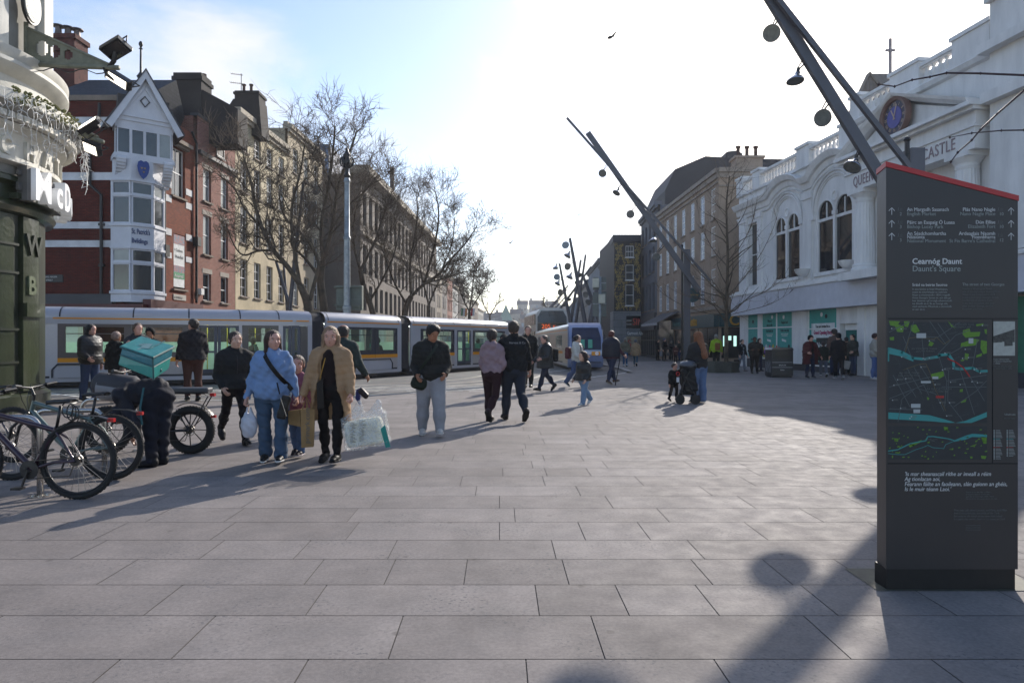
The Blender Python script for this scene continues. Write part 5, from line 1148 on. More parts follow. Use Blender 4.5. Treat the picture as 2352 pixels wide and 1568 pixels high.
gr = MB(); rr = random.Random(4)
for k in range(5): y0 = by_+.1+.12*k; gr.tube([(x0-.006, y0+rr.uniform(0, .08), .25+j*.09+rr.uniform(-.05, .05)) for j in range(6)], .008, 4)
gr.build('scrawl', mat('chalk_scrawl', '#9d9fa5', .8), bn)
py = gz(856); pxa, pxb = (1640-CU)/F0*py, (1702-CU)/F0*py; pn = root('octagonal_planter', 'low grey stone planter around the young bare tree', 'planter', ((pxa+pxb)/2, py+1, 0))
pc = ((pxa+pxb)/2-.2, py+.95); MB().lathe((*pc, 0), [(0, 0), (1.02, 0), (1.02, .52), (.85, .52), (.85, .42), (0, .42)], 8, a0=R(22.5), a1=R(382.5)).build('basin', mat('planter_stone', '#45463f', .85, var=.25, scale=2), pn)
MB().lathe((*pc, .43), [(0, .04), (.5, .03), (.84, 0)], 10).build('soil', mat('soil', '#2e2620', .95, scale=20), pn)
# ================================================================ round corner pub, map sign, bikes
PC = Vector((-13.77, 14.5)); A0, A1 = R(-100), R(60)
PGR = mat('green_gloss_paint', '#343b27', .28, var=.2, scale=1.5, bump=.35, bscale=9, coat=.25); PG2 = mat('green_dark_trim', '#1d2618', .4); PW = mat('pub_cream', '#cfcbbf', .6, var=.12, scale=1.6, bump=.15, bscale=14); PGY = mat('pub_grey', '#8f8c84', .6, var=.15, scale=1.4, bump=.2)
pub = root('corner_pub', 'corner pub with green painted ground floor and round cream cornice', 'building', (-13.77, 14.5, 0))
def cylp(r, w, h): return Vector((PC.x+r*math.cos(w), PC.y+r*math.sin(w), h))
def cyl(prof, name, m, a0=A0, a1=A1, n=60, sharp=35):
    b = MB(); k = len(prof); i = len(b.v)
    for j in range(n+1):
        w_ = a0+(a1-a0)*j/n
        for r, h in prof: b.v.append(tuple(cylp(r, w_, h)))
    for j in range(n):
        for q in range(k-1): b.addf((i+j*k+q, i+(j+1)*k+q, i+(j+1)*k+q+1, i+j*k+q+1))
    return b.build(name, m, pub, smooth=True, sharp=sharp)
cyl([(3.3, 0), (3.3, .35), (3.2, .42), (3.17, .45), (3.17, 4.35)], 'wall', PGR)
def pilaster(w0, w1, h0, h1, r0, r1, name, m, n=6):
    b = MB(); i = len(b.v)
    for j in range(n+1):
        w_ = w0+(w1-w0)*j/n
        for r, h in ((r0, h0), (r1, h0), (r1, h1), (r0, h1)): b.v.append(tuple(cylp(r, w_, h)))
    for j in range(n):
        for q in range(4): b.addf((i+j*4+q, i+(j+1)*4+q, i+(j+1)*4+(q+1) % 4, i+j*4+(q+1) % 4))
    b.addf((i, i+1, i+2, i+3)); b.addf([i+n*4+q for q in (3, 2, 1, 0)]); return b.build(name, m, pub)
# silhouette angle (right edge) and u=0 angle as seen from the eye
def w_at(u, r):
    """angle on the drum of radius r where the ray through column u first meets it"""
    k = (u-CU)/F0; d = Vector((k, 1)).normalized(); t = PC.dot(d); q = PC-d*t; s = r*r-q.length_squared
    p = d*(t-math.sqrt(s)) if s > 0 else d*t; v = p-PC; return math.atan2(v.y, v.x)
wa, wb_, wc, wd = w_at(-30, 3.3), w_at(18, 3.3), w_at(55, 3.3), w_at(95, 3.3)
pilaster(w_at(56, 3.3), w_at(92, 3.3), .45, 4.2, 3.1, 3.28, 'pilaster', PGR); pilaster(w_at(-25, 3.3), w_at(38, 3.3), .45, 4.2, 3.1, 3.24, 'pilaster', PGR)
for h in (1.05, 1.75, 2.95, 3.55): pilaster(w_at(-30, 3.25), w_at(42, 3.25), h, h+.05, 3.1, 3.27, 'plank_joint', PG2)
pilaster(w_at(56, 3.3), w_at(96, 3.3), 2.05, 2.35, 3.1, 3.36, 'pilaster_base', PGR); pilaster(w_at(42, 3.3), w_at(52, 3.3), .3, 4.35, 3.05, 3.2, 'dark_strip', PG2); pilaster(w_at(96, 3.25), w_at(104, 3.2), .3, 4.35, 3.05, 3.2, 'dark_strip', PG2)
M2 = cyl([(3.17, 4.2), (3.34, 4.25), (3.4, 4.35), (3.36, 4.45), (3.3, 4.5), (3.3, 4.78), (3.42, 4.86), (3.42, 4.95), (3.35, 5.0)], 'capital_band', PGR)
def wtext(body, size, u, v, r, m, par, ext=.03, bold=.01, xs=1, name='lettering', adv=None, step=None):
    """letters one by one round the drum, starting at photo column u; v fixes their height at the first letter"""
    w_ = w_at(u, r); p = cylp(r, w_, 0); h = CH+(CV-v)/F0*p.y
    for ch in body:
        if ch != ' ':
            n = Vector((math.cos(w_), math.sin(w_))); a = Vector((-n.y, n.x)); p = cylp(r, w_, h)
            M_ = Matrix(((a.x, 0, n.x, p.x), (a.y, 0, n.y, p.y), (0, 1, 0, h), (0, 0, 0, 1)))
            text(ch, size, None, 0, 0, 0, m, par, name, ext, 'CENTER', bold, xs, M=M_)
        w_ += (step or size*.75)/r*(1.25 if ch in 'MWmw' else 1)
wtext('W', .62, 78, 587, 3.29, PG2, pub, .03, .015); wtext('B', .55, 72, 676, 3.29, mat('green_letter', '#5a6349', .4), pub, .03, .015)
# fascia, frieze with the pub name, cornices
cyl([(3.3, 4.95), (3.32, 5.1), (3.32, 5.2)], 'grey_band', PGY)
cyl([(3.32, 5.2), (3.5, 5.24), (3.5, 5.34), (3.44, 5.36), (3.44, 5.85), (3.5, 5.9), (3.62, 5.95), (3.62, 6.0)], 'frieze', PW)
cyl([(3.62, 6.0), (3.7, 6.04), (3.72, 6.12), (3.86, 6.2), (3.96, 6.28), (3.98, 6.5), (3.9, 6.53), (3.4, 6.6)], 'cornice', PGY)
cyl([(3.98, 6.28), (4.0, 6.3), (4.0, 6.5), (3.97, 6.52)], 'cornice_rim', PW)
cyl([(3.4, 6.55), (3.42, 7.0), (3.5, 7.05), (3.6, 7.12), (3.66, 7.2), (3.66, 7.28), (3.6, 7.3), (3.64, 7.35), (3.66, 7.52), (3.6, 7.55), (3.2, 7.6)], 'upper_cornice', PW)
cyl([(3.2, 7.5), (3.2, 14)], 'upper_wall', mat('upper_wall_grey', '#8a877f', .8, var=.12))
for u0, u1 in ((-40, 14), (98, 106), (108, 116)):
    pilaster(w_at(u0, 3.3), w_at(u1, 3.28), 7.5, 14, 3.1, 3.34, 'upper_pilaster', PW)
wtext('CHATEAU', .52, 12, 352, 3.46, PW, pub, .06, .012, .8, step=.62)
dt = MB()
for k in range(60):
    w_ = A0+(A1-A0)*k/60; n = Vector((math.cos(w_), math.sin(w_))); a = Vector((-n.y, n.x)); p = cylp(3.74, w_, 6.12)
    M_ = Matrix(((a.x, n.x, 0, p.x), (a.y, n.y, 0, p.y), (0, 0, 1, p.z), (0, 0, 0, 1))); dt.box(-.07, .07, -.1, .08, -.1, .02, M_)
dt.build('dentils', PW, pub)
# moss on the cornice
rr = random.Random(2); ms = MB()
for k in range(420):
    w_ = rr.uniform(w_at(20, 3.9), w_at(120, 3.9)+.4); p = cylp(3.99+rr.uniform(-.06, .03), w_, 6.5+rr.uniform(-.22, .07)); s = rr.uniform(.015, .05)
    ms.lathe(p, [(0, -s), (s, 0), (0, s)], 5)
ms.build('moss', mat('moss', '#5d6134', .95, var=.4, scale=12, col2='#8d8a5a'), pub)
# icicle lights hanging from the rim
ic = root('icicle_light_string', 'white icicle light strings hanging from the round cornice', 'light string', tuple(cylp(4.0, R(-20), 6.4)))
LW = mat('cable_white', '#d3d2ce', .5, var=.03); rr = random.Random(8)
for k in range(34):
    w_ = w_at(-5, 4.02)+(R(28)-w_at(-5, 4.02))*k/33; L_ = rr.uniform(.45, 1.15) if k < 25 else rr.uniform(.9, 1.7); b = MB(); n = 9; pts = [cylp(4.03+rr.uniform(-.03, .05), w_+rr.uniform(-.012, .012), 6.45-L_*j/n) for j in range(n+1)]; b.tube(pts, .0055, 4)
    for j in range(2, n, 2): a = rr.uniform(0, 6.28); b.tube([pts[j], pts[j]+Vector((math.cos(a)*.11, math.sin(a)*.11, -.05))], .007, 4)
    b.build('icicle_strand', LW, ic)
# projecting letter sign
ls = root('projecting_letter_sign', 'large white lit letter sign wrapped round the pub corner', 'sign', tuple(cylp(3.6, w_at(100, 3.6), 4.9)))
def arcband(r0, r1, w0, w1, h0, h1, name, m, par):
    b = MB(); n = 16
    for j in range(n+1):
        w_ = w0+(w1-w0)*j/n
        for r, h in ((r0, h0), (r1, h0), (r1, h1), (r0, h1)): b.v.append(tuple(cylp(r, w_, h)))
    for j in range(n):
        for q in range(4): b.addf((j*4+q, (j+1)*4+q, (j+1)*4+(q+1) % 4, j*4+(q+1) % 4))
    b.addf((0, 1, 2, 3)); b.addf([n*4+q for q in (3, 2, 1, 0)]); return b.build(name, m, par)
sw0, sw1 = w_at(62, 3.7), w_at(150, 3.7)
arcband(3.45, 3.52, sw0, sw1+.25, 4.68, 4.84, 'sign_rail', mat('sign_frame', '#6d6a66', .5, .3), ls); arcband(3.45, 3.52, sw0, sw1+.25, 5.0, 5.1, 'sign_rail', mat('sign_frame'), ls)
lm = mat('letter_white', '#e6e6e6', .4, var=.02, emit=('#ffffff', .08)); w_ = w_at(101, 3.72); h = CH+(CV-462)/F0*cylp(3.72, w_, 0).y
for ch, sz, st in (('M', .92, .66), ('c', .86, .52), ('D', .86, .62), ('o', .86, .58), ('n', .86, .56), ('a', .86, .56)):
    n = Vector((math.cos(w_), math.sin(w_))); a = Vector((-n.y, n.x)); p = cylp(3.60, w_, h)
    M_ = Matrix(((a.x, 0, n.x, p.x), (a.y, 0, n.y, p.y), (0, 1, 0, h), (0, 0, 0, 1))); text(ch, sz, None, 0, 0, 0, lm, ls, 'letter', .12, 'CENTER', .022, .82, M=M_); w_ += st/3.7
arcband(3.4, 3.62, w_at(60, 3.6), w_at(80, 3.6), h-.05, h+.68, 'sign_box', mat('sign_frame'), ls)
arcband(3.2, 3.5, w_at(60, 3.7), sw1+.2, 4.5, 4.62, 'sign_bracket', PGR, ls)
# plaque, bracket with floodlights
pk = root('oval_plaque', 'white oval plaque with lines of text high on the pub wall', 'plaque', tuple(cylp(3.4, w_at(66, 3.4), px(0, 20, 14.5).z)))
wp = w_at(64, 3.36); nn = Vector((math.cos(wp), math.sin(wp), 0)); cc = cylp(3.4, wp, CH+(CV-12)/F0*cylp(3.4, wp, 0).y)
a3 = Vector((-nn.y, nn.x, 0)); i = MB(); el_ = [cc+a3*(.30*math.cos(t*math.pi/16))+Vector((0, 0, .42*math.sin(t*math.pi/16))) for t in range(32)]
i.prism(el_, nn*.06); i.build('plaque_plate', mat('plaque_black', '#1d1b1b', .4), pk); i = MB(); i.prism([cc+(p-cc)*.88+nn*.05 for p in el_], nn*.03); i.build('plaque_face', PW, pk)
for k in range(9):
    z = .28-k*.068; hw = .22*math.sqrt(max(.05, 1-(z/.38)**2)); MB().prism([cc+a3*-hw+Vector((0, 0, z))+nn*.082, cc+a3*hw+Vector((0, 0, z))+nn*.082, cc+a3*hw+Vector((0, 0, z+.022))+nn*.082, cc+a3*-hw+Vector((0, 0, z+.022))+nn*.082], nn*.004).build('text_line', mat('plaque_black'), pk)
GB = mat('bracket_green_grey', '#7a7a68', .6, var=.2, scale=5)
def bracket(label, lab2, base_u, base_v, tip_u, tip_v, tall=.62, holes=True, r=3.3, tip_y=None):
    wv = w_at(base_u, r); p0 = cylp(r, wv, 0); p0.z = CH+(CV-base_v)/F0*p0.y
    Yt = tip_y or p0.y-.2; p1 = px(tip_u, tip_v, Yt); o = root('light_bracket', label, 'bracket', tuple(p0)); d = (p1-p0).normalized(); side = d.cross(Vector((0, 0, 1))).normalized()*.03
    # tapered plate with round holes, built as strips between the edges
    L_ = (p1-p0).length; b = MB(); N_ = 40; hs = [.2, .36, .52] if holes else []
    def top(t): return tall*(1-t)**.9*1.0+.06
    for k in range(N_):
        t0, t1 = k/N_, (k+1)/N_
        segs = [(0, top(t0), top(t1))]
        for hc_ in hs:
            rad = top(hc_)*.26/L_
            if abs((t0+t1)/2-hc_) < rad: g = math.sqrt(rad*rad-((t0+t1)/2-hc_)**2)*L_; m_ = top(hc_)*.52; segs = [(0, m_-g, m_-g), (m_+g, top(t0), top(t1))]
        for z0, za, zb in segs:
            A_, B_ = p0+d*L_*t0, p0+d*L_*t1
            for s in (-1, 1): b.face([A_+side*s*.3+Vector((0, 0, z0)), B_+side*s*.3+Vector((0, 0, z0)), B_+side*s*.3+Vector((0, 0, zb)), A_+side*s*.3+Vector((0, 0, za))])
    b.build('plate', GB, o); b = MB(); b.tube([p0+Vector((0, 0, top(0))), p0+d*L_+Vector((0, 0, top(1)))], .035, 6); b.build('top_flange', GB, o)
    MB().tube([p0+Vector((0, 0, -.02)), p1+d*.25], .05, 8).build('arm', GB, o, smooth=True); MB().tube([p0+Vector((0, 0, -.3)), p0+Vector((0, 0, top(0)+.1))], .05, 6).build('wall_plate', GB, o)
    cbl = MB(); cbl.tube([p0+d*L_*t+Vector((0, 0, -.06-.09*math.sin(t*9)**2)) for t in [x/14 for x in range(15)]], .012, 4); cbl.build('cable', PIPE, o)
    return o, p1, d
def led(label, c, ax, face, w_=.5, h_=.36, lit=True, par=None):
    """flat floodlight: ax = long axis, face = direction it shines"""
    ax, face = Vector(ax).normalized(), Vector(face).normalized(); up = face.cross(ax).normalized(); face = ax.cross(up).normalized()
    if face.dot(Vector(face)) < 0: face = -face
    M_ = Matrix(((ax.x, up.x, face.x, c[0]), (ax.y, up.y, face.y, c[1]), (ax.z, up.z, face.z, c[2]), (0, 0, 0, 1)))
    o = root('floodlight', label, 'floodlight', tuple(c)); bd_ = MB().box(-w_/2, w_/2, -h_/2, h_/2, -.06, .06, M_); bd_.box(-w_*.3, w_*.3, -h_*.3, h_*.3, -.14, -.06, M_)
    bd_.build('housing', mat('flood_black', '#1b1b1e', .4), o, bevel=.01); MB().box(-w_*.42, w_*.42, -h_*.4, h_*.4, .055, .066, M_).build('lens', mat('flood_lens_lit', '#ffffff', .3, var=0, emit=('#fff2dc', 2.2)) if lit else mat('flood_lens', '#08080a', .1, spec=1), o)
    MB().tube([M_ @ Vector((-w_*.54, 0, 0)), M_ @ Vector((-w_*.54, 0, -.22)), M_ @ Vector((w_*.54, 0, -.22)), M_ @ Vector((w_*.54, 0, 0))], .015, 5).build('yoke', PIPE, o)
o, p1, d = bracket('long cream steel bracket with round holes carrying floodlights', '', 60, 146, 250, 155, .72, tip_y=14.2)
c1 = px(266, 112, 14.1); c2 = px(266, 186, 14.3)
MB().tube([p1, px(262, 140, 14.15), c1], .05, 6).tube([p1+Vector((-.1, 0, 0)), px(246, 172, 14.25), c2], .04, 6).build('lamp_stem', PIPE, o)
led('black square floodlight tilted up at the end of the bracket', c1, (.9, -.25, .35), (.35, -.55, -.75), .52, .36, False)
led('narrow lit floodlight slanting below the end of the bracket', px(272, 183, 14.3), (.8, -.1, -.5), (.1, -.9, -.75), .62, .2, True)
o2, p2, d2 = bracket('small mossy bracket below the round cornice', '', 150, 290, 225, 322, .12, False, 3.5, 15.2)
led('lit floodlight pointing up near the brick wall', px(205, 288, 15.1), (.85, -.15, .42), (-.2, -.75, .7), .55, .18, True)
led('lit square floodlight shining down beside the icicle lights', px(212, 340, 15.1), (.9, -.2, -.4), (0, -.8, -.7), .42, .26, True)

# ================================================================ wayfinding monolith
WX0, WX1, WY = 2.285, 3.09, 4.17; MK = mat('monolith_charcoal', '#302e2f', .42, var=.05, scale=3, bump=.05); MKs = mat('monolith_side', '#3e3838', .45)
FM = Fr(WX0, WY, WX1, WY); mo = root('wayfinding_monolith', 'tall charcoal map sign with slanted red top on the square', 'wayfinding sign', ((WX0+WX1)/2, WY+.08, 0))
zl, zr = CH+(784-384)/F0*WY, CH+(784-462)/F0*WY
def wz_(v): return CH+(CV-v)/F0*WY
def ws(u): return (u-CU)/F0*WY-WX0
def foot(g=0): return [(WX0-g, WY-g), (WX1+g, WY-g), (WX1+g, WY+.16+g), (WX0+.03-g, WY+.16+g)]
b = MB(); f = foot(); zb = .13
lo = [b.vert((x, y, zb)) for x, y in f]; up_ = [b.vert((x, y, zl+(zr-zl)*(x-WX0)/(WX1-WX0))) for x, y in f]
for k in range(4): b.addf((lo[k], lo[(k+1) % 4], up_[(k+1) % 4], up_[k]))
b.addf(lo[::-1]); b.addf(up_); b.build('body', MK, mo)
b = MB(); f = foot(.004); lo = [b.vert((x, y, zl+.002+(zr-zl)*(x-WX0)/(WX1-WX0))) for x, y in f]; up_ = [b.vert((x, y, zl+.034+(zr-zl)*(x-WX0)/(WX1-WX0))) for x, y in f]
for k in range(4): b.addf((lo[k], lo[(k+1) % 4], up_[(k+1) % 4], up_[k]))
b.addf(lo[::-1]); b.addf(up_); b.build('red_cap', mat('signal_red', '#a81f22', .4, var=.03), mo)
b = MB(); b.fbox(FM, .01, FM.L, wz_(732.5), wz_(730.5), -.01, .0015).fbox(FM, .01, FM.L, wz_(1065), wz_(1063), -.01, .0015).fbox(FM, ws(2279), ws(2280.5), wz_(1063), wz_(732), -.01, .0015).build('panel_gaps', mat('gap_black', '#0c0c0d', .8), mo)
b = MB(); prof = [(0, .13), (-.01, .08), (-.03, .04), (-.09, .006)]
b.box(WX0+.01, WX1-.01, WY+.01, WY+.15, .004, .13); b.build('plinth', mat('plinth_black', '#161412', .6, var=.3, scale=10), mo)
MB().face([(gp(1940, 1306).x, gz(1306), .004), (gp(2016, 1357).x, gz(1357), .004), (WX1+.12, gz(1357), .004), (WX1+.22, gz(1306), .004)]).build('base_plate', mat('base_plate', '#3d3a33', .7, var=.45, scale=9, col2='#5c5a48'), mo)
tw_ = mat('sign_text_white', '#c9cbca', .6, var=0); tg_ = mat('sign_text_grey', '#8d9492', .6, var=0); td_ = mat('sign_text_dim', '#5d6261', .6, var=0)
PXM = WY/F0
def st(body, u, v, hpx, m, al='LEFT', xs=1, shear=0, bold=0): return text(body, hpx*PXM*1.38, FM, ws(u), wz_(v), .0012, m, mo, 'lettering', .0004, al, bold, xs, shear)
for v, ir, en, mn in ((485, 'An Margadh Sasanach', 'English Market', '2'), (514.5, 'Páirc an Easpaig Ó Luasa', 'Bishop Lucey Park', '3')):
    st(ir, 2083, v, 8.4, tw_, xs=.95); st(en, 2083, v+10, 8.4, tg_, xs=.97); st(mn, 2066, v+10, 7.5, tg_)
st('An Séadchomhartha', 2083, 540, 8.4, tw_, xs=.95); st('Náisiúnta', 2083, 548, 8.2, tw_, xs=.95); st('National Monument', 2083, 557, 8.2, tg_, xs=.97); st('3', 2066, 555, 7.5, tg_)
for v, ir, en, mn in ((485, 'Plás Nano Nagle', 'Nano Nagle Place', '10'), (514, 'Dún Eilíse', 'Elizabeth Fort', '10')):
    st(ir, 2286, v, 8.4, tw_, 'RIGHT', .97); st(en, 2286, v+10, 8.4, tg_, 'RIGHT', .97); st(mn, 2305, v+10, 7.5, tg_, 'RIGHT')
st('Ardeaglais Naomh', 2286, 540, 8.4, tw_, 'RIGHT', .97); st('Fionnbharra', 2286, 548, 8.2, tw_, 'RIGHT', .97); st('St Fin Barre\'s Cathedral', 2286, 557, 8.2, tg_, 'RIGHT', .97); st('12', 2305, 555, 7.5, tg_, 'RIGHT')
st('Cearnóg Daunt', 2095, 606, 13.2, tw_, bold=.0008); st('Daunt\'s Square', 2095, 623, 13.2, tg_, bold=.0004)
st('Sráid na beirte Seoirse', 2095, 657, 6.6, tw_, xs=.97); st('The street of two Georges', 2210, 656, 6.6, tg_, xs=.97)
for k, s in enumerate(('In aice láimhe tá Sráid Washington,', 'ceann de mhórbhealaí na cathrach.', 'Nuair a críochnaíodh i 1824 é tugadh', 'Great George\'s Street air, ach dála go', 'leor áiteanna i gCorcaigh athainmníodh', 'ina dhiaidh sin é. Ba as George eile,', 'céad uachtarán Mheiriceá, a ainmníodh', 'an uair sin é.')): st(s, 2095, 666+k*6.6, 4.4, tg_, xs=.95)
for k, s in enumerate(('Nearby is Washington Street,', 'one of the city\'s major thoroughfares.', 'When it was completed in 1824', 'it was called Great George\'s Street,', 'but like lots of places in Cork', 'it was later re-named, this time', 'after another George, the first', 'American president.')): st(s, 2210, 665+k*6.6, 4.4, td_, xs=.95)
for k, s in enumerate(('\'Is mar sheanascail ríthe ar imeall a réim', 'Ag tionlacan aoi,', 'Fearann fáilte an faoileann, slán guíonn an ghéis,', 'Is le muir téann Laoi.\'')): st(s, 2077, 1092+k*11.6, 9.6, tw_, xs=.93, shear=.2)
for k, s in enumerate(('Sliocht as an dán Mar a d\'fhás ...', 'an Laoi le Séamus Ó hAodha', 'agus file ó Chorcaigh (1886-1967)', 'Extract from the poem about the Lee')): st(s, 2218, 1131+k*5, 3.4, td_)
for k, s in enumerate(('They may talk about London, and Paris, and Milan', 'And Constantinople, the pride of the Turk', 'But away in the south of our own little island', 'Is a place that excels them — it\'s home in Cork')): st(s, 2190, 1173+k*6.8, 5, td_, xs=.88, shear=.2)
for k in range(3): st('Song by Cork poet', 2218, 1207+k*5, 3.2, td_)
ar = MB()
for u in (2048, 2322):
    for v in (486, 515, 544):
        s, h = ws(u), wz_(v)
        def seg(a, c, w=.0035): t = Vector((c[0]-a[0], c[1]-a[1])).normalized(); n_ = Vector((-t.y, t.x))*w/2; ar.face([FM.p(a[0]-n_.x, a[1]-n_.y, .0014), FM.p(c[0]-n_.x, c[1]-n_.y, .0014), FM.p(c[0]+n_.x, c[1]+n_.y, .0014), FM.p(a[0]+n_.x, a[1]+n_.y, .0014)])
        seg((s, h-.02), (s, h+.022)); seg((s-.018, h+.004), (s, h+.023)); seg((s+.018, h+.004), (s, h+.023))
ar.build('arrows', tw_, mo)
ic_ = MB()
for u in (2066, 2296):
    for v in (481, 510, 540):
        s, h = ws(u), wz_(v); seg2 = lambda a, c, w=.0016: ic_.face([FM.p(a[0], a[1]-w, .0014), FM.p(c[0], c[1]-w, .0014), FM.p(c[0], c[1]+w, .0014), FM.p(a[0], a[1]+w, .0014)])
        seg2((s-.016, h-.011), (s+.02, h-.011), .0006); ic_.lathe(FM.p(s-.007, h+.008, .001), [(0, .001), (.0028, .001)], 8, axis=(0, -1, 0)); ic_.fbox(FM, s-.0085, s-.0055, h-.006, h+.004, 0, .0012); ic_.lathe(FM.p(s+.01, h, .001), [(.005, .001), (.0065, .001)], 12, axis=(0, -1, 0))
ic_.build('pictograms', td_, mo)
# ---- the map
m0, m1, n0, n1 = ws(2040), ws(2267), wz_(971), wz_(740)
mb_ = MB().fbox(FM, m0, m1, n0, n1, 0, .0012).fbox(FM, m0, m1, wz_(1055), wz_(978), 0, .0012); mp_ = mb_.build('map_panel', mat('map_ground', '#23282d', .5, var=.1, scale=20), mo)
def mpoly(b, pts, d=.0016): b.face([FM.p(ws(u), wz_(v), d) for u, v in pts])
def Z(pts): return [((2100+x/4.1275)*.9408, (760+y/4.1275)*.9408) for x, y in pts]
wat = mat('map_water', '#2f8583', .5, var=.03); par_ = mat('map_park', '#55811f', .5, var=.15, scale=60); rdm = mat('map_road', '#4a5256', .5, var=0); rdd = mat('map_lane', '#363d42', .5, var=0)
b = MB()
def band(b, pts, w, d=.0018):
    p = [Vector(q) for q in Z(pts)]
    for i in range(len(p)-1):
        t = (p[i+1]-p[i]).normalized(); n_ = Vector((-t.y, t.x))*(w/2); e = t*w*.25
        b.face([FM.p(ws(q.x), wz_(q.y), d) for q in (p[i]-n_-e, p[i+1]-n_+e, p[i+1]+n_+e, p[i]+n_-e)])
for pts in ([(282, 375), (420, 410), (530, 470), (640, 480), (790, 455), (800, 440), (890, 430), (935, 500), (945, 570), (1000, 580), (1130, 570), (1200, 605), (1275, 600)], ): band(b, pts, 6)
mpoly(b, Z([(282, 380), (420, 400), (535, 465), (535, 505), (400, 450), (282, 425)])); mpoly(b, Z([(282, 1015), (500, 1030), (700, 1045), (850, 1085), (960, 1120), (900, 1122), (700, 1105), (282, 1082)])); mpoly(b, Z([(960, 1122), (1060, 1100), (1275, 1012), (1275, 1062), (1120, 1122)])); band(b, [(284, 380), (284, 500)], 3)
band(b, [(282, 1405), (380, 1390), (500, 1330), (660, 1300), (680, 1260), (730, 1258), (880, 1280), (950, 1300), (1060, 1260), (1130, 1240), (1275, 1250)], 2.5); band(b, [(282, 1430), (380, 1440), (450, 1440), (560, 1390), (640, 1365), (680, 1345), (730, 1370), (840, 1380), (860, 1340), (950, 1302)], 1.2); mpoly(b, Z([(950, 1295), (1060, 1250), (1130, 1230), (1275, 1240), (1275, 1270), (1130, 1262), (1060, 1290), (940, 1312)]))
b.build('map_river', wat, mp_)
b = MB()
for pts in ([(290, 95), (400, 100), (380, 130), (440, 150), (430, 210), (370, 205), (350, 150), (300, 140)], [(440, 100), (500, 98), (480, 160), (445, 150)], [(510, 140), (560, 130), (600, 200), (550, 220), (505, 190)], [(295, 260), (340, 255), (340, 290), (300, 290)], [(880, 95), (920, 130), (960, 170), (920, 160)], [(1035, 190), (1100, 170), (1110, 210), (1210, 205), (1200, 250), (1060, 265), (1030, 230)], [(1215, 290), (1275, 300), (1275, 420), (1240, 430), (1210, 370)], [(1015, 320), (1150, 275), (1200, 285), (1160, 340), (1010, 360)], [(1055, 420), (1095, 430), (1080, 490), (1050, 480)], [(715, 630), (840, 600), (845, 650), (790, 680), (715, 660)], [(1010, 490), (1050, 480), (1040, 500), (1015, 500)], [(700, 300), (745, 320), (720, 350), (685, 345)], [(1170, 440), (1230, 420), (1220, 450), (1165, 465)], [(1010, 910), (1070, 880), (1060, 910), (1015, 920)], [(670, 860), (695, 870), (690, 890), (675, 890)], [(1005, 785), (1035, 780), (1030, 810), (1000, 810)], [(1250, 180), (1275, 180), (1275, 230), (1255, 220)], [(1165, 130), (1240, 120), (1240, 140), (1170, 150)],
            [(340, 1275), (385, 1280), (380, 1310), (345, 1310)], [(490, 1350), (620, 1290), (600, 1320), (500, 1370)], [(840, 1160), (885, 1165), (880, 1200), (845, 1195)], [(1215, 1260), (1272, 1265), (1272, 1330), (1240, 1330)], [(1100, 1360), (1175, 1330), (1150, 1360)], [(1215, 1450), (1272, 1455), (1260, 1485), (1220, 1480)], [(1105, 1460), (1130, 1460), (1130, 1480), (1110, 1480)], [(318, 1450), (332, 1450), (330, 1475), (318, 1475)]): mpoly(b, Z(pts))
rr = random.Random(6)
for k in range(60):
    x, y = rr.uniform(290, 1260), rr.uniform(1160, 1480); w_ = rr.uniform(6, 26); mpoly(b, Z([(x, y), (x+w_, y-rr.uniform(0, 9)), (x+w_, y+8), (x, y+10)]))
b.build('map_parks', par_, mp_)
b = MB(); b2 = MB()
for pts in ([(290, 760), (700, 660)], [(290, 880), (760, 690)], [(330, 640), (500, 960)], [(400, 610), (560, 860)], [(470, 570), (620, 830)], [(540, 560), (690, 840)], [(600, 540), (700, 700)], [(790, 450), (870, 700), (850, 960)], [(870, 700), (1270, 640)], [(820, 760), (1270, 760)], [(890, 590), (880, 900), (1040, 1110)], [(1000, 570), (1150, 1040)], [(1100, 650), (1250, 900)], [(380, 1110), (420, 880), (560, 770), (760, 830), (840, 1000)], [(440, 400), (540, 100)], [(560, 250), (780, 260), (1000, 110)], [(780, 430), (960, 240), (1100, 190)], [(780, 120), (900, 290)], [(700, 100), (860, 330)], [(290, 210), (500, 100)], [(1180, 280), (1130, 560)], [(940, 960), (1170, 800), (1270, 700)], [(290, 980), (620, 990)], [(520, 470), (430, 250)], [(640, 470), (620, 250)], [(1040, 350), (900, 430)]): band(b, pts, 1.5, .0019)
for k in range(90):
    x, y = rr.uniform(300, 1200), rr.uniform(110, 1090); an = rr.choice([-.25, 1.3, -.25, 1.1, -.6]); L_ = rr.uniform(30, 110); q_ = (min(1270, max(290, x+math.cos(an)*L_)), min(1110, max(105, y+math.sin(an)*L_))); band(b2, [(x, y), q_], .7, .0015)
b.build('map_roads', rdm, mp_); b2.build('map_lanes', rdd, mp_)
b = MB(); band(b, [(880, 475), (960, 510), (1030, 560), (1070, 610), (1100, 655)], 3.2, .0023); mpoly(b, Z([(760, 848), (842, 848), (842, 872), (760, 872)]), .0023); b.build('map_route', mat('map_red', '#9a1f1f', .5, var=0), mp_)
b = MB(); band(b, [(450, 420), (490, 270), (560, 260), (740, 280), (770, 260), (840, 330), (900, 290)], .6, .0021); band(b, [(430, 590), (600, 530), (660, 525), (700, 610), (750, 770), (860, 1000)], .6, .0021); b.build('map_cycleway', mat('map_ochre', '#7d6a35', .5, var=0), mp_)
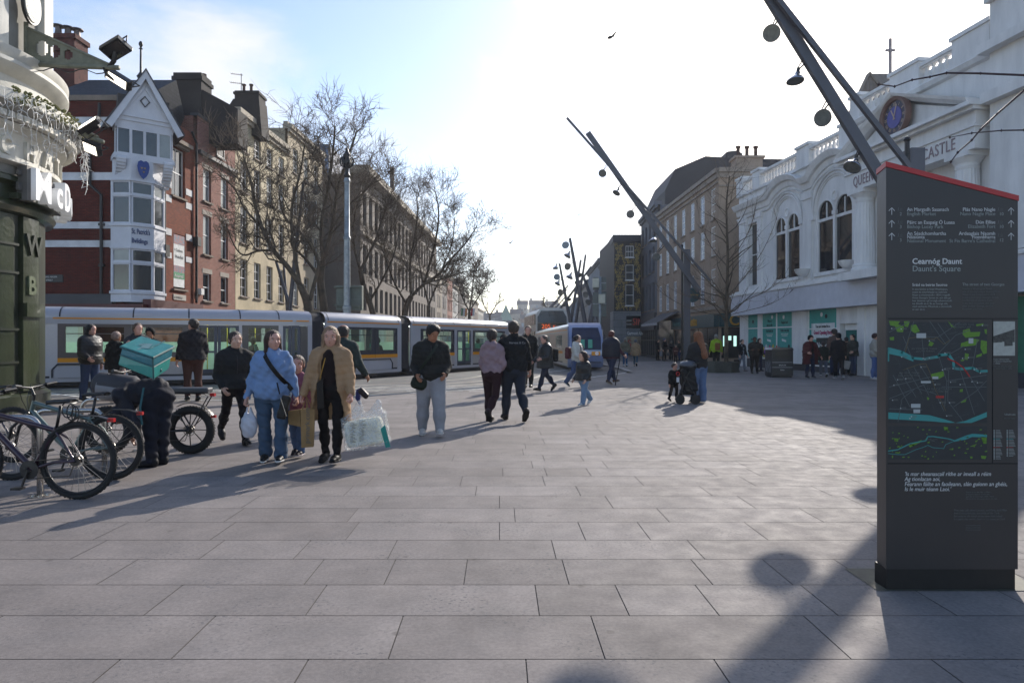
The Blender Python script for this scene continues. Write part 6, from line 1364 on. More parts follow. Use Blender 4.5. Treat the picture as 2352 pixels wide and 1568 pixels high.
for s, x, y, sz in (('AN CNOCÁN GLAS', 905, 140, 4.2), ('GREENMOUNT', 930, 165, 4.2), ('AN PARÓISTE THEAS', 515, 385, 4.2), ('SOUTH PARISH', 560, 410, 4.2), ('AN MEAL THEAS', 390, 628, 4.2), ('THE SOUTH MALL', 380, 654, 4.2), ('LÁR NA CATHRACH', 655, 788, 4.4), ('CITY CENTRE', 705, 813, 4.4), ('CORCAIGH', 672, 1292, 3), ('CORK', 695, 1308, 3)):
    u, v = Z([(x, y)])[0]; text(s, sz*PXM*1.38, FM, ws(u), wz_(v), .0024, td_, mp_, 'lettering', .0003, sp=1.1)
b = MB(); b3 = MB()
for k in range(34):
    x, y = rr.uniform(310, 1230), rr.uniform(130, 1080); (u, v) = Z([(x, y)])[0]; b.face([FM.p(ws(u)+a*.0035, wz_(v)+c*.0035, .0025) for a, c in ((-1, -1), (1, -1), (1, 1), (-1, 1))])
    for j in range(2): b3.face([FM.p(ws(u+2.5)+a, wz_(v-1.5+j*2.2)+c, .0025) for a, c in ((0, 0), (.028, 0), (.028, .0022), (0, .0022))])
for x0, y0, x1, y1 in ((565, 220, 662, 268), (510, 930, 605, 970), (535, 985, 602, 1022), (610, 700, 710, 722), (1090, 270, 1138, 322), (725, 655, 785, 680)): mpoly(b, Z([(x0, y0), (x1, y0), (x1, y1), (x0, y1)]), .0024)
b.build('map_symbols', mat('map_pale', '#9fa5a6', .5, var=0), mp_); b3.build('map_captions', td_, mp_)
# right hand column: old photograph, key
b = MB().fbox(FM, ws(2281.5), ws(2331), wz_(816.5), wz_(738), 0, .0014); ph = b.build('old_photograph', mat('photo_grey', '#9fa29c', .5, var=.1, scale=40), mo)
b = MB(); mpoly(b, Z([(1340, 250), (1555, 180), (1555, 310), (1340, 300)]), .0018); mpoly(b, Z([(1450, 250), (1530, 250), (1535, 345), (1450, 350)]), .002); mpoly(b, Z([(1340, 265), (1430, 265), (1430, 310), (1340, 315)]), .002); b.build('carriages', mat('photo_dark', '#4c4d4a', .5, var=.5, scale=70, col2='#1b1c1c'), ph)
for k in range(21):
    for x in (2282, 2312):
        if k > 18 and x > 2300: continue
        c_ = [tg_, wat, mat('map_red'), tg_, tg_][k % 5] if k % 3 == 0 else tg_
        v = 988+k*3.25; MB().fbox(FM, ws(x), ws(x+2.6), wz_(v+1.1), wz_(v-1.1), 0, .0014).fbox(FM, ws(x+5), ws(x+15+(k*7) % 6), wz_(v+.5), wz_(v-.5), 0, .0013).build('map_key_line', c_, mo)
for k, s in enumerate(('Scuaine cabanna taobh', 'ar Shráid an Chapaill Bhuí', 'c. 1890idí', 'Two cabs lining the street', 'on Grand Parade c. 1890s')): st(s, 2281.5, 826+k*5+(1.5 if k > 2 else 0), 3.4, tg_ if k < 3 else td_, xs=.85)
st('Tuilleadh eolais', 2306, 953, 3.8, tg_, xs=.8); st('Discover more', 2306, 962, 3.6, td_, xs=.8)
# ================================================================ bicycles and stands
TY = mat('tyre', '#1d1c1c', .85); RIM = mat('rim_black', '#232225', .35, .4); STL = mat('steel', '#b7b2ac', .25, .9, var=.05); SPK = mat('spoke', '#8d8a88', .3, .8, var=0); BLK2 = mat('bike_black', '#1a191b', .4)
def bike(label, xr, Y, r, fcol, wb_=1.1, fat=.026, seat=.93, spokes=28, disc=True, cast=False, lean=0, head=(0.86, .86), bb=(.44, .29), st=(.17, .93), bar=1.02, group=None, name='bicycle', mud=True, step=False, rack=False):
    o = root(name, label, 'bicycle', (0, 0, 0), group); WL[o.name] = Vector((0, 0, 0)); fm = mat('frame_'+fcol[1:], fcol, .3, .3, var=.05, coat=.4)
    P = lambda x, z, y=0: Vector((-x, y, z))
    def wheel(x, dsc):
        w = MB().tube([P(x+math.cos(t*math.pi/24)*(r-fat), r+math.sin(t*math.pi/24)*(r-fat)) for t in range(48)], fat, 10, closed=True).build('wheel', TY, o, smooth=True)
        kn = MB()
        for t in range(96):
            a = t*math.pi/48
            for s in (-.5, .5) if t % 2 else (0,):
                c = P(x+math.cos(a)*(r-.004), r+math.sin(a)*(r-.004), s*fat); kn.box(-.006, .006, -.007, .007, -.005, .005, Matrix.Translation(c) @ Matrix.Rotation(a, 4, 'Y'))
        kn.build('tread', TY, w)
        MB().tube([P(x+math.cos(t*math.pi/24)*(r-2*fat-.004), r+math.sin(t*math.pi/24)*(r-2*fat-.004)) for t in range(48)], .012, 6, closed=True).build('rim', RIM, w, smooth=True)
        b = MB(); n = 8 if cast else spokes
        for k in range(n):
            a = 2*math.pi*k/n; a2 = a+(.5 if k % 2 else -.5)*(0 if cast else .9); ys = .03*(1 if k % 4 < 2 else -1)
            b.tube([P(x+math.cos(a2)*.03, r+math.sin(a2)*.03, ys), P(x+math.cos(a)*(r-2*fat-.004), r+math.sin(a)*(r-2*fat-.004))], .008 if cast else .0022, 4)
        b.build('spokes', RIM if cast else SPK, w)
        MB().lathe(P(x, r, 0), [(.0, -.06), (.02, -.06), (.028, -.03), (.018, -.02), (.018, .02), (.028, .03), (.02, .06), (0, .06)], 12, axis=(0, 1, 0)).build('hub', RIM, w, smooth=True, sharp=40)
        if dsc:
            b = MB(); b.tube([P(x+math.cos(t*math.pi/16)*.075, r+math.sin(t*math.pi/16)*.075, -.045) for t in range(32)], .006, 4, closed=True)
            for t in range(8): a = t*math.pi/4; b.tube([P(x+math.cos(a)*.02, r+math.sin(a)*.02, -.045), P(x+math.cos(a+.5)*.075, r+math.sin(a+.5)*.075, -.045)], .004, 4)
            b.build('brake_disc', STL, w)
    wheel(0, disc); wheel(wb_, disc)
    H = P(*head); Hl = P(head[0]+.035, head[1]-.13); B = P(*bb); S0 = P(st[0]+.04, st[1]-.24); F_ = MB(); tb = .024 if not cast else .034
    F_.tube([H, Hl], .024, 10); F_.tube([Hl+Vector((0, 0, .02)), B], tb*1.25, 10); F_.tube([H-Vector((0, 0, .025)), S0+Vector((0, 0, -.03))], tb, 10); F_.tube([S0, B], tb*.95, 10)
    for s in (-1, 1):
        F_.tube([B+Vector((0, s*.02, 0)), P(.2, r-.01, s*.06), P(0, r, s*.06)], .014, 8); F_.tube([S0+Vector((0, s*.01, -.04)), P(.12, r+.2, s*.055), P(0, r, s*.06)], .012, 8)
    F_.build('frame', fm, o, smooth=True, sharp=50)
    k = MB(); k.tube([H+Vector((0, 0, .07)), Hl], .016, 8)
    for s in (-1, 1): k.tube([Hl+Vector((0, s*.05, -.0)), P(wb_-.05, r+.22, s*.06), P(wb_, r, s*.06)], .017, 8)
    k.tube([Hl+Vector((0, -.06, 0)), Hl+Vector((0, .06, 0))], .018, 6); k.build('fork', BLK2, o, smooth=True, sharp=50)
    T = P(head[0]-.02, bar); hb = MB(); hb.tube([H+Vector((0, 0, .05)), T+Vector((-.06, 0, -.02))], .016, 8)
    hb.tube([T+Vector((.0, -.33, .02)), T+Vector((-.05, -.18, .0)), T+Vector((-.07, 0, -.02)), T+Vector((-.05, .18, 0)), T+Vector((0, .33, .02))], .013, 8)
    for s in (-1, 1): hb.tube([T+Vector((-.005, s*.33, .02)), T+Vector((-.03, s*.2, .005))], .02, 8); hb.tube([T+Vector((-.06, s*.17, 0)), T+Vector((-.11, s*.2, -.03)), T+Vector((-.1, s*.28, -.03))], .008, 6); hb.tube([T+Vector((-.05, s*.14, 0)), T+Vector((-.13, s*.1, .02)), T+Vector((-.13, s*.04, -.15)), Hl+Vector((-.03, 0, .0))], .004, 5)
    hb.build('handlebar', BLK2, o, smooth=True, sharp=50)
    sp = P(*st); MB().tube([S0, sp+Vector((0, 0, -.03))], .014, 8).build('seat_post', BLK2, o, smooth=True)
    sd = MB()
    for j, (x, wd, dz) in enumerate(((-.13, .07, .01), (-.11, .075, .02), (-.06, .07, .015), (0, .045, .01), (.06, .028, .008), (.12, .02, .0), (.14, .012, -.008))):
        for q in range(10): a = 2*math.pi*q/10; sd.v.append(tuple(sp+Vector((-x, math.cos(a)*wd, dz+math.sin(a)*(.024 if math.sin(a) > 0 else .018)))))
    for j in range(6):
        for q in range(10): sd.addf((j*10+q, j*10+(q+1) % 10, (j+1)*10+(q+1) % 10, (j+1)*10+q))
    sd.addf(range(10)); sd.addf([60+q for q in range(10)][::-1]); sd.build('saddle', mat('saddle', '#151415', .45), o, smooth=True)
    c = MB(); c.lathe(B+Vector((0, -.05, 0)), [(.03, 0), (.088, .003), (.09, -.003), (.03, -.006)], 24, axis=(0, 1, 0)); c.tube([B+Vector((0, -.07, 0)), B+Vector((-.05, -.08, -.16))], .012, 6); c.tube([B+Vector((0, .07, 0)), B+Vector((.05, .08, .16))], .012, 6)
    for s in (-1, 1): c.box(-.045, .045, -.04, .04, -.01, .01, Matrix.Translation(B+Vector((s*.05, s*.13, s*.16))))
    c.build('crank', BLK2, o); ch = MB(); ch.tube([B+Vector((0, -.052, .085)), P(0, r+.035, -.05)], .006, 4); ch.tube([B+Vector((0, -.052, -.085)), P(.05, r-.14, -.05), P(.01, r-.03, -.05)], .006, 4); ch.lathe(P(0, r, -.05), [(.02, .01), (.05, .01), (.05, -.005), (.02, -.005)], 16, axis=(0, 1, 0)); ch.build('chain', mat('chain', '#4b4743', .4, .7), o)
    if mud:
        m = MB(); pts = [P(math.cos(a)*(r+.035), r+math.sin(a)*(r+.035)) for a in [R(60+j*9) for j in range(11)]]
        if not cast: pts = [S0+Vector((.02, 0, -.02)), P(-.02, r*2+.05), P(-.2, r*2+.045), P(-.32, r*2+.01)]
        for j in range(len(pts)-1):
            a_, b_ = pts[j], pts[j+1]; m.prism([a_+Vector((0, -.03, 0)), b_+Vector((0, -.03, 0)), b_+Vector((0, .03, 0)), a_+Vector((0, .03, 0))], (0, 0, .008))
        m.build('mudguard', BLK2, o); e = pts[-1]; MB().box(-.03, .03, -.02, .02, -.015, .02, Matrix.Translation(e)).build('rear_reflector', mat('reflector_red', '#a81c1c', .3), o)
    if rack:
        b = MB()
        for s in (-.06, .06): b.tube([P(.3, .82, s), P(-.2, .82, s), P(-.26, .78, s), P(0, r, s)], .008, 6)
        b.build('rack', BLK2, o); MB().box(-.29, .29, -.085, .085, -.035, .035, Matrix.Translation(P(.02, .865))).build('rack_seat', mat('grey_vinyl', '#47474a', .5), o, bevel=.02)
        MB().box(-.03, .03, -.03, .03, -.02, .02, Matrix.Translation(P(-.3, .8))).build('rear_light', mat('reflector_red'), o)
    o.location = (xr, Y, 0); o.rotation_euler = (lean, 0, 0); return o
def bx_(u, Y): return (u-CU)/F0*Y
y1 = gz(1143)-.05; y2 = gz(1102); y3 = gz(1042); BGp = 'bicycles parked at the steel stands'
bike('purple black bicycle nearest the camera, its big rear wheel in front', bx_(180, y1), y1, .375, '#2e1a2a', group=BGp)
o = bike('grey green mountain bicycle behind the purple one', bx_(255, y2), y2, .36, '#50615f', group=BGp, fat=.028, disc=True, bar=1.03, head=(.84, .87))
o = bike('dark purple bicycle mostly cut off by the left edge behind the stand', bx_(30, 8.6), 8.6, .35, '#2d2430', group=BGp, disc=False, mud=False)
e = bike('black fat tyre electric bicycle beside the bending courier', bx_(438, y3), y3, .325, '#1b1a1b', wb_=1.12, fat=.05, cast=True, head=(.88, .83), bb=(.5, .28), st=(.34, .84), bar=1.12, rack=True, group=None, name='electric_bicycle')
MB().prism([(-.92, -.045, .86), (-.4, -.045, .66), (-.38, -.045, .55), (-.86, -.045, .70)], (0, .09, 0)).build('battery_beam', mat('beam_black', '#19181a', .4), e, bevel=.008)
text('ChamRider', .125, None, 0, 0, 0, mat('beam_white', '#c9c6c2', .5), e, 'lettering', .002, xs=.74, bold=.001, M=Matrix.Translation((-.85, -.05, .735)) @ Matrix.Rotation(R(21), 4, 'Y') @ Matrix.Rotation(R(90), 4, 'X'))
# handlebar bag on the electric bicycle
hb = root('handlebar_bag', 'grey and black padded bag hanging from the electric bicycle handlebar', 'bag', (bx_(268, y3), y3, 1.0))
c = px(268, 880, y3-.15); MB().lathe(c+Vector((-.27, 0, 0)), [(0, 0), (.12, .0), (.155, .04), (.16, .5), (.12, .55), (0, .55)], 14, axis=(1, 0, -.12)).build('bag_body', mat('bag_grey', '#343236', .7, bump=.3, bscale=20), hb, smooth=True, sharp=50)
MB().lathe(c+Vector((-.2, 0, -.05)), [(.15, .0), (.165, .01), (.165, .4), (.15, .41)], 14, axis=(1, 0, -.12)).build('reflective_band', mat('bag_band', '#77767a', .5), hb, smooth=True)
def stand(label, ur, vbase, vtop, L_=.8, r=.028):
    Y = gz(vbase); x1 = bx_(ur, Y); x0 = x1-L_; zt = CH+(CV-vtop)/F0*Y; o = root('bicycle_stand', label, 'bicycle stand', ((x0+x1)/2, Y, 0), 'steel bicycle stands'); pts = [(x1, Y, 0), (x1, Y, zt-.16)]
    pts += [(x1-.14+.14*math.cos(a), Y, zt-.16+.14*math.sin(a)) for a in [R(15*k) for k in range(1, 7)]]+[(x0+.14+.14*math.cos(a), Y, zt-.16+.14*math.sin(a)) for a in [R(90+15*k) for k in range(0, 7)]]+[(x0, Y, 0)]
    MB().tube(pts, r, 10).build('hoop', STL, o, smooth=True)
    for x in (x0, x1):
        f = MB().lathe((x, Y, 0), [(0, .01), (.09, .01), (.09, .0)], 16)
        for k in range(4): a = k*math.pi/2+.5; f.lathe((x+math.cos(a)*.06, Y+math.sin(a)*.06, .01), [(.014, 0), (.014, .012), (0, .016)], 6)
        f.build('foot_plate', STL, o)
stand('steel cycle stand nearest the camera with its bolted foot plate in view', 92, 1139, 953, .85)
stand('middle steel cycle stand between the two mountain bicycles', 240, 1090, 938, .8)
stand('far steel cycle stand behind the bicycles by the courier', 320, 1035, 914, .8)
cl = MB(); c = px(155, 940, 7.4)
for k in range(3): cl.tube([c+Vector((math.cos(a)*(.06-.01*k)+.03*k, .02*k, math.sin(a)*.09-.03*k)) for a in [R(30*j) for j in range(12)]], .007, 5, closed=True)
tagit(cl.build('coiled_lock', BLK2), 'black coiled cable lock hanging between the parked bicycles', 'bicycle lock')
# ================================================================ bare winter trees
BARK = mat('bark', '#54483a', .95, var=.35, scale=3, bump=.6, bscale=18); TWIG = mat('twig', '#5d4f41', .9, var=.2)
def add_twigs(tg, REC, nt, tw, up, seed):
    if not REC: tg.np = None; return
    g = np.random.default_rng(seed); A = np.repeat(np.array([q[0] for q in REC]), nt, 0); L_ = np.repeat(np.array([q[1] for q in REC]), nt); N = len(A)
    t = g.uniform(.15, 1, N)*2; i = np.minimum(1, t.astype(int)); f = (t-i)[:, None]; ar = np.arange(N); p0 = A[ar, i]; p1 = A[ar, i+1]; p = p0*(1-f)+p1*f; ax = p1-p0; ax /= np.linalg.norm(ax, axis=1)[:, None]+1e-9
    def un(v): return v/(np.linalg.norm(v, axis=1)[:, None]+1e-9)
    d = un(ax*.55+un(g.normal(0, 1, (N, 3)))*.75+np.array([0, 0, up])); d2 = un(d+g.normal(0, .3, (N, 3))+np.array([0, 0, up*.5])); L2 = (L_*g.uniform(.35, .8, N))[:, None]; q1 = p+d*L2*.5; q2 = q1+d2*L2*.5
    e1 = un(np.cross(d, [.3, .5, .8])); e2 = np.cross(d, e1); V = []
    for q, rr_ in ((p, tw*.9), (q1, tw*.75), (q2, tw*.45)):
        for k in range(3): a = 2.0944*k; V.append(q+(e1*math.cos(a)+e2*math.sin(a))*rr_)
    V = np.stack(V, 1).reshape(-1, 3); b = (np.arange(N)*9)[:, None]; Q = []
    for s in (0, 3):
        for k in range(3): Q.append(np.concatenate([b+s+k, b+s+(k+1) % 3, b+s+3+(k+1) % 3, b+s+3+k], 1))
    tg.np = (V, np.concatenate(Q))
def fast_build(tg, name, m, parent):
    off = WL.get(parent.name, Vector()); V0 = np.array(tg.v).reshape(-1, 3); V, Q = tg.np if tg.np else (np.zeros((0, 3)), np.zeros((0, 4), int)); me = bpy.data.meshes.new(name)
    q0 = np.array([f for f in tg.f if len(f) == 4]).reshape(-1, 4); P = np.concatenate([V0, V])-np.array(off[:]); Q = np.concatenate([q0, Q+len(V0)]).astype(np.int32)
    me.vertices.add(len(P)); me.vertices.foreach_set('co', P.astype(np.float32).ravel()); me.loops.add(Q.size); me.loops.foreach_set('vertex_index', Q.ravel()); me.polygons.add(len(Q)); me.polygons.foreach_set('loop_start', np.arange(0, Q.size, 4, dtype=np.int32)); me.update(calc_edges=True); me.validate(); return link(name, me, m, parent)
def tree(label, base, limbs, seed, depth=4, dens=1.0, tw=.013, up=.25, spread=.75, len0=1.0, name='bare_tree', group='bare winter trees along the street', rmin=.012, nb=(8, 9, 7, 4), nt=7):
    """limbs: [(points, r0, r1)] main limbs in metres; smaller branches grow off them"""
    r = random.Random(seed); base = Vector(base); o = root(name, label, 'tree', tuple(base), group); tr_ = MB(); br = MB(); tg = MB(); REC = []
    def grow(p, d, L_, rad, lv):
        n = 6 if lv > 1 else 4; pts = [p]; rs = [rad]; q = p; dd = d.normalized()
        for i in range(n):
            dd = (dd+Vector((r.gauss(0, .22), r.gauss(0, .22), r.gauss(0, .18)+up*.22))).normalized(); q = q+dd*L_/n; pts.append(q); rs.append(max(tw*.6, rad*(1-(i+1)/n*.75)))
        b = br if rad > .02 else tg; b.tube(pts, rs, 5 if rad > .03 else 3, caps=False)
        if lv == 1: REC.append(([tuple(q) for q in (pts[0], pts[n//2], pts[n])], L_))
        elif lv > 1: kids(pts, rs, L_, lv)
    def kids(pts, rs, L_, lv, cnt=None):
        k = cnt or max(2, int(nb[min(3, depth-lv)]*dens*r.uniform(.8, 1.2))); n = len(pts)-1
        for j in range(k):
            t = (.2+.8*(j+r.random()*.9)/k)*n; i = min(n-1, int(t)); f = t-i; p = pts[i].lerp(pts[i+1], f); ax = (pts[i+1]-pts[i]).normalized(); rad = rs[i]*(1-f)+rs[i+1]*f
            pd = Vector((r.gauss(0, 1), r.gauss(0, 1), r.gauss(0, .8))); pd = (pd-ax*pd.dot(ax)).normalized(); d = ax*(1-spread*.5)+pd*spread+Vector((0, 0, up)); d.normalize()
            grow(p, d, L_*r.uniform(.42, .74), max(tw, rad*r.uniform(.4, .62)), lv-1)
    for (pts, r0, r1, *rest) in limbs:
        P = smooth_3([Vector(p) for p in pts]); rs = [.8*(r0+(r1-r0)*i/(len(P)-1)) for i in range(len(P))]; (tr_ if r0 > .13 else br).tube(P, rs, 9, caps=True)
        L_ = sum((P[i+1]-P[i]).length for i in range(len(P)-1)); c = rest[0] if rest else 9
        if c: kids(P, rs, min(3.2, L_*.6)*len0, depth-1, int(c*dens))
    tr_.build('trunk', BARK, o, smooth=True)
    if br.v: br.build('limbs', BARK, o, smooth=True)
    add_twigs(tg, REC, nt, tw, up, seed); fast_build(tg, 'crown_twigs', TWIG, o); return o
def smooth_3(P, it=2):
    for _ in range(it):
        q = [P[0]]
        for i in range(len(P)-1): q += [P[i].lerp(P[i+1], .25), P[i].lerp(P[i+1], .75)]
        P = q+[P[-1]]
    return P
def L3(Y, *uv, dy=0): return [tuple(px(u, v, Y+dy*i)) for i, (u, v) in enumerate(uv)]
Y = 37.0; g0 = (bx_(708, Y), Y, 0)
tree('big bare plane tree with a long arching limb over the tram, leftmost', g0, [
    ([g0, *L3(Y, (712, 740), (706, 690), (690, 655))], .34, .24, 0),
    (L3(Y, (690, 655), (660, 610), (626, 575), (600, 520), (585, 470), (578, 420), (560, 360), dy=-.25), .2, .05, 18),
    (L3(Y, (626, 575), (590, 575), (560, 590), (540, 570), (520, 520), dy=.2), .09, .03, 11),
    (L3(Y, (600, 520), (560, 480), (540, 430), (500, 400), dy=-.1), .09, .03, 10),
    (L3(Y, (690, 655), (672, 560), (668, 470), (690, 400), (700, 330), dy=.2), .14, .04, 14),
    (L3(Y, (712, 690), (725, 640), (735, 600), (700, 540), (650, 500), (640, 440), dy=.1), .15, .04, 14)], 11, dens=1.05)
Y = 39.0; g0 = (bx_(742, Y), Y, 0)
tree('tall bare plane tree, second from the left, beside the lamppost', g0, [
    ([g0, *L3(Y, (748, 740), (742, 690), (735, 640), (742, 600))], .33, .22, 0),
    (L3(Y, (742, 600), (765, 520), (772, 440), (800, 360), (820, 300), dy=.15), .17, .05, 17),
    (L3(Y, (742, 600), (735, 520), (755, 430), (765, 350), (770, 290), dy=-.15), .15, .05, 15),
    (L3(Y, (735, 640), (700, 590), (660, 560), (690, 500), dy=-.2), .12, .04, 11),
    (L3(Y, (765, 520), (800, 470), (840, 440), (870, 400), dy=.1), .1, .03, 12),
    (L3(Y, (772, 440), (740, 380), (730, 320), dy=.1), .09, .03, 9)], 23, dens=1.05)
Y = 47.0; g0 = (bx_(858, Y), Y, 0)
tree('bare street tree behind the tall lamppost, third from the left', g0, [
    ([g0, *L3(Y, (862, 740), (852, 700), (835, 660), (828, 620))], .3, .2, 0),
    (L3(Y, (828, 620), (810, 560), (815, 480), (840, 430)), .14, .04, 15),
    (L3(Y, (828, 620), (860, 560), (880, 500), (900, 440), dy=.2), .14, .04, 15),
    (L3(Y, (850, 690), (880, 640), (905, 590), (920, 520), dy=.1), .12, .04, 13)], 31, dens=1.2)
Y = 50.0; g0 = (bx_(925, Y), Y, 0)
tree('wide bare tree with spreading limbs reaching right over the far tram car', g0, [
    ([g0, *L3(Y, (928, 740), (932, 705), (945, 680))], .34, .24, 0),
    (L3(Y, (945, 680), (975, 650), (1010, 630), (1030, 600), (1070, 560), (1095, 520)), .16, .04, 16),
    (L3(Y, (975, 650), (1020, 640), (1060, 625), (1100, 620), dy=.1), .1, .03, 11),
    (L3(Y, (945, 680), (940, 600), (955, 540), (960, 470)), .15, .04, 16),
    (L3(Y, (975, 650), (1000, 560), (1010, 490), (1000, 440)), .13, .04, 14),
    (L3(Y, (935, 700), (905, 650), (885, 590), (880, 540)), .12, .04, 13),
    (L3(Y, (1010, 630), (1040, 560), (1045, 500), dy=-.1), .09, .03, 11)], 47, dens=1.15)
Y = 66.0; g0 = (bx_(985, Y), Y, 0)
tree('bare tree in the dark cluster behind the wide spreading tree', g0, [
    ([g0, *L3(Y, (985, 740), (985, 700))], .3, .2, 0), (L3(Y, (985, 700), (970, 640), (960, 590), (955, 560)), .14, .04, 14), (L3(Y, (985, 700), (1005, 650), (1030, 610), (1040, 590)), .14, .04, 14)], 53, dens=1.0, tw=.016)
Y = 84.0; g0 = (bx_(1078, Y), Y, 0)
tree('smaller bare tree far down the left side, before the hill', g0, [
    ([g0, *L3(Y, (1078, 750), (1078, 715))], .3, .2, 0), (L3(Y, (1078, 715), (1060, 680), (1050, 640)), .14, .05, 14), (L3(Y, (1078, 715), (1100, 680), (1120, 650)), .14, .05, 14), (L3(Y, (1078, 715), (1085, 670), (1088, 625)), .14, .05, 14)], 61, dens=1.0, tw=.022, len0=1.3)
Y = 118.0; g0 = (bx_(1125, Y), Y, 0)
tree('farthest bare tree, low and hazy beside the church spire', g0, [
    ([g0, *L3(Y, (1125, 755), (1125, 725))], .3, .2, 0), (L3(Y, (1125, 725), (1110, 700), (1105, 670)), .16, .06, 12), (L3(Y, (1125, 725), (1140, 700), (1150, 690)), .16, .06, 12)], 67, dens=1.0, tw=.03, len0=1.4, depth=3)
Y = 112.0; g0 = (bx_(1262, Y), Y, 0)
tree('bare tree on the skyline above the bus roof', g0, [
    ([g0, *L3(Y, (1262, 755), (1262, 715))], .3, .2, 0), (L3(Y, (1262, 715), (1250, 700), (1247, 690)), .16, .06, 12), (L3(Y, (1262, 715), (1272, 700), (1280, 688)), .16, .06, 12)], 68, dens=1.0, tw=.03, len0=1.1, depth=3)
# young tree in the stone planter
Y = pc[1]; g0 = (bx_(1668, Y), Y, .42)
yt = tree('young bare tree with fine upswept branches growing from the stone planter', g0, [
    ([g0, *L3(Y, (1668, 760), (1669, 680), (1672, 600), (1670, 530), (1668, 470), (1672, 430), (1676, 405))], .14, .02, 26)], 71, depth=3, dens=1.3, tw=.007, up=.15, spread=.9, len0=1.05, name='young_tree', group=None, nb=(9, 9, 6, 4), nt=5)
Y2 = Y; r_ = random.Random(19)
ex = MB()
def ysp(u0, v0, pts, rad):
    P = smooth_3([px(u0, v0, Y2)]+[px(u, v, Y2+dy) for u, v, dy in pts]); ex.tube(P, [rad*(1-.8*i/(len(P)-1)) for i in range(len(P))], 5, caps=False)
    for k in range(10):
        i = r_.randrange(2, len(P)-1); d = (P[i]-P[i-1]).normalized(); q = P[i]; w = [q]
        dd = (d+Vector((r_.gauss(0, .5), r_.gauss(0, .5), r_.uniform(-.1, .6)))).normalized()
        for _ in range(4): dd = (dd+Vector((r_.gauss(0, .15), r_.gauss(0, .15), .1))).normalized(); q = q+dd*.22; w.append(q)
        ex.tube(w, [.011, .01, .008, .006, .005], 3, caps=False)
        for _ in range(3): a = w[r_.randrange(1, 4)]; ex.tube([a, a+(dd+Vector((r_.gauss(0, .6), r_.gauss(0, .6), r_.gauss(.2, .4)))).normalized()*.35], [.006, .004], 3, caps=False)
for s in (([(1640, 660, -.3), (1590, 610, -.5), (1555, 560, -.6), (1540, 520, -.7)]), ([(1700, 650, .3), (1745, 590, .5), (1770, 540, .6), (1785, 500, .7)]), ([(1630, 690, .3), (1570, 680, .6), (1520, 650, .9)]), ([(1710, 690, -.3), (1760, 670, -.6), (1800, 640, -.9)]), ([(1640, 580, .3), (1610, 520, .4), (1600, 460, .5)]), ([(1700, 570, -.3), (1730, 510, -.4), (1740, 450, -.5)])): ysp(1670, s[0][1]+30, s, .03)
for s in (([(1620, 720, -.6), (1560, 700, -1.0), (1515, 668, -1.3)]), ([(1720, 712, .5), (1770, 700, .9), (1815, 672, 1.2)]), ([(1650, 650, -.8), (1600, 640, -1.3)]), ([(1695, 640, .8), (1740, 620, 1.2)])): ysp(1670, 725, s, .022)
ex.build('side_branches', TWIG, yt, smooth=True)
# tree outside the right edge: only its nearest twigs reach into view
tb0 = (6.9, 6.6, 0)
nb_ = root('overhanging_tree', 'bare twigs of a tree reaching in from the right edge over the white building', 'tree', tb0)
MB().tube([tb0, (6.9, 6.6, 2.4), (6.7, 6.5, 3.4), (6.8, 6.4, 5)], [.11, .09, .07, .04], 9).build('trunk', BARK, nb_, smooth=True)
TW2 = mat('twig_purple', '#3d2a2c', .6, var=.2)
def tw2(pts, r0, Y=5.6):
    P = [px(u, v, Y+dy) for u, v, dy in pts]; b = MB(); b.tube(P, [r0*(1-.6*i/(len(P)-1)) for i in range(len(P))], 6)
    for p in P[1:]: b.lathe(p, [(0, -.014), (r0*1.3, 0), (0, .014)], 6)
    b.build('twig', TW2, nb_, smooth=True)
a = px(2440, 190, 5.9); MB().tube([(6.7, 6.5, 3.35), (5.6, 6.2, 3.75), tuple(a)], [.04, .025, .014], 6).build('limb', BARK, nb_, smooth=True)
tw2([(2440, 190, .3), (2352, 173, 0), (2252, 169, -.05), (2174, 168, -.1), (2136, 177, -.1), (2095, 184, -.1), (2055, 199, -.1), (2018, 194, -.1)], .010)
tw2([(2440, 190, .3), (2352, 208, 0), (2290, 262, 0), (2252, 298, -.05), (2232, 322, -.05), (2200, 350, -.05), (2184, 372, -.05)], .010)
tw2([(2460, 300, .3), (2352, 299, 0), (2300, 300, 0), (2232, 306, -.05), (2182, 316, -.05)], .008)
MB().tube([(6.75, 6.5, 3.3), tuple(px(2460, 300, 5.9))], [.03, .01], 6).build('limb', BARK, nb_, smooth=True)
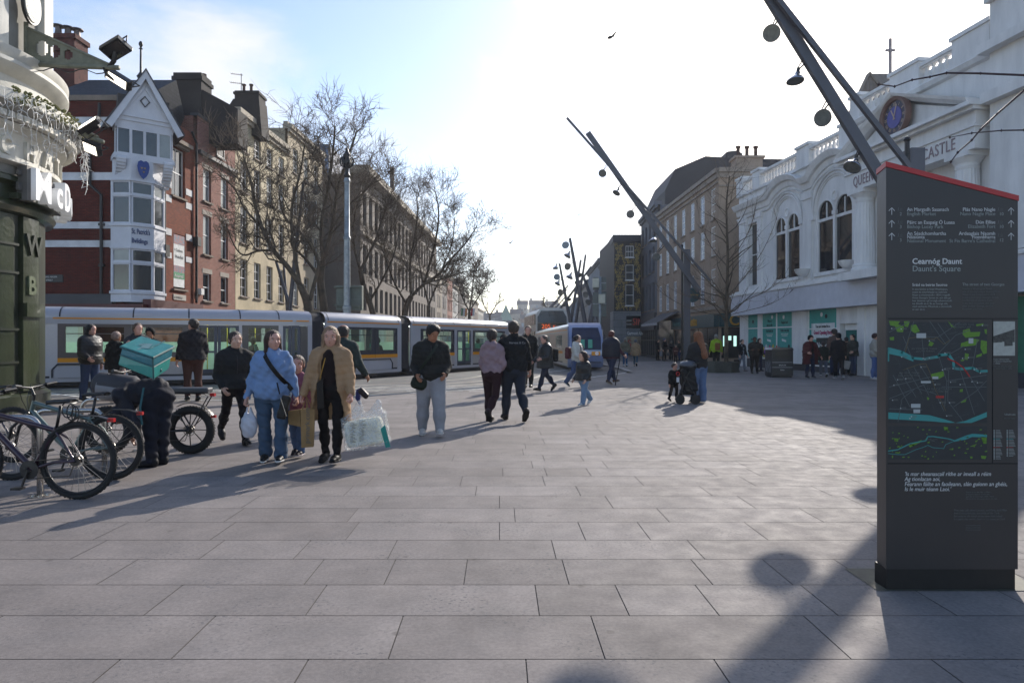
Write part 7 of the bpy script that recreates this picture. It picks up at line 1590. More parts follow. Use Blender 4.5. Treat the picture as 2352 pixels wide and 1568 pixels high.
# flags and birds
for k, (u, c1, c2, lb) in enumerate(((1060, '#2f7d4f', '#c97b35', 'green, white and orange flag on the far left facade'), (1082, '#b3232c', '#d9d9d9', 'red and white flag on the far left facade'))):
    Yf = 100; p = px(u, 716, Yf); f = root('street_flag', lb, 'flag', tuple(p)); MB().tube([p+Vector((-1.2, .2, -1.2)), p+Vector((.1, 0, .6))], .04, 5).build('flag_pole', PIPE, f)
    for j, c in enumerate((c1, '#d8d8d4', c2) if k == 0 else (c1, c2)): MB().prism([p+Vector((j*.28, .05*j, .55)), p+Vector((j*.28+.28, .05*j+.05, .5)), p+Vector((j*.28+.2, .1, -.6)), p+Vector((j*.28-.1, .05, -.6))], (0, .03, 0)).build('flag_stripe', mat('flag_%d_%d' % (k, j), c, .7), f)
def bird(u, v, Y, s, lb, dark=True):
    p = px(u, v, Y); m = mat('bird_dark' if dark else 'bird_grey', '#1c1c20' if dark else '#8a8d92', .8); o = root('bird', lb, 'bird', tuple(p))
    MB().lathe(p+Vector((-.14*s, 0, -.05*s)), [(0, 0), (.05*s, .06*s), (.07*s, .15*s), (.05*s, .25*s), (.03*s, .3*s), (.035*s, .35*s), (0, .42*s)], 8, axis=(.8, .3, .4)).build('body', m, o, smooth=True)
    for q in ([(0, 0, 0), (.1, .02, 0), (.34, .1, .32), (.2, .1, .25)], [(0, 0, -.02), (.1, 0, -.02), (-.25, -.1, -.12), (-.4, -.1, -.2)]): MB().prism([p+Vector(a)*s for a in q], (0, .012, .006)).build('wing', m, o)
bird(1402, 86, 30, 1.0, 'dark bird with raised wing gliding high in the white sky'); bird(1172, 558, 60, .9, 'small grey bird low in the sky over the street', False); bird(1330, 493, 70, .8, 'tiny grey bird left of the middle mast', False)
# ================================================================ people: bodies and clothes grown from distance fields
class Fld:
    def __init__(s, lo, hi, h):
        s.h = h; s.lo = np.array(lo, float)-3*h; n = np.ceil((np.array(hi, float)+3*h-s.lo)/h).astype(int)+1; s.n = n
        s.ax = [(s.lo[i]+np.arange(n[i])*h).astype(np.float32) for i in range(3)]; s.f = np.full(n, 1.0, np.float32)
    def _sub(s, lo, hi):
        a = np.maximum(np.floor((np.array(lo)-s.lo)/s.h).astype(int), 0); b = np.minimum(np.ceil((np.array(hi)-s.lo)/s.h).astype(int)+1, s.n)
        if (b <= a).any(): return None
        return tuple(slice(a[i], b[i]) for i in range(3)), s.ax[0][a[0]:b[0]][:, None, None], s.ax[1][a[1]:b[1]][None, :, None], s.ax[2][a[2]:b[2]][None, None, :]
    def _mix(s, sl, d, k, op):
        g = s.f[sl]
        if op == 'sub': d = -d; h = np.clip(.5-.5*(g-d)/k, 0, 1) if k else None; s.f[sl] = np.maximum(g, d) if not k else (g*(1-h)+d*h+k*h*(1-h)); return
        if not k: s.f[sl] = np.minimum(g, d); return
        h = np.clip(.5+.5*(g-d)/k, 0, 1); s.f[sl] = g*(1-h)+d*h-k*h*(1-h)
    def cap(s, a, b, ra, rb=None, k=.03, op='add', sq=None, sqd=None):
        """tapered capsule; sq < 1 flattens it along direction sqd"""
        rb = ra if rb is None else rb; a = np.array(a, float); b = np.array(b, float); m = max(ra, rb)+k+3*s.h; 
        if sq and sq > 1: m = max(ra, rb)*sq+k+3*s.h
        q = s._sub(np.minimum(a, b)-m, np.maximum(a, b)+m)
        if q is None: return s
        sl, X, Y, Z = q; d = b-a; L2 = float(d@d)+1e-9; px_, py_, pz_ = X-a[0], Y-a[1], Z-a[2]; t = np.clip((px_*d[0]+py_*d[1]+pz_*d[2])/L2, 0, 1)
        ex, ey, ez = px_-t*d[0], py_-t*d[1], pz_-t*d[2]
        if sq: e = ex*sqd[0]+ey*sqd[1]+ez*sqd[2]; kk = (1/sq-1); ex = ex+sqd[0]*e*kk; ey = ey+sqd[1]*e*kk; ez = ez+sqd[2]*e*kk
        s._mix(sl, np.sqrt(ex*ex+ey*ey+ez*ez)-(ra+(rb-ra)*t), k, op); return s
    def ell(s, c, r, B=None, k=.02, op='add'):
        """ellipsoid with radii r along the basis rows B"""
        c = np.array(c, float); r = np.array(r, float); B = np.eye(3) if B is None else np.array(B); m = r.max()+k+3*s.h; q = s._sub(c-m, c+m)
        if q is None: return s
        sl, X, Y, Z = q; x, y, z = X-c[0], Y-c[1], Z-c[2]; u = [(x*B[i][0]+y*B[i][1]+z*B[i][2]) for i in range(3)]
        k0 = np.sqrt((u[0]/r[0])**2+(u[1]/r[1])**2+(u[2]/r[2])**2); k1 = np.sqrt((u[0]/r[0]**2)**2+(u[1]/r[1]**2)**2+(u[2]/r[2]**2)**2)+1e-6
        s._mix(sl, k0*(k0-1)/k1, k, op); return s
    def boxf(s, c, hf, B=None, r=.01, k=.01, op='add'):
        c = np.array(c, float); B = np.eye(3) if B is None else np.array(B); m = np.linalg.norm(hf)+k+r+3*s.h; q = s._sub(c-m, c+m)
        if q is None: return s
        sl, X, Y, Z = q; x, y, z = X-c[0], Y-c[1], Z-c[2]; w = [np.abs(x*B[i][0]+y*B[i][1]+z*B[i][2])-(hf[i]-r) for i in range(3)]
        o = np.sqrt(sum(np.maximum(v, 0)**2 for v in w)); s._mix(sl, o+np.minimum(np.maximum(np.maximum(w[0], w[1]), w[2]), 0)-r, k, op); return s
    def warp(s, fn):
        idx = np.nonzero(np.abs(s.f) < .05)
        s.f[idx] += fn(s.ax[0][idx[0]], s.ax[1][idx[1]], s.ax[2][idx[2]]).astype(np.float32); return s
    def mesh(s):
        f = s.f; f[0] = f[-1] = 1; f[:, 0] = f[:, -1] = 1; f[:, :, 0] = f[:, :, -1] = 1; ins = f < 0; nx, ny, nz = f.shape
        c = np.zeros((nx-1, ny-1, nz-1), np.int8)
        for i in (0, 1):
            for j in (0, 1):
                for k in (0, 1): c += ins[i:nx-1+i, j:ny-1+j, k:nz-1+k]
        A = np.nonzero((c > 0) & (c < 8)); n = len(A[0])
        if n == 0: return None
        V = {}; 
        for i in (0, 1):
            for j in (0, 1):
                for k in (0, 1): V[i, j, k] = f[A[0]+i, A[1]+j, A[2]+k]
        acc = np.zeros((n, 3)); cnt = np.zeros(n)
        ks = list(V)
        for p in ks:
            for ax_ in range(3):
                if p[ax_]: continue
                q = list(p); q[ax_] = 1; q = tuple(q); a, b = V[p], V[q]; m = (a < 0) != (b < 0); t = np.where(m, a/(a-b+1e-12), 0)
                for d in range(3): acc[:, d] += m*(p[d]+(t if d == ax_ else 0))
                cnt += m
        P = (np.stack(A, 1)+acc/cnt[:, None])*s.h+s.lo
        idm = np.full((nx-1, ny-1, nz-1), -1, np.int32); idm[A] = np.arange(n); Q = []
        for ax_ in range(3):
            o1, o2 = [(1, 2), (2, 0), (0, 1)][ax_]; sa = [slice(1, -1)]*3; sa[ax_] = slice(0, -1); sb = list(sa); sb[ax_] = slice(1, None)
            m = ins[tuple(sa)] != ins[tuple(sb)]; I = [x+1 for x in np.nonzero(m)]; I[ax_] = I[ax_]-1; flip = ins[tuple(I)]
            def cell(d1, d2): J = list(I); J[o1] = J[o1]-d1; J[o2] = J[o2]-d2; return idm[tuple(J)]
            q = np.stack([cell(0, 0), cell(1, 0), cell(1, 1), cell(0, 1)], 1); q[~flip] = q[~flip][:, ::-1]; Q.append(q)
        return P, np.concatenate(Q)[:, :]
    def build(s, name, m, parent):
        r = s.mesh()
        if r is None: return None
        P, Q = r; off = WL.get(parent.name, Vector()) if parent is not None else Vector(); P = P-np.array(off[:]); me = bpy.data.meshes.new(name)
        me.vertices.add(len(P)); me.vertices.foreach_set('co', P.astype(np.float32).ravel()); me.loops.add(Q.size); me.loops.foreach_set('vertex_index', Q.ravel().astype(np.int32))
        me.polygons.add(len(Q)); me.polygons.foreach_set('loop_start', np.arange(0, Q.size, 4, dtype=np.int32)); me.update(calc_edges=True); me.validate(); me.shade_smooth()
        return link(name, me, m, parent)
V3 = lambda *a: np.array(a, float)
def nrm(v): return v/(np.linalg.norm(v)+1e-9)
SKIN = {'fair': mat('skin_fair', '#c49a84', .5, var=.06, scale=9), 'pink': mat('skin_pink', '#c0907e', .5, var=.06, scale=9), 'tan': mat('skin_tan', '#9a6a50', .5, var=.06, scale=9), 'brown': mat('skin_brown', '#5d3b2b', .5, var=.06, scale=9)}
_cl = {}
def cloth(c, rough=.85, shine=.25, key=None, bump=.35, bs=30, coat=0):
    q = [int(c[i:i+2], 16) for i in (1, 3, 5)]; g = sum(q)/3; q = [max(0, min(255, int(v*.8+g*.2))) for v in q]; c = '#%02x%02x%02x' % tuple(q)
    k = f'cloth_{c[1:]}_{int(rough*100)}'
    return mat(k, c, rough, var=.1, scale=5, bump=bump, bscale=bs, spec=shine, coat=coat)
def hairm(c): return mat('hair_'+c[1:], c, .5, var=.35, scale=14, bump=.8, bscale=60, stretch=(6, 6, 1), spec=.5)
EYEW = mat('eye_white', '#cfc8c2', .3, var=0); EYED = mat('eye_dark', '#1c1411', .2, var=0); LIP = mat('lips', '#94493f', .45, var=0); BROW = mat('brow', '#2e211b', .8, var=0)
NP = [0]
def person(label, u, vf, H=None, vh=None, yaw=0, head_yaw=None, head_pitch=0, lean=0, twist=0, legs=((0, 0), (0, 0)), arms=((0, 8, 10), (0, 8, 10)), build=1.0, skin='fair', top='#222222', top_kind='jacket', top_len=.0, top_r=1.0,
           puffy=0, legs_c='#2c3444', leg_r=1.0, flare=0, shoe='#222222', sole=None, hair='#2b1d16', hair_kind='short', child=False, group=None, Y=None, dz=0, extras=(), collar=True, shin=True, hand_d=None, under=None, topm=None, female=False, dx=0, spread=.0, lift=0, name='person'):
    """legs: (thigh angle forward, knee bend) left, right; arms: (swing forward, out, elbow bend) left, right. Angles in degrees; yaw 0 looks at the camera, +90 to the picture's right"""
    Y = Y or gz(vf); X = (u-CU)/F0*Y+dx
    if H is None: H = (vf-vh)/F0*Y
    sc = H; ya = R(yaw); f = V3(math.sin(ya), -math.cos(ya), 0); l = V3(-f[1], f[0], 0); z = V3(0, 0, 1)
    hy = R(yaw if head_yaw is None else head_yaw); ta = R(yaw+twist); ft = V3(math.sin(ta), -math.cos(ta), 0); lt = V3(-ft[1], ft[0], 0)
    hk = 1.0; HD = .135 if not child else .165
    ank, sh, th, tor = (.045, .235, .245, .295) if not child else (.045, .215, .225, .285)
    hipw = (.052+.008*female)*build; shw = (.112-.012*female)*(.5+.5*build)+(.01 if puffy else 0)
    ln = R(lean); up = z*math.cos(ln)+ft*math.sin(ln); 
    J = {}; P = V3(0, 0, 0); lows = []
    for i, (s, (a, kb)) in enumerate(((1, legs[0]), (-1, legs[1]))):
        a, kb = R(a), R(kb); hip = P+l*s*hipw*sc; d1 = f*math.sin(a)-z*math.cos(a)+l*s*spread; knee = hip+nrm(d1)*th*sc; b = a-kb; d2 = f*math.sin(b)-z*math.cos(b)+l*s*spread*.5; an = knee+nrm(d2)*sh*sc
        fp = max(-.15, min(.9, -b if b < 0 else -b*.5)); toe_d = f*math.cos(fp)-z*math.sin(fp); fu = f*math.sin(fp)+z*math.cos(fp)
        heel = an-toe_d*.02*sc-fu*.033*sc; toe = heel+toe_d*.135*sc; J[i] = (hip, knee, an, heel, toe, toe_d, fu); lows.append(min(heel[2], toe[2]))
    sole_t = .013*sc; base = V3(X, Y, -min(lows)+sole_t*1.25+dz); J = {k: tuple((p+base if j < 5 else p) for j, p in enumerate(v)) for k, v in J.items()}; P = base.copy()
    nb = P+up*tor*sc; shc = nb-up*.028*sc; hpit = R(head_pitch); hf = V3(math.sin(hy), -math.cos(hy), 0); hl = V3(-hf[1], hf[0], 0)
    nd = nrm(up*.85+z*.3+hf*.12*math.sin(hpit)); hu = nrm(z*math.cos(hpit)+hf*math.sin(-hpit)*-1); hfw = nrm(hf*math.cos(hpit)-z*math.sin(hpit)); hu = np.cross(hfw, hl)*-1; hu = hu if hu[2] > 0 else -hu
    total = 1.0; hc = nb+nd*.034*sc+hu*(HD*.53)*sc+hfw*.012*sc
    A = {}
    for i, (s, (sw, ou, el)) in enumerate(((1, arms[0][:3]), (-1, arms[1][:3]))):
        so = shc+lt*s*shw*sc-up*.012*sc; sw, ou, el = R(sw), R(ou), R(el); d1 = nrm(ft*math.sin(sw)-up*math.cos(sw)+lt*s*math.sin(ou)); elb = so+d1*.168*sc; ax_in = arms[i][3] if len(arms[i]) > 3 else .0
        e1 = nrm(ft*math.cos(sw)+up*math.sin(sw)-lt*s*ax_in); d2 = nrm(d1*math.cos(el)+e1*math.sin(el)); wr = elb+d2*.138*sc; A[i] = (so, elb, wr, d2)
    o = root(name, label, 'person', (X, Y, 0), group); NP[0] += 1; sd = NP[0]
    res = Y/683; hb_ = min(.011, max(.0055, res*.55)); hcth = min(.022, max(.0085, res*.8)); pts = np.array([q for v in J.values() for q in v[:5]]+[q for v in A.values() for q in v[:3]]+[hc]); lo = pts.min(0)-.2*sc*.9; hi = pts.max(0)+.16*sc
    lo[2] = max(-.01, lo[2]); B = np.array([hl, hfw, hu]); TB = np.array([lt, ft, up])
    # ---- body: one continuous surface
    F = Fld(lo, hi, hb_); r = HD*sc
    F.ell(hc+hu*.13*r, (.38*r, .49*r, .42*r), B, .01); F.ell(hc-hfw*.06*r+hu*.16*r, (.395*r, .43*r, .40*r), B, .01)
    F.ell(hc-hu*.2*r+hfw*.14*r, (.29*r, .31*r, .33*r), B, .03*r+.008); F.ell(hc-hu*.42*r+hfw*.27*r, (.14*r, .13*r, .1*r), B, .04*r)
    if hb_ < .0085:
        F.cap(hc+hfw*.45*r+hu*.05*r, hc+hfw*.56*r-hu*.13*r, .035*r, .058*r, .03*r); F.ell(hc+hfw*.47*r-hu*.15*r, (.085*r, .06*r, .04*r), B, .02*r)
        for s in (-1, 1):
            F.ell(hc+hfw*.47*r+hl*s*.16*r+hu*.06*r, (.085*r, .06*r, .05*r), B, .04*r, 'sub'); F.cap(hc+hfw*.42*r+hl*s*.08*r+hu*.14*r, hc+hfw*.36*r+hl*s*.26*r+hu*.13*r, .035*r, .025*r, .03*r)
            F.ell(hc+hl*s*.39*r-hfw*.03*r-hu*.0*r, (.035*r, .08*r, .13*r), B, .02*r); F.ell(hc+hfw*.32*r+hl*s*.2*r-hu*.12*r, (.1*r, .1*r, .1*r), B, .06*r)
        F.cap(hc+hfw*.41*r-hl*.09*r-hu*.27*r, hc+hfw*.41*r+hl*.09*r-hu*.27*r, .035*r, None, .02*r); F.cap(hc+hfw*.46*r-hl*.1*r-hu*.285*r, hc+hfw*.46*r+hl*.1*r-hu*.285*r, .008*r, None, .01*r, 'sub')
    F.cap(nb-up*.03*sc, hc-hu*.22*r-hfw*.05*r, .032*sc, .03*sc, .02*sc)
    F.cap(shc-lt*shw*.75*sc, shc+lt*shw*.75*sc, .042*sc, None, .04*sc); F.cap(shc-up*.02*sc, P+up*.03*sc, .042*sc*build, .05*sc*build, .03*sc, sq=1.3, sqd=lt); F.cap(P-l*.04*sc, P+l*.04*sc, .06*sc*build, None, .04*sc)
    for i in (0, 1):
        hip, knee, an, heel, toe, td, fu = J[i]; F.cap(hip, knee, .04*sc*build, .026*sc, .03*sc); F.cap(knee, an, .025*sc, .017*sc, .02*sc); F.cap(an, heel+td*.07*sc+fu*.016*sc, .016*sc, .010*sc, .01*sc)
        so, elb, wr, d2 = A[i]; F.cap(so, elb, .030*sc, .023*sc, .02*sc); F.cap(elb, wr, .023*sc, .0155*sc, .015*sc)
        # hand: palm, four fingers of unequal length and a thumb, gently curled
        s = 1 if i == 0 else -1; hd = d2 if hand_d is None or hand_d[i] is None else nrm(V3(*hand_d[i])); hs = sc*(.0108 if not child else .0115)*10
        inw = nrm(-lt*s-hd*float(np.dot(-lt*s, hd))); fw = nrm(np.cross(hd, inw)*s*1.0); fw = fw if np.dot(fw, ft) > 0 else -fw; grip = arms[i][4] if len(arms[i]) > 4 else .35
        pc_ = wr+hd*.045*sc*1.0
        F.cap(wr, wr+hd*.05*sc, .0145*sc, .012*sc, .01*sc, sq=1.7, sqd=fw)
        for q, (off, ln_) in enumerate(((.021, .9), (.007, 1.0), (-.007, .93), (-.02, .75))):
            a0 = wr+hd*.05*sc+fw*off*sc*.95; c1 = grip; d_1 = nrm(hd*math.cos(c1)+inw*math.sin(c1)); a1 = a0+d_1*.021*sc*ln_; d_2 = nrm(hd*math.cos(c1*2.4)+inw*math.sin(c1*2.4)); a2 = a1+d_2*.016*sc*ln_; d_3 = nrm(hd*math.cos(c1*3.6)+inw*math.sin(c1*3.6)); a3_ = a2+d_3*.011*sc*ln_
            rf = max(.0052*sc, hb_*.62); F.cap(a0-hd*.01*sc, a1, rf*1.05, rf, .003); F.cap(a1, a2, rf, rf*.92, .002); F.cap(a2, a3_, rf*.92, rf*.8, .002)
        t0 = wr+hd*.016*sc+fw*.018*sc; t1 = t0+nrm(hd*.6+fw*.75+inw*.35)*.024*sc; t2 = t1+nrm(hd*.85+fw*.25+inw*.5)*.018*sc; rf = max(.0062*sc, hb_*.65); F.cap(t0, t1, rf*1.25, rf, .004); F.cap(t1, t2, rf, rf*.8, .002)
    bd = F.build('body', SKIN[skin], o)
    # ---- face details
    if Y < 14:
        for s in (-1, 1):
            e = Vector(hc+hfw*.405*r+hl*s*.155*r+hu*.045*r); MB().lathe(e-Vector(hfw)*.03*r, [(0, -.055*r), (.04*r, -.04*r), (.056*r, 0), (.04*r, .04*r), (0, .055*r)], 10).build('eye', EYEW, bd, smooth=True)
            MB().lathe(e+Vector(hfw)*.02*r, [(0, .009*r), (.022*r, .004*r), (.027*r, 0)], 10, axis=Vector(hfw)).build('iris', EYED, bd)
            MB().tube([e+Vector(hfw*.035*r-hl*s*.075*r+hu*.085*r), e+Vector(hfw*.05*r+hu*.115*r), e+Vector(hfw*.0*r+hl*s*.09*r+hu*.085*r)], [.010*r, .015*r, .006*r], 5).build('eyebrow', BROW, bd)
            MB().tube([e+Vector(hfw*.03*r-hl*s*.05*r+hu*.02*r), e+Vector(hfw*.045*r+hu*.04*r), e+Vector(hfw*.02*r+hl*s*.06*r+hu*.02*r)], .007*r, 4).build('eyelid', EYED, bd)
        MB().tube([Vector(hc+hfw*(.445-.05*abs(q))*r+hl*q*.1*r-hu*.285*r) for q in (-1, -.5, 0, .5, 1)], [.008*r, .02*r, .022*r, .02*r, .008*r], 6).build('lips', LIP, bd, smooth=True)
    # ---- trousers
    tc_ = cloth(legs_c); F = Fld(lo, hi, hcth); wr_ = hcth < .012
    F.cap(P-l*.035*sc+up*.02*sc, P+l*.035*sc+up*.02*sc, .074*sc*build, None, .03*sc, sq=1.1, sqd=l); F.ell(P-f*.02*sc-z*.02*sc, (.09*sc*build, .075*sc*build, .07*sc), np.array([l, f, z]), .03*sc)
    for i in (0, 1):
        hip, knee, an, heel, toe, td, fu = J[i]; kn = knee; lr_ = leg_r; ae = an-nrm(an-knee)*.0*sc+fu*-.006*sc
        F.cap(hip, kn, .062*sc*lr_*build, .042*sc*lr_, .025*sc); mid = (kn+an)/2; F.cap(kn, mid, .041*sc*lr_, (.036+.004*flare)*sc*lr_, .012*sc); F.cap(mid, ae, (.036+.004*flare)*sc*lr_, (.03+.016*flare)*sc*lr_, .01*sc)
        F.ell(mid-nrm(td)*.012*sc, (.038*sc*lr_, .04*sc*lr_, .07*sc), None, .03*sc)
    ff = float(sd)*1.7
    if wr_: F.warp(lambda x, y, q: .0045*np.sin(q*38+ff+x*21+np.sin(y*30)*1.3)*np.clip((.55*sc-q)*3+.6, .3, 1)+.003*np.sin(q*71+x*33-y*20))
    for i in (0, 1): hip, knee, an, heel, toe, td, fu = J[i]; F.boxf(heel-fu*.06*sc+td*.05*sc, (.2*sc, .2*sc, .06*sc), np.array([nrm(np.cross(fu, td)), td, fu]), .001, 0, 'sub')
    F.build('trousers', tc_, o)
    # ---- shoes
    for i in (0, 1):
        hip, knee, an, heel, toe, td, fu = J[i]; S_ = Fld(np.minimum(heel, toe)-.08, np.maximum(heel, toe)+.1, max(.005, hcth*.7)); sl = nrm(np.cross(fu, td))
        S_.cap(heel+fu*.012*sc, heel+td*.075*sc+fu*.008*sc, .026*sc, .028*sc, .01); S_.cap(heel+td*.07*sc+fu*.006*sc, toe-td*.015*sc, .027*sc, .019*sc, .01, sq=1.15, sqd=sl); S_.cap(heel+fu*.02*sc, an+fu*.012*sc, .027*sc, .024*sc, .015)
        S_.boxf(heel-fu*(.04*sc+sole_t*.0)+td*.05*sc, (.3*sc, .3*sc, .04*sc), np.array([sl, td, fu]), .001, 0, 'sub'); so_ = S_.build('shoe', cloth(shoe, .5, bump=.1), o)
        S_ = Fld(np.minimum(heel, toe)-.08, np.maximum(heel, toe)+.1, max(.0045, hcth*.6)); S_.cap(heel, heel+td*.07*sc, .029*sc, .031*sc, .01); S_.cap(heel+td*.07*sc, toe-td*.012*sc, .031*sc, .022*sc, .01, sq=1.15, sqd=sl)
        S_.boxf(heel+fu*.2*sc, (.3*sc, .4*sc, .2*sc), np.array([sl, td, fu]), .001, 0, 'sub'); S_.boxf(heel-fu*(.2*sc+sole_t), (.3*sc, .4*sc, .2*sc), np.array([sl, td, fu]), .001, 0, 'sub'); S_.build('sole', cloth(sole or '#181818', .6, bump=.1), so_ or o)
    # ---- upper garment
    if top_kind:
        F = Fld(lo-V3(.06, .06, 0), hi+V3(.06, .06, 0), hcth); tr_ = top_r*build*.94; pf = .007*sc*puffy
        F.cap(shc-lt*shw*.62*sc-up*.0*sc, shc+lt*shw*.62*sc, .050*sc+pf, None, .05*sc); ch_ = shc-up*.075*sc
        F.cap(ch_-lt*.035*sc, ch_+lt*.035*sc, .079*sc*tr_+pf, None, .05*sc); we = P+up*.06*sc; F.cap(ch_, we, .083*sc*tr_+pf, .08*sc*tr_+pf, .05*sc, sq=1.22, sqd=lt)
        for s in (-1, 1): F.cap(nb+nd*.002*sc+lt*s*.012*sc, shc+lt*s*shw*.72*sc+up*.012*sc, .036*sc, .038*sc, .03*sc)
        if female: F.ell(ch_+ft*.05*sc-up*.01*sc, (.085*sc, .055*sc, .05*sc), TB, .03*sc)
        he = P-z*top_len*sc+up*.0; F.cap(P-lt*.03*sc+up*.02*sc, P+lt*.03*sc+up*.02*sc, .088*sc*tr_+pf, None, .04*sc, sq=1.06, sqd=lt)
        if top_len > .0:
            F.cap(P-l*.03*sc, he-l*.035*sc, .088*sc*tr_+pf, .098*sc*tr_+pf, .03*sc); F.cap(P+l*.03*sc, he+l*.035*sc, .088*sc*tr_+pf, .098*sc*tr_+pf, .03*sc)
        for i in (0, 1):
            so, elb, wr, d2 = A[i]; F.cap(so, elb, (.039*sc+pf)*(.6+.4*top_r), .034*sc*(.6+.4*top_r)+pf, .035*sc); F.cap(elb, wr-d2*.004*sc, .033*sc*(.6+.4*top_r)+pf, .025*sc+pf*.7, .015*sc)
        if collar: F.cap(nb-up*.03*sc, nb+nd*.034*sc-ft*.004*sc, .056*sc, .045*sc, .03*sc); F.cap(nb+nd*.034*sc, nb+nd*.2*sc, .036*sc, .06*sc, .0, 'sub')
        if collar == 'hood':
            F.cap(nb-ft*.045*sc-lt*.03*sc+nd*.01*sc, nb-ft*.045*sc+lt*.03*sc+nd*.01*sc, .045*sc, None, .03*sc)
            for s in (-1, 1): F.cap(nb-ft*.04*sc+lt*s*.04*sc+nd*.012*sc, nb+ft*.045*sc+lt*s*.022*sc-nd*.012*sc, .034*sc, .02*sc, .015*sc)
            F.cap(nb+nd*.03*sc, nb+nd*.2*sc, .038*sc, .07*sc, .005, 'sub')
        hem = (P-up*.055*sc) if top_len <= 0 else he; F.boxf(hem-up*.5*sc, (.6*sc, .6*sc, .5*sc-.0), np.array([lt, ft, up]) if top_len <= 0 else None, .001, .006, 'sub') if lean < 30 else None
        for i in (0, 1): so, elb, wr, d2 = A[i]; F.cap(wr+d2*.008*sc, wr+d2*.09*sc, .022*sc, .05*sc, 0, 'sub')
        if under: w_ = under.get('w', .03); a_ = nb+ft*.1*sc; F.cap(a_+nd*.04*sc, P-z*(top_len+.12)*sc+ft*.1*sc, w_*.7*sc, w_*1.5*sc, .01*sc, 'sub', sq=.9, sqd=ft); F.cap(P-z*top_len*.35*sc+ft*.1*sc, P-z*(top_len+.12)*sc+ft*.1*sc, w_*1.5*sc, w_*2.4*sc, .02*sc, 'sub')
        uz = V3(*up)
        if puffy: F.warp(lambda x, y, q: (.0026+.0012*puffy)*(1-2*np.abs(np.sin(((x-X)*uz[0]+(y-Y)*uz[1]+q*uz[2])*math.pi/(.062*sc**.5)+.5*np.sin(x*9+y*7)))**.6)+.003*np.sin(x*55+q*30+ff)*np.sin(y*40+q*22))
        else: F.warp(lambda x, y, q: .0055*np.sin(q*31+x*26+ff+1.5*np.sin(y*19+x*8))+.0045*np.sin(x*48-q*37+y*30+ff*2)+.003*np.sin(q*75+x*31-y*40+2*np.sin(x*23)))
        tm_ = topm or cloth(top, .5 if puffy > 1 else .85, .5 if puffy else .3); F.build(top_kind, tm_, o)
        if under:
            F = Fld(lo, hi, hcth); F.cap(shc-lt*.05*sc, shc+lt*.05*sc, .052*sc, None, .04*sc); F.cap(ch_, P+up*.0*sc, .072*sc*build, .073*sc*build, .04*sc, sq=1.25, sqd=lt); F.cap(shc, ch_, .062*sc, .072*sc, .03*sc, sq=1.25, sqd=lt); F.cap(nb-up*.02*sc, nb+nd*.012*sc, .045*sc, .038*sc, .02*sc); F.build('sweater', cloth(under['c']), o)
    # ---- hair
    hm = hairm(hair); rh = r; hh = max(.0055, hcth*.7) if Y < 20 else hcth
    if hair_kind not in (None, 'bald'):
        F = Fld(hc-.9*r-V3(.05, .05, .6*sc if hair_kind in ('long', 'wavy') else .15), hc+.75*r+V3(.05, .05, .05), hh)
        F.ell(hc+hu*.16*r-hfw*.05*r, (.42*r, .505*r, .45*r), B, .01); F.ell(hc-hfw*.2*r+hu*.02*r, (.40*r, .34*r, .42*r), B, .02)
        if hair_kind == 'curly': F.ell(hc+hu*.36*r+hfw*.02*r, (.47*r, .5*r, .34*r), B, .03)
        if hair_kind == 'beanie' or hair_kind == 'cap': F.ell(hc+hu*.22*r, (.47*r, .55*r, .47*r), B, .0)
        # open the face and nape
        F.ell(hc+hfw*.62*r-hu*.10*r, (.385*r, .47*r, (.50 if hair_kind not in ('beanie', 'cap') else .40)*r), B, .02*r, 'sub')
        if hair_kind in ('short', 'curly', 'cap', 'beanie', 'bun', 'pony', 'balding'): F.ell(hc-hu*.62*r+hfw*.05*r, (.8*r, .75*r, .42*r), B, .02*r, 'sub'); 
        if hair_kind == 'short' or hair_kind == 'curly':
            for s in (-1, 1): F.ell(hc+hl*s*.45*r+hfw*.1*r-hu*.22*r, (.2*r, .26*r, .25*r), B, .02*r, 'sub')
        if hair_kind == 'balding': F.ell(hc+hu*.6*r+hfw*.15*r, (.45*r, .6*r, .42*r), B, .02*r, 'sub')
        if hair_kind == 'cap': F.ell(hc+hfw*.55*r+hu*.3*r, (.3*r, .3*r, .04*r), B, .02*r)
        if hair_kind == 'bun': F.ell(hc-hfw*.52*r+hu*.2*r, (.2*r, .2*r, .2*r), B, .03*r)
        if hair_kind == 'pony': F.cap(hc-hfw*.5*r+hu*.12*r, hc-hfw*.62*r-hu*.75*r, .15*r, .07*r, .06*r)
        if hair_kind in ('long', 'wavy'):
            L_ = {'long': 1.5, 'wavy': 1.9}[hair_kind]
            F.cap(hc-hfw*.22*r, hc-hfw*(1.0 if hair_kind == 'wavy' else .62)*r-z*L_*r, .42*r, (.38 if hair_kind == 'wavy' else .3)*r, .1*r, sq=.7, sqd=hfw)
            for s in (-1, 1): F.cap(hc+hl*s*.37*r+hu*.05*r-hfw*.05*r, hc+hl*s*.42*r-z*L_*.62*r+hfw*.02*r, .13*r, .11*r, .06*r); F.cap(hc+hl*s*.42*r-z*L_*.62*r, hc+hl*s*.44*r-z*L_*.95*r+hfw*.1*r, .12*r, .04*r, .05*r)
            F.ell(hc+hfw*.5*r-hu*.12*r, (.27*r, .4*r, .42*r), B, .03*r, 'sub')
        am = .012*r/.2 if hair_kind in ('curly', 'wavy') else .0035
        if hair_kind in ('curly',): F.warp(lambda x, y, q: -.007*np.sin(x*190)*np.sin(y*170)*np.sin(q*180))
        elif hair_kind not in ('cap', 'beanie'): F.warp(lambda x, y, q: am*np.sin((x-y)*150+3*np.sin(q*(26 if hair_kind == 'wavy' else 12)))+.002*np.sin(x*260+q*40))
        F.build('hair' if hair_kind not in ('cap', 'beanie') else hair_kind, hm if hair_kind not in ('cap', 'beanie') else cloth(hair), o)
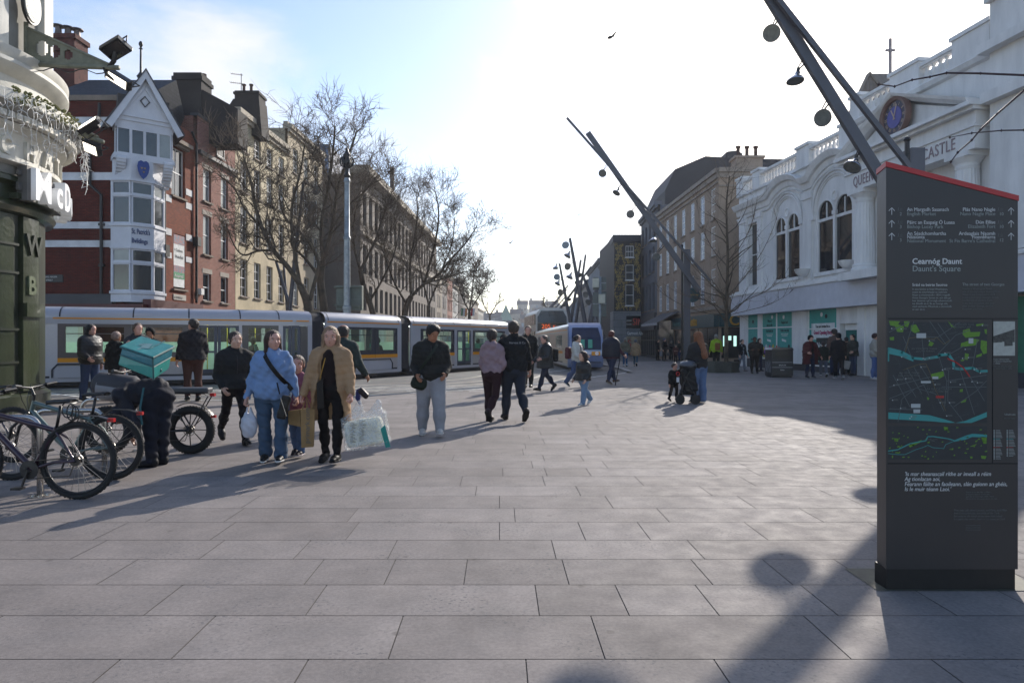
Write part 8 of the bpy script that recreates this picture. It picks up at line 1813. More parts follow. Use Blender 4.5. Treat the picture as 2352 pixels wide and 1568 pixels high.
    I = dict(o=o, sc=sc, X=X, Y=Y, P=P, nb=nb, shc=shc, hc=hc, r=r, f=f, l=l, z=z, ft=ft, lt=lt, up=up, A=A, J=J, h=hcth, shw=shw, tr=top_r*build, top_len=top_len, hfw=hfw, hl=hl, hu=hu)
    return I
def vv(a): return Vector((float(a[0]), float(a[1]), float(a[2])))
def strap(I, sh, hip, m, name='strap', w=.018, grow=.1, n=14, back=False):
    """band across the chest from one shoulder to the opposite hip"""
    sc = I['sc']; a = I['shc']+I['lt']*sh*.5*I['shw']*sc+I['up']*.035*sc; c = I['P']+I['lt']*hip*.115*sc*I['tr']+I['up']*.02*sc; s = -1 if back else 1; b = MB(); P = []
    for k in range(n+1):
        t = k/n; p = a*(1-t)+c*t; g = math.sin(min(1, t*1.15+.03)*math.pi*.94)**.5; p = p+I['ft']*s*grow*sc*g*I['tr']; P.append(vv(p))
    d = nrm(np.cross(c-a, I['ft'])); b = MB()
    for k in range(n):
        w_ = vv(d)*w*sc*.5; t_ = vv(I['ft'])*.004; b.face([P[k]-w_+t_, P[k+1]-w_+t_, P[k+1]+w_+t_, P[k]+w_+t_]); b.face([P[k]-w_-t_, P[k]+w_-t_, P[k+1]+w_-t_, P[k+1]-w_-t_]); b.face([P[k]-w_-t_, P[k+1]-w_-t_, P[k+1]-w_+t_, P[k]-w_+t_]); b.face([P[k]+w_+t_, P[k+1]+w_+t_, P[k+1]+w_-t_, P[k]+w_-t_])
    return b.build(name, m, I['o']) if name != 'ret' else b
def softbag(name, label, cat, c, hf, m, rz=0, r=.03, h=.009, wob=.006, parts=None, tilt=0):
    o = root(name, label, cat, tuple(float(x) for x in c)); cs, sn = math.cos(rz), math.sin(rz); B = np.array([(cs, sn, 0), (-sn, cs, 0), (0, 0, 1)])
    if tilt: ct, s_t = math.cos(tilt), math.sin(tilt); B = np.array([B[0]*ct+B[2]*s_t, B[1], B[2]*ct-B[0]*s_t])
    m_ = np.linalg.norm(hf); F = Fld(np.array(c)-m_, np.array(c)+m_, h); F.boxf(c, hf, B, r, 0)
    if wob: F.warp(lambda x, y, q: wob*np.sin(x*34+q*27)*np.sin(y*31+q*23+1))
    F.build('bag_body', m, o); return o, B
# ---------------------------------------------------------------- the crowd
PS = {}
# near left: courier bending over the electric bicycle, teal box on the back
def courier():
    Yc = 8.35; Xc = (352-CU)/F0*Yc; o = root('person', 'courier in navy clothes bending right over beside the black electric bicycle', 'person', (Xc, Yc, 0)); h = .009
    p = lambda u, v, dy=0: V3(*(px(u, v, Yc+dy)))
    hipc = p(362, 905, 0); hL, hR = p(378, 915, .05), p(345, 915, -.06); kL, kR = p(374, 985, .05), p(345, 985, -.08); aL, aR = p(372, 1052, .1), p(348, 1062, -.08); sh_ = p(298, 905, -.1); nk = p(283, 928, -.12); hd = p(276, 952, -.14)
    shl, shr = sh_+V3(.02, .17, 0), sh_+V3(-.02, -.17, 0); eL, eR = p(285, 960, .16), p(308, 968, -.3); wL, wR = p(300, 1000, .12), p(317, 1003, -.25)
    lo, hi = V3(Xc-.85, Yc-.55, 0), V3(Xc+.4, Yc+.5, 1.5); F = Fld(lo, hi, .008)
    F.ell(hd, (.095, .085, .11), None, .01); F.cap(nk, hd, .05, .05, .02); F.cap(hipc, sh_, .11, .10, .05); F.cap(shl, shr, .07, None, .05)
    for a, b, c in ((shl, eL, wL), (shr, eR, wR)):
        F.cap(a, b, .045, .038, .02); F.cap(b, c, .038, .026, .02); d = nrm(c-b); F.cap(c, c+d*.07, .024, .02, .01)
        for q in range(4): F.cap(c+d*.07+V3(0, (q-1.5)*.018, 0), c+d*.12+V3(.02, (q-1.5)*.018, -.01), .009, .007, .003)
        F.cap(c+d*.03, c+d*.06+V3(.035, 0, 0), .011, .009, .004)
    for a, b, c in ((hL, kL, aL), (hR, kR, aR)): F.cap(a, b, .07, .05, .03); F.cap(b, c, .045, .03, .02)
    F.build('body', SKIN['tan'], o); nav = cloth('#1b1e2b'); F = Fld(lo, hi, h)
    F.cap(hL, hR, .115, None, .05); F.ell(hipc+V3(.03, 0, .0), (.135, .17, .14), None, .05)
    for a, b, c in ((hL, kL, aL), (hR, kR, aR)): F.cap(a, b, .105, .078, .03); F.cap(b, (b+c)/2, .078, .072, .03); F.cap((b+c)/2, c+V3(0, 0, .0), .072, .066, .03)
    F.warp(lambda x, y, z: .007*np.sin(z*32+x*22)+.005*np.sin(z*57+y*30)); F.boxf(V3(Xc, Yc, -.42), (2, 2, .47), None, .001, 0, 'sub'); F.build('trousers', nav, o)
    F = Fld(lo, hi, h); F.cap(hipc+V3(-.02, 0, .05), sh_, .155, .145, .06); F.cap(shl, shr, .095, None, .06); F.cap(nk, nk+nrm(nk-sh_)*.02, .08, .075, .03)
    for a, b, c in ((shl, eL, wL), (shr, eR, wR)): F.cap(a, b, .075, .06, .03); F.cap(b, c, .058, .045, .02)
    F.warp(lambda x, y, z: .006*np.sin(z*40+x*31)+.004*np.sin(x*60+y*30)); F.build('jacket', cloth('#20222d', .7), o)
    F = Fld(lo, hi, h); F.ell(hd+V3(-.01, 0, .0), (.11, .1, .12), None, .02); F.ell(hd+V3(.05, 0, -.1), (.08, .08, .08), None, .01, 'sub'); F.build('hood', cloth('#20222d', .7), o)
    for a in (aL, aR):
        S_ = Fld(a-.25, a+.2, .007); g = V3(a[0], a[1], .035); S_.cap(g+V3(.03, 0, .02), g+V3(-.13, -.07, .0), .05, .042, .02); S_.cap(g+V3(.02, 0, 0), g+V3(.02, 0, .1), .05, .045, .02); S_.boxf(g-V3(0, 0, .235), (.4, .4, .2), None, .001, 0, 'sub'); S_.build('shoe', cloth('#15151a', .6), o)
    MB().tube([vv(p(330, 890, -.26)), vv(p(322, 935, -.3)), vv(p(326, 975, -.28))], .012, 6).build('teal_strap', mat('strap_teal', '#1a5a63', .6), o)
    # the box: own axes, tilted on the back
    tb = mat('delivery_teal', '#10857c', .42, var=.1, scale=5, bump=.5, bscale=7, coat=.15); td2 = mat('delivery_teal_dark', '#126a76', .45, bump=.5, bscale=9); ed = mat('delivery_edge', '#0c4d4e', .5)
    bb = root('delivery_box_bag', 'large teal insulated delivery box worn on the bending courier\'s back', 'delivery bag', tuple(px(337, 830, Yc-.05)))
    Yb = Yc-.22; top = [px(280, 800, Yb-.02), px(351, 824, Yb-.36), px(398, 800, Yb-.02), px(326, 778, Yb+.36)]; bot = [px(270, 838, Yb+.0), px(353, 872, Yb-.34), px(388, 848, Yb+.02), px(318, 835, Yb+.34)]
    mid = [bot[i].lerp(top[i], .6) for i in range(4)]
    b = MB(); V = [b.vert(p_) for p_ in bot+mid+top]
    b.addf((0, 3, 2, 1))
    for k in range(4): n_ = (k+1) % 4; b.addf((k, n_, 4+n_, 4+k))
    b.build('lower_case', tb, bb, bevel=.02)
    b = MB(); V = [b.vert(p_) for p_ in mid+top]
    for k in range(4): n_ = (k+1) % 4; b.addf((k, n_, 4+n_, 4+k))
    b.addf((0, 3, 2, 1)); b.addf((4, 5, 6, 7)); b.build('upper_case', td2, bb, bevel=.012)
    nrm_ = (top[1]-top[0]).cross(top[3]-top[0]).normalized(); nrm_ = nrm_ if nrm_.z > 0 else -nrm_; c_ = sum(top, Vector())/4
    b = MB(); lid = [c_+(p_-c_)*1.05 for p_ in top]; b.prism([p_+nrm_*.004 for p_ in lid], nrm_*.03); b.build('lid', tb, bb, bevel=.008)
    for k in range(4): MB().tube([lid[k]+nrm_*.018, lid[(k+1) % 4]+nrm_*.018], .012, 6).build('lid_piping', ed, bb)
    MB().tube([mid[1], mid[2]], .01, 5).tube([bot[1], top[1]], .01, 5).tube([mid[0], mid[1]], .008, 5).build('seam', ed, bb)
    ct = px(383, 838, Yc-.35); MB().lathe(px(367, 850, Yb-.20), [(0, .012), (.022, .012), (.025, 0)], 12, axis=(.2, -1, .1)).build('reflector_button', ed, bb)
    e1 = (top[1]-top[0]).normalized(); e2 = (top[2]-top[1]).normalized(); o1 = c_+nrm_*.038; lg = MB()
    def q(a, b_): return o1+e1*a+e2*b_
    lg.face([q(-.1, .02), q(-.02, -.1), q(.1, -.06), q(.04, .08)]); lg.face([q(-.1, .03), q(-.13, -.03), q(-.09, -.06), q(-.06, 0)]); lg.face([q(-.01, -.1), q(-.03, -.15), q(.02, -.15), q(.03, -.1)]); lg.build('emblem', mat('emblem_grey', '#6d8f8c', .5), bb)
    text('deliveroo', .075, None, 0, 0, 0, mat('emblem_grey'), bb, 'lettering', .001, M=Matrix(((e2.x, -e1.x, nrm_.x, 0), (e2.y, -e1.y, nrm_.y, 0), (e2.z, -e1.z, nrm_.z, 0), (0, 0, 0, 1))).normalized() if False else (Matrix.Translation(q(.13, -.06)) @ Matrix(((e2.x, -e1.x, nrm_.x, 0), (e2.y, -e1.y, nrm_.y, 0), (e2.z, -e1.z, nrm_.z, 0), (0, 0, 0, 1)))))
courier()
# ---- main foreground walkers
W = person('woman in light blue fleece and flared jeans smiling as she walks, crossbody strap', 626, 1062, vh=766, yaw=8, head_yaw=38, legs=((4, 2), (-6, 6)), arms=((2, 16, 14, .1, .75), (4, 15, 10, .1, .8)), build=1.12, skin='pink', top='#6888b6', top_kind='fleece', top_r=1.22, legs_c='#3d5470', leg_r=1.12, flare=1.0, shoe='#1c1c1e', sole='#cfcdc8', hair='#3a2219', hair_kind='long', female=True)
st_ = strap(W, -1, 1, cloth('#14110f', .6), w=.032, grow=.112)
def zipline(I, m, w=.006, g=.098, front=1):
    b = MB(); P = []
    for k in range(15):
        t = k/14; p = I['nb']*(1-t)+I['P']*t; P.append(vv(p+I['ft']*front*g*I['sc']*I['tr']*math.sin(min(1, t*1.3+.08)*math.pi*.9)**.45))
    b.tube(P, w, 5); b.build('zip', m, I['o'])
def handbag():
    c = px(652, 935, W['Y']-.22); o, B = softbag('crossbody_handbag', 'black and grey handbag hanging at the hip of the woman in blue', 'handbag', (c.x, c.y, c.z), (.055, .05, .15), cloth('#2b2623', .5), rz=.1, r=.03, tilt=-.25); MB().tube([c+Vector((-.05, 0, .16)), c+Vector((-.09, .02, .3))], .009, 5).build('bag_strap', cloth('#14110f', .6), o); MB().tube([c+Vector((-.02, -.055, .12)), c+Vector((.05, -.055, -.1))], .005, 4).build('zip', STL, o)
handbag()
def plasticbag(c, w, hgt, label, m, name='plastic_bag'):
    o = root(name, label, 'shopping bag', tuple(c)); C3 = V3(*c); F = Fld(C3-V3(w, w, hgt), C3+V3(w, w, hgt), .007); F.ell(C3-V3(0, 0, hgt*.12), (w*.52, w*.3, hgt*.38), None, .01); F.cap(C3+V3(-w*.25, 0, 0), C3+V3(-w*.1, 0, hgt*.42), w*.22, w*.05, .02); F.cap(C3+V3(w*.25, 0, 0), C3+V3(w*.1, 0, hgt*.42), w*.22, w*.05, .02); F.ell(C3+V3(0, 0, hgt*.34), (w*.07, w*.5, hgt*.1), None, .005, 'sub')
    F.warp(lambda x, y, z: .006*np.sin(x*60+z*25)*np.sin(z*38+y*30)); F.build('bag_body', m, o); return o
PLW = mat('white_plastic_film', '#b9bac4', .3, var=.08, scale=9, spec=.5)
plasticbag(px(572, 968, W['Y']-.02), .2, .42, 'small white plastic carrier bag in the hand of the woman in blue', PLW)
G1 = person('small girl with pink padded coat, mostly hidden behind the woman in blue', 684, 1048, vh=818, yaw=-8, head_yaw=8, legs=((6, 4), (-6, 10)), arms=((5, 8, 20), (5, 8, 15)), child=True, skin='pink', top='#8d4a5e', puffy=1, top_len=.10, legs_c='#49638a', leg_r=1.1, shoe='#2a1f22', sole='#b9a9a9', hair='#4a3226', hair_kind='bun', Y=9.0)
TN = person('blonde woman with open beige padded coat, black outfit and shopping bags', 760, 1062, vh=757, yaw=-3, head_yaw=8, head_pitch=6, legs=((10, 6), (-4, 8)), arms=((8, 13, 20, .0, .9), (6, 16, 12, .0, .9)), build=1.05, skin='pink', top='#a07a52', top_kind='padded_coat', top_r=1.2, puffy=.6, top_len=.23, legs_c='#140f11', leg_r=.86, shoe='#151213', hair='#9a7a5c', hair_kind='long', female=True, under={'c': '#1e1012', 'w': .072}, collar='hood')
def milky(name):
    m = bpy.data.materials.new(name); m.use_nodes = True; nt = m.node_tree; N = nt.nodes; b = N['Principled BSDF']; b.inputs['Base Color'].default_value = (.75, .78, .78, 1); b.inputs['Roughness'].default_value = .25; b.inputs['Alpha'].default_value = .42
    n = N.new('ShaderNodeTexNoise'); n.inputs['Scale'].default_value = 14; n.inputs['Distortion'].default_value = 1.5; r = N.new('ShaderNodeMapRange'); r.inputs[1].default_value = .4; r.inputs[2].default_value = .62; r.inputs[3].default_value = .1; r.inputs[4].default_value = .5; nt.links.new(n.outputs[0], r.inputs[0]); nt.links.new(r.outputs[0], b.inputs['Alpha'])
    bp = N.new('ShaderNodeBump'); bp.inputs['Distance'].default_value = .03; nt.links.new(n.outputs[0], bp.inputs['Height']); nt.links.new(bp.outputs[0], b.inputs['Normal']); return m
def bigbags():
    Yt = TN['Y']; o = root('brown_paper_bag', 'tall brown paper shopping bag with handles and vertical web address', 'shopping bag', tuple(px(704, 985, Yt-.05))); km = mat('kraft_paper', '#8f7046', .75, var=.12, scale=6, bump=.3, bscale=12)
    f0 = [px(690, 940, Yt-.18), px(723, 938, Yt-.14), px(720, 1026, Yt-.14), px(692, 1028, Yt-.18)]; MB().prism(f0, (-.03, .13, 0)).build('bag_front', km, o); MB().prism([px(661, 944, Yt-.02), px(688, 940, Yt-.16), px(690, 980, Yt-.16), px(662, 974, Yt-.02)], (.0, .06, 0)).build('second_bag_side', km, o)
    for uu in (698, 712): MB().tube([px(uu-4, 940, Yt-.16), px(704, 910, Yt-.1), px(uu+6, 940, Yt-.16)], .008, 5).build('handle', km, o)
    M_ = Matrix.Translation(px(711, 1018, Yt-.178)) @ Matrix.Rotation(R(90), 4, 'X') @ Matrix.Rotation(R(90), 4, 'Z'); text('primark.com', .085, None, 0, 0, 0, mat('bag_print', '#5c5a55', .7), o, 'lettering', .001, M=M_)
    o = root('clear_plastic_bag', 'big clear plastic bag holding a folded cream duvet with printed text', 'shopping bag', tuple(px(842, 985, Yt-.05))); cm = mat('duvet_cream', '#d0cdbb', .8, var=.08, scale=7, bump=.4, bscale=9)
    c = px(838, 992, Yt-.1); F = Fld(V3(*c)-.5, V3(*c)+.5, .008); B = np.array([(.985, 0, .17), (0, 1, 0), (-.17, 0, .985)]); F.boxf(V3(*c), (.235, .09, .165), B, .05, 0); F.warp(lambda x, y, z: .006*np.sin(z*24+x*8)+.002*np.sin(x*38)); F.build('duvet', cm, o)
    pf = milky('milky_film'); F = Fld(V3(*c)-.65, V3(*c)+.65, .010); F.boxf(V3(*c)+V3(.015, 0, .02), (.28, .11, .215), B, .05, 0); F.cap(V3(*c)+V3(-.1, 0, .2), V3(*px(826, 922, Yt-.1)), .09, .03, .06); F.cap(V3(*c)+V3(.12, 0, .2), V3(*px(868, 926, Yt-.08)), .08, .05, .06); F.warp(lambda x, y, z: .008*np.sin(x*21+z*16)*np.sin(z*19-x*11)+.002*np.sin(x*50+z*40)); F.build('film', pf, o)
    tk = mat('fine_print', '#5a584c', .8)
    for col in range(2):
        t_ = MB()
        for k in range(15):
            a = c+Vector((-.16+col*.115, -.102-.0, .12-.017*k+.02*col)); L_ = .04+.045*((k*7+col*3) % 5)/4; t_.box(0, L_, -.002, 0, 0, .006, Matrix.Translation(a) @ Matrix.Rotation(R(-9), 4, 'Y'))
        t_.build('text_lines', tk, o)
    g = [px(874, 985, Yt-.23), px(884, 975, Yt-.23), px(893, 1010, Yt-.2), px(897, 1026, Yt-.18), px(886, 1028, Yt-.2)]; MB().prism(g, (0, .004, 0)).build('teal_print', mat('teal_print', '#128078', .5), o)
    c = px(762, 915, Yt-.05); bk = root('black_shoulder_bag', 'black shoulder bag with chain strap under the beige coat arm', 'handbag', tuple(px(731, 905, Yt))); MB().prism([px(727, 880, Yt-.19), px(742, 868, Yt-.17), px(744, 935, Yt-.17), px(729, 940, Yt-.19)], (0, .06, 0)).build('bag_body', cloth('#1a1210', .5), bk); ch2 = MB(); ch2.tube([px(735, 870, Yt-.19), px(741, 845, Yt-.2), px(747, 822, Yt-.2)], .006, 4); ch2.build('chain_strap', mat('gold_chain', '#a8853f', .3, .8), bk)
bigbags()
MB9 = person('man in dark green jacket almost hidden behind the blonde woman', 788, 985, vh=752, yaw=160, head_yaw=170, legs=((12, 5), (-10, 15)), arms=((8, 12, 15), (10, 14, 25)), skin='tan', top='#23302c', puffy=1, legs_c='#15171c', hair='#2c2522', hair_kind='balding', shoe='#1a1a1c')
c = px(835, 903, MB9['Y']-.1); o_, _ = softbag('dark_shoulder_bag', 'dark brown bag behind the beige coat sleeve, above the clear bag', 'handbag', (c.x, c.y, c.z), (.10, .05, .05), cloth('#2a1c18', .5), tilt=-.75); MB().prism([px(818, 895, c.y+.05), px(828, 890, c.y+.05), px(826, 930, c.y+.05), px(816, 915, c.y+.05)], (0, .05, 0)).build('blue_lining', cloth('#2a2f6b', .6), o_)
zipline(TN, mat('gold_chain'), .003) if False else None
P7 = person('person in black hooded jacket striding left behind the electric bicycle', 535, 1018, vh=757, yaw=35, head_yaw=42, legs=((22, 6), (-24, 24)), arms=((-4, 6, 55, .5), (-6, 7, 50, .4)), skin='fair', top='#131214', top_r=.98, top_len=.02, puffy=.4, legs_c='#1a1318', leg_r=.9, shoe='#161214', hair='#33221b', hair_kind='bun', collar='hood', dx=.03)
zipline(P7, cloth('#3a3436'))
P8 = person('young man in black padded jacket and light grey sweatpants looking down', 990, 1000, vh=750, yaw=8, head_yaw=30, head_pitch=22, legs=((12, 4), (-7, 4)), arms=((-2, 10, 62, .35), (-4, 9, 60, .3)), build=1.02, skin='tan', top='#11130f', puffy=.5, top_r=1.12, legs_c='#8f9095', leg_r=1.42, shoe='#b5b2aa', sole='#c9c6bf', hair='#120e0d', hair_kind='curly', collar='hood', spread=.07)
strap(P8, 1, -1, cloth('#1f2a20', .7), w=.026, grow=.125); zipline(P8, PIPE); c = px(962, 880, P8['Y']-.14); softbag('green_crossbody_bag', 'dark green soft crossbody bag at the hip of the man in sweatpants', 'bag', (c.x, c.y, c.z), (.13, .07, .10), cloth('#20291f', .8), r=.07, tilt=-.2)
P9 = person('woman in pale pink hoodie and maroon trousers walking away', 1130, 968, vh=757, yaw=158, head_yaw=165, legs=((8, 3), (-10, 40)), arms=((6, 10, 40), (5, 10, 55, .2)), skin='fair', top='#8f737a', top_kind='hoodie', top_r=1.0, legs_c='#2e141b', leg_r=.95, shoe='#3a2526', hair='#2f2019', hair_kind='pony', female=True, collar='hood')
P10 = person('tall man in black jacket and dark jeans walking away beside the woman in pink', 1180, 966, vh=738, yaw=196, head_yaw=170, legs=((14, 3), (-12, 34)), arms=((-10, 10, 12), (10, 16, 20)), build=1.12, skin='pink', top='#121317', top_r=1.12, legs_c='#232a38', leg_r=1.1, shoe='#2b201b', hair='#3b2c22', hair_kind='short')
tt = P10['shc']-P10['ft']*.125*P10['sc']*1.0; text('Harvest & Co', .055, None, 0, 0, 0, mat('jacket_print', '#9a9a9c', .6), P10['o'], 'jacket_lettering', .001, 'CENTER', M=Matrix.Translation(vv(tt)-Vector((0, .02, .03))) @ Matrix.Rotation(R(90), 4, 'X'))
P11 = person('person in dark cap between the woman in pink and the tall man, further off', 1158, 893, vh=752, yaw=-20, legs=((10, 5), (-12, 20)), arms=((5, 10, 20), (-5, 10, 15)), skin='pink', top='#17191d', legs_c='#15161a', hair='#1b1d22', hair_kind='cap', Y=18.5)
P12 = person('man in black jumper with small green badge walking towards the camera', 1213, 893, vh=752, yaw=-6, legs=((12, 4), (-8, 10)), arms=((6, 8, 12), (0, 14, 10)), skin='pink', top='#111416', legs_c='#111215', hair='#4a3527', hair_kind='short', shoe='#141416', top_r=1.05)
P13 = person('woman in long black padded coat and black backpack striding left', 1252, 900, vh=770, yaw=-58, head_yaw=-62, head_pitch=5, legs=((24, 4), (-20, 22)), arms=((18, 8, 60), (10, 8, 45)), build=1.2, skin='pink', top='#131417', puffy=1.1, top_len=.1, top_r=1.15, legs_c='#20263a', shoe='#1b1614', hair='#4b4038', hair_kind='short', collar='hood', female=True)
def backpack(I, c, label, m, w=.13, hh=.2, dp=.085, off=.15):
    q = I['shc']-I['up']*.14*I['sc']-I['ft']*(off*I['tr'])*I['sc']; o, B = softbag('backpack', label, 'backpack', q, (w, dp, hh), m, rz=math.atan2(I['lt'][1], I['lt'][0]), r=.06, h=max(.01, I['h']))
    for s in (-1, 1): b = MB(); b.tube([vv(I['shc']+I['lt']*s*.06*I['sc']-I['ft']*.07*I['sc']+I['up']*.03*I['sc']), vv(I['shc']+I['lt']*s*.065*I['sc']+I['up']*.062*I['sc']), vv(I['shc']+I['lt']*s*.065*I['sc']+I['ft']*.085*I['sc']*I['tr']), vv(I['shc']+I['lt']*s*.075*I['sc']-I['up']*.12*I['sc']+I['ft']*.10*I['sc']*I['tr'])], .014, 6); b.build('strap', m, o)
    return o
zipline(P12, STL, .008); zipline(P13, STL, .006, .105)
backpack(P13, None, 'black backpack on the woman in the long black coat', cloth('#1b1d20', .7))
P14 = person('young woman in white padded jacket with maroon backpack and blue jeans', 1326, 889, vh=771, yaw=62, head_yaw=66, head_pitch=-3, legs=((12, 4), (-16, 20)), arms=((10, 8, 70, .3), (10, 8, 60)), skin='fair', top='#b9b6ac', puffy=1.2, top_r=1.12, legs_c='#3b4f78', leg_r=1.15, flare=.6, shoe='#2a2a2c', sole='#c7c5c0', hair='#241713', hair_kind='bun', collar='hood', female=True)
backpack(P14, None, 'maroon backpack on the young woman in the white jacket', cloth('#571b28', .7), off=.17)
G2 = person('girl in black padded jacket, light jeans and big trainers walking left', 1340, 925, vh=799, yaw=-52, head_yaw=-62, legs=((10, 3), (-22, 18)), arms=((0, 8, 45), (-4, 8, 50)), child=True, skin='fair', top='#101113', puffy=1.2, top_r=1.2, top_len=.03, legs_c='#6b86a6', leg_r=1.2, flare=.6, shoe='#b7b7b9', sole='#c2c2c4', hair='#2c1b16', hair_kind='long', collar='hood', Y=16.2)
P15 = person('person with red hair in navy gilet and maroon top walking with a cane', 1404, 884, vh=763, yaw=122, head_yaw=135, legs=((18, 3), (-12, 8)), arms=((2, 14, 20), (24, 10, 25)), build=1.25, skin='pink', top='#3b1428', top_len=.05, top_r=1.2, legs_c='#1f2a48', leg_r=1.05, shoe='#4a2f20', sole='#8a7a66', hair='#58241c', hair_kind='short', collar='hood', Y=24)
F = Fld(P15['shc']-.4, P15['shc']+.4, .016)
def gilet(I, c):
    s = I['sc']; F = Fld(I['P']-.45, I['shc']+.35, .016); F.cap(I['shc']-I['lt']*.06*s, I['shc']+I['lt']*.06*s, .072*s, None, .04*s); F.cap(I['shc']-I['up']*.07*s, I['P'], .108*s*I['tr']/1.0, .108*s*I['tr'], .05*s, sq=1.2, sqd=I['lt']); F.boxf(I['P']-V3(0, 0, .52*s), (.5, .5, .5*s), None, .001, 0, 'sub'); F.build('gilet', cloth(c, .6), I['o'])
gilet(P15, '#161a2b')
wr = P15['A'][0][2]+P15['A'][0][3]*.09; hn = px(1424, 826, P15['Y']-.1); tagit(MB().tube([px(1413, 885, P15['Y']-.25), px(1424, 824, P15['Y']-.12), px(1422, 820, P15['Y']-.1), px(1417, 820, P15['Y']-.1)], .016, 6).build('walking_cane', cloth('#1a1412', .4)), 'black walking cane held by the person in the navy gilet', 'walking stick')
# woman with pushchair and child
P16 = person('woman with long wavy auburn hair, cropped black jacket and wide jeans', 1604, 925, vh=764, yaw=-158, head_yaw=-150, legs=((1, 1), (-1, 2)), arms=((12, 10, 30), (14, 10, 55)), build=1.05, skin='fair', top='#0f1118', puffy=.8, top_r=1.15, legs_c='#4f6890', leg_r=1.25, flare=.8, shoe='#8f8b86', sole='#b5b2ab', hair='#8a5636', hair_kind='wavy', female=True)
C17 = person('small boy in black tracksuit with red stripes standing at the pushchair', 1548, 918, vh=829, yaw=20, head_yaw=30, head_pitch=8, legs=((14, 20), (-12, 14)), arms=((30, 6, 20), (0, 8, 10)), child=True, skin='pink', top='#101014', legs_c='#131015', hair='#33261f', hair_kind='short', top_r=1.25, top_len=.05, shoe='#191719', Y=17.2)
def stroller():
    Yp = 16.7; o = root('pushchair', 'black pushchair with domed hood between the small boy and the woman', 'pushchair', tuple(px(1578, 920, Yp)*1.0)); bk = cloth('#111215', .6); p = lambda u, v, dy=0: V3(*px(u, v, Yp+dy))
    a = p(1578, 870); F = Fld(a-.6, a+.6, .011); F.boxf(p(1580, 872), (.17, .2, .3), np.array([(.98, 0, .2), (0, 1, 0), (-.2, 0, .98)]), .06, 0); F.ell(p(1580, 842), (.2, .22, .17), None, .04); F.ell(p(1560, 858), (.12, .16, .13), None, .03, 'sub'); F.warp(lambda x, y, z: .006*np.sin(z*45+x*20)); F.build('seat_pod', bk, o)
    F = Fld(a-.6, a+.6, .011); F.ell(p(1580, 838), (.205, .228, .12), None, .0); F.boxf(p(1585, 862), (.5, .5, .17), None, .01, 0, 'sub'); F.build('hood', mat('hood_grey', '#39414c', .35, spec=.7), o)
    b = MB(); b.tube([vv(p(1560, 905, -.2)), vv(p(1590, 835, -.2)), vv(p(1606, 832, -.2)), vv(p(1606, 832, .2)), vv(p(1590, 835, .2)), vv(p(1560, 905, .2))], .014, 6); b.tube([vv(p(1596, 908, -.2)), vv(p(1575, 865, -.2))], .014, 6); b.tube([vv(p(1596, 908, .2)), vv(p(1575, 865, .2))], .014, 6); b.tube([vv(p(1560, 905, 0)), vv(p(1598, 905, 0))], .014, 6); b.build('frame', mat('pram_frame', '#2a2b2e', .35, .6), o)
    zc = gz(925)
    for u, dy, r_ in ((1562, -.2, .11), (1562, .15, .11), (1597, -.22, .12), (1597, .2, .12)): q = px(u, 900, Yp+dy); q.z = r_; MB().lathe(q, [(0, .025), (r_*.6, .025), (r_, .02), (r_, -.02), (r_*.6, -.025), (0, -.025)], 18, axis=(0, 1, 0)).build('wheel', mat('tyre'), o)
    F = Fld(a-.7, a+.5, .011); F.boxf(p(1580, 900), (.17, .18, .06), None, .03, 0); F.build('basket', bk, o)
    c = p(1557, 868, -.1); MB().box(c[0]-.03, c[0]+.03, c[1]-.02, c[1]+.02, c[2]-.1, c[2]+.02).build('hanging_tag', mat('tag_white', '#b9b9bd', .6), o); MB().lathe(vv(p(1556, 858, -.12)), [(.04, 0), (.055, .02), (.04, .04)], 12, axis=(.3, -1, 0)).build('red_strap', mat('signal_red'), o)
stroller()
# ---- left background by the tram
person('woman with long black hair in shiny black puffer jacket and jeans', 207, 921, vh=747, yaw=72, head_yaw=78, legs=((3, 3), (-5, 4)), arms=((-4, 8, 12), (4, 8, 60)), skin='pink', top='#15151b', puffy=2, top_r=1.15, legs_c='#34456a', leg_r=1.1, flare=.3, hair='#120f12', hair_kind='long', female=True, Y=17.3)
person('person in black hooded coat seen from behind, left of the delivery box', 266, 921, vh=760, yaw=165, legs=((2, 2), (-3, 3)), arms=((3, 10, 15), (3, 10, 15)), build=1.1, skin='tan', top='#101114', top_len=.06, top_r=1.2, legs_c='#4a4038', hair='#9a8074', hair_kind='short', collar='hood', Y=16.9)
person('young man in grey hooded jacket behind the delivery box', 316, 925, vh=740, yaw=35, head_yaw=40, legs=((2, 2), (-3, 3)), arms=((3, 10, 15), (30, 10, 100)), skin='pink', top='#33343a', top_r=1.15, legs_c='#20242c', hair='#5c4130', hair_kind='short', collar='hood', Y=16.3)
person('person in black beanie behind the delivery box, nearest the tram doors', 346, 921, vh=758, yaw=10, legs=((2, 2), (-3, 3)), skin='tan', top='#141417', legs_c='#20242c', hair='#0f0f12', hair_kind='beanie', Y=17.6)
person('small child in bright yellow trousers crouched by the electric bicycle', 281, 934, vh=845, yaw=60, legs=((50, 85), (30, 75)), arms=((30, 8, 40), (30, 8, 40)), child=True, skin='fair', top='#1c2236', legs_c='#c4a512', leg_r=1.35, hair='#6b5340', hair_kind='short', Y=15.6, H=.95)
person('man in dark jacket and rust brown trousers looking up at the tram', 443, 921, vh=735, yaw=-150, head_yaw=-112, head_pitch=-12, legs=((4, 3), (-3, 3)), arms=((2, 10, 20), (2, 10, 45, .2)), build=1.12, skin='pink', top='#1e1a1f', top_len=.03, top_r=1.18, legs_c='#47261d', leg_r=1.05, hair='#2b211d', hair_kind='short', Y=17.4)
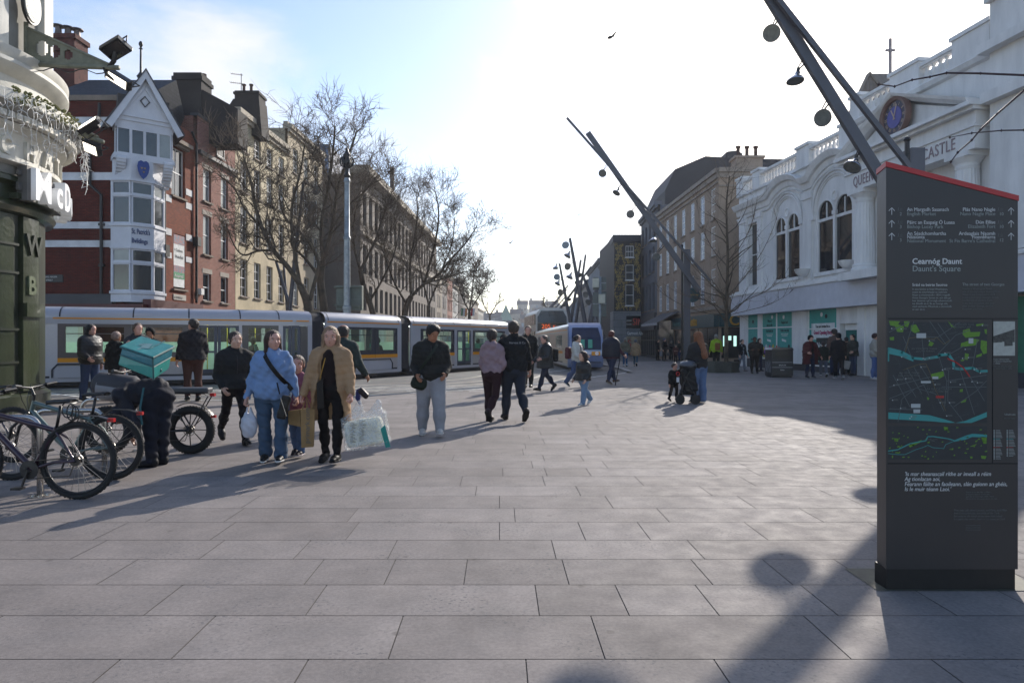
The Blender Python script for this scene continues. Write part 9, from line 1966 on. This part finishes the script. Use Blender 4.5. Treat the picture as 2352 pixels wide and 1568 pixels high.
# ---- middle distance
person('person in beige bomber jacket and bright blue jeans walking away, left of the pair', 1436, 842, vh=777, yaw=172, legs=((6, 3), (-6, 8)), arms=((2, 12, 12), (2, 12, 12)), skin='tan', top='#6d6654', top_r=1.2, legs_c='#1b4f7d', leg_r=.9, shoe='#8aa5b8', hair='#8f887e', hair_kind='short', group=None)
person('person in camel coat and grey cap walking away, right of the pair', 1460, 841, vh=780, yaw=165, legs=((8, 3), (-14, 30)), arms=((2, 12, 12), (2, 12, 12)), skin='tan', top='#a5835c', top_r=1.15, top_len=.13, legs_c='#28506b', leg_r=.85, shoe='#9c8a78', hair='#5c5f68', hair_kind='cap')
GR = 'people waiting in the shade outside the shops'
for u, vf, vh, lb, kw in ((1511, 828, 780, 'person in all dark clothes, leftmost of the shaded group by the awning', dict(yaw=60, top='#17171a', legs_c='#141417', hair='#201a18', hair_kind='short')),
    (1526, 829, 778, 'person in black parka with tan fur hood and blue hat in the shaded group', dict(yaw=30, top='#131318', legs_c='#1a1a1e', hair='#3a3f6b', hair_kind='beanie', top_len=.08)),
    (1542, 828, 784, 'grey haired person in dark coat in the shaded group', dict(yaw=170, top='#1c1c22', legs_c='#17171b', hair='#8d857b', hair_kind='short', top_len=.06)),
    (1552, 833, 792, 'small person in dark red coat bending over a phone in the shaded group', dict(yaw=-10, head_pitch=25, top='#4a1618', legs_c='#1a1518', hair='#7a726c', hair_kind='short', arms=((20, 6, 80, .5), (20, 6, 80, .5)), top_len=.1)),
    (1560, 828, 782, 'man in black jacket and blue jeans, right side of the shaded group', dict(yaw=-60, top='#111216', legs_c='#26345a', hair='#15120f', hair_kind='short')),
    (1645, 849, 769, 'person in bright yellow high visibility jacket with orange backpack', dict(yaw=175, top='#93b815', legs_c='#191919', hair='#8a8680', hair_kind='short', top_r=1.15, arms=((2, 12, 20), (2, 12, 20)))),
    (1704, 854, 781, 'person in black jacket over white hoodie walking past the turquoise windows', dict(yaw=25, top='#17161a', legs_c='#6c7280', hair='#1f1614', hair_kind='bun', under={'c': '#9c9ea6', 'w': .03}, legs=((10, 4), (-10, 12)), shoe='#8c7a74')),
    (1733, 858, 775, 'man in dark brown jacket and black trousers looking at his phone', dict(yaw=-10, head_pitch=14, top='#221d1c', legs_c='#101012', hair='#141010', hair_kind='short', skin='brown', build=1.25, top_r=1.15, arms=((16, 8, 85, .45), (16, 8, 85, .45)))),
    (1744, 853, 778, 'person in black just behind the man with the phone', dict(yaw=30, top='#121215', legs_c='#202844', hair='#151112', hair_kind='long', Y=34.5, top_len=.06)),
    (1861, 869, 772, 'man in black cap and long open dark red coat', dict(yaw=8, top='#4a1318', legs_c='#1d2540', hair='#141316', hair_kind='cap', skin='pink', build=1.2, top_r=1.35, top_len=.2, under={'c': '#0e0e11', 'w': .05}, arms=((4, 22, 20), (4, 16, 75, .3)), shoe='#191a1c', sole='#8a8a8c')),
    (1891, 866, 786, 'girl in dark green parka and grey leggings seen from behind', dict(yaw=165, top='#20261f', legs_c='#565c6b', hair='#2e1c15', hair_kind='pony', top_len=.06, shoe='#a5a5a7', top_r=1.15, legs=((6, 4), (-12, 20)), female=True)),
    (1917, 868, 763, 'person in tan jacket behind the hooded figure by the door', dict(yaw=175, top='#54413a', legs_c='#1f2a48', hair='#3a332f', hair_kind='cap', Y=30.2)),
    (1926, 872, 768, 'person in long black hooded coat carrying a pale tote bag', dict(yaw=170, top='#101016', legs_c='#131318', hair='#101016', hair_kind='beanie', top_len=.1, top_r=1.1, legs=((8, 4), (-10, 14)), sole='#a8a8aa', shoe='#77777a', build=1.05)),
    (1944, 863, 777, 'dark haired person at the cash machine by the door', dict(yaw=160, top='#1a1c20', legs_c='#1c2c2a', hair='#181414', hair_kind='short', Y=30.8)),
    (1959, 864, 770, 'young man in grey parka with orange collar facing left by the door', dict(yaw=-70, top='#33342f', legs_c='#3f475c', hair='#171211', hair_kind='short', skin='fair', top_len=.05, top_r=1.2, arms=((12, 8, 60), (12, 8, 60)), Y=30)),
    (2009, 872, 767, 'person in cream jacket and blue jeans half hidden by the map sign', dict(yaw=60, head_yaw=90, top='#9a9488', legs_c='#4a5f94', hair='#35150f', hair_kind='short', top_r=1.2, shoe='#b0aeb0', sole='#b0aeb0', arms=((-4, 10, 40), (8, 10, 60))))):
    d = dict(legs=((3, 2), (-3, 4)), arms=((4, 10, 18), (4, 10, 22)), skin='fair', group=GR if u > 1500 else None); d.update(kw); PS[u] = person(lb, u, vf, vh=vh, **d)
backpack(PS[1645], None, 'orange backpack on the person in the high visibility jacket', cloth('#8a5423', .7))
c = px(1947, 885-20, PS[1926]['Y']-.1); softbag('pale_tote_bag', 'pale canvas tote hanging at the side of the black hooded coat', 'bag', tuple(px(1944, 838, PS[1926]['Y'])), (.13, .06, .17), cloth('#8d8a84', .8), r=.04, tilt=-.2)
softbag('white_shopping_bag', 'white shopping bag held low in the shaded group by the awning', 'shopping bag', tuple(px(1519, 812, gz(828))), (.13, .07, .2), cloth('#9c9ca2', .7), r=.03, h=.02)
softbag('brown_handbag', 'brown handbag on the arm of the person with the white hoodie', 'handbag', tuple(px(1692, 830, PS[1704]['Y']-.1)), (.14, .07, .1), cloth('#2b201e', .5), r=.04, h=.015)
softbag('black_floor_bag', 'black bag standing on the ground beside the shop door', 'bag', tuple(px(1982, 857, 31)), (.16, .12, .17), cloth('#121216', .5), r=.05, h=.015)
# thin daylight haze over the whole street
hz = MB().box(-60, 60, -6, 560, -1.2, 60); hm_ = bpy.data.materials.new('haze'); hm_.use_nodes = True; n_ = hm_.node_tree.nodes; n_.remove(n_['Principled BSDF'])
pv = n_.new('ShaderNodeVolumePrincipled'); pv.inputs['Density'].default_value = .00045; pv.inputs['Color'].default_value = (.93, .95, 1, 1); pv.inputs['Anisotropy'].default_value = .3
hm_.node_tree.links.new(pv.outputs[0], n_['Material Output'].inputs['Volume']); tagit(hz.build('haze', hm_), kind='stuff')
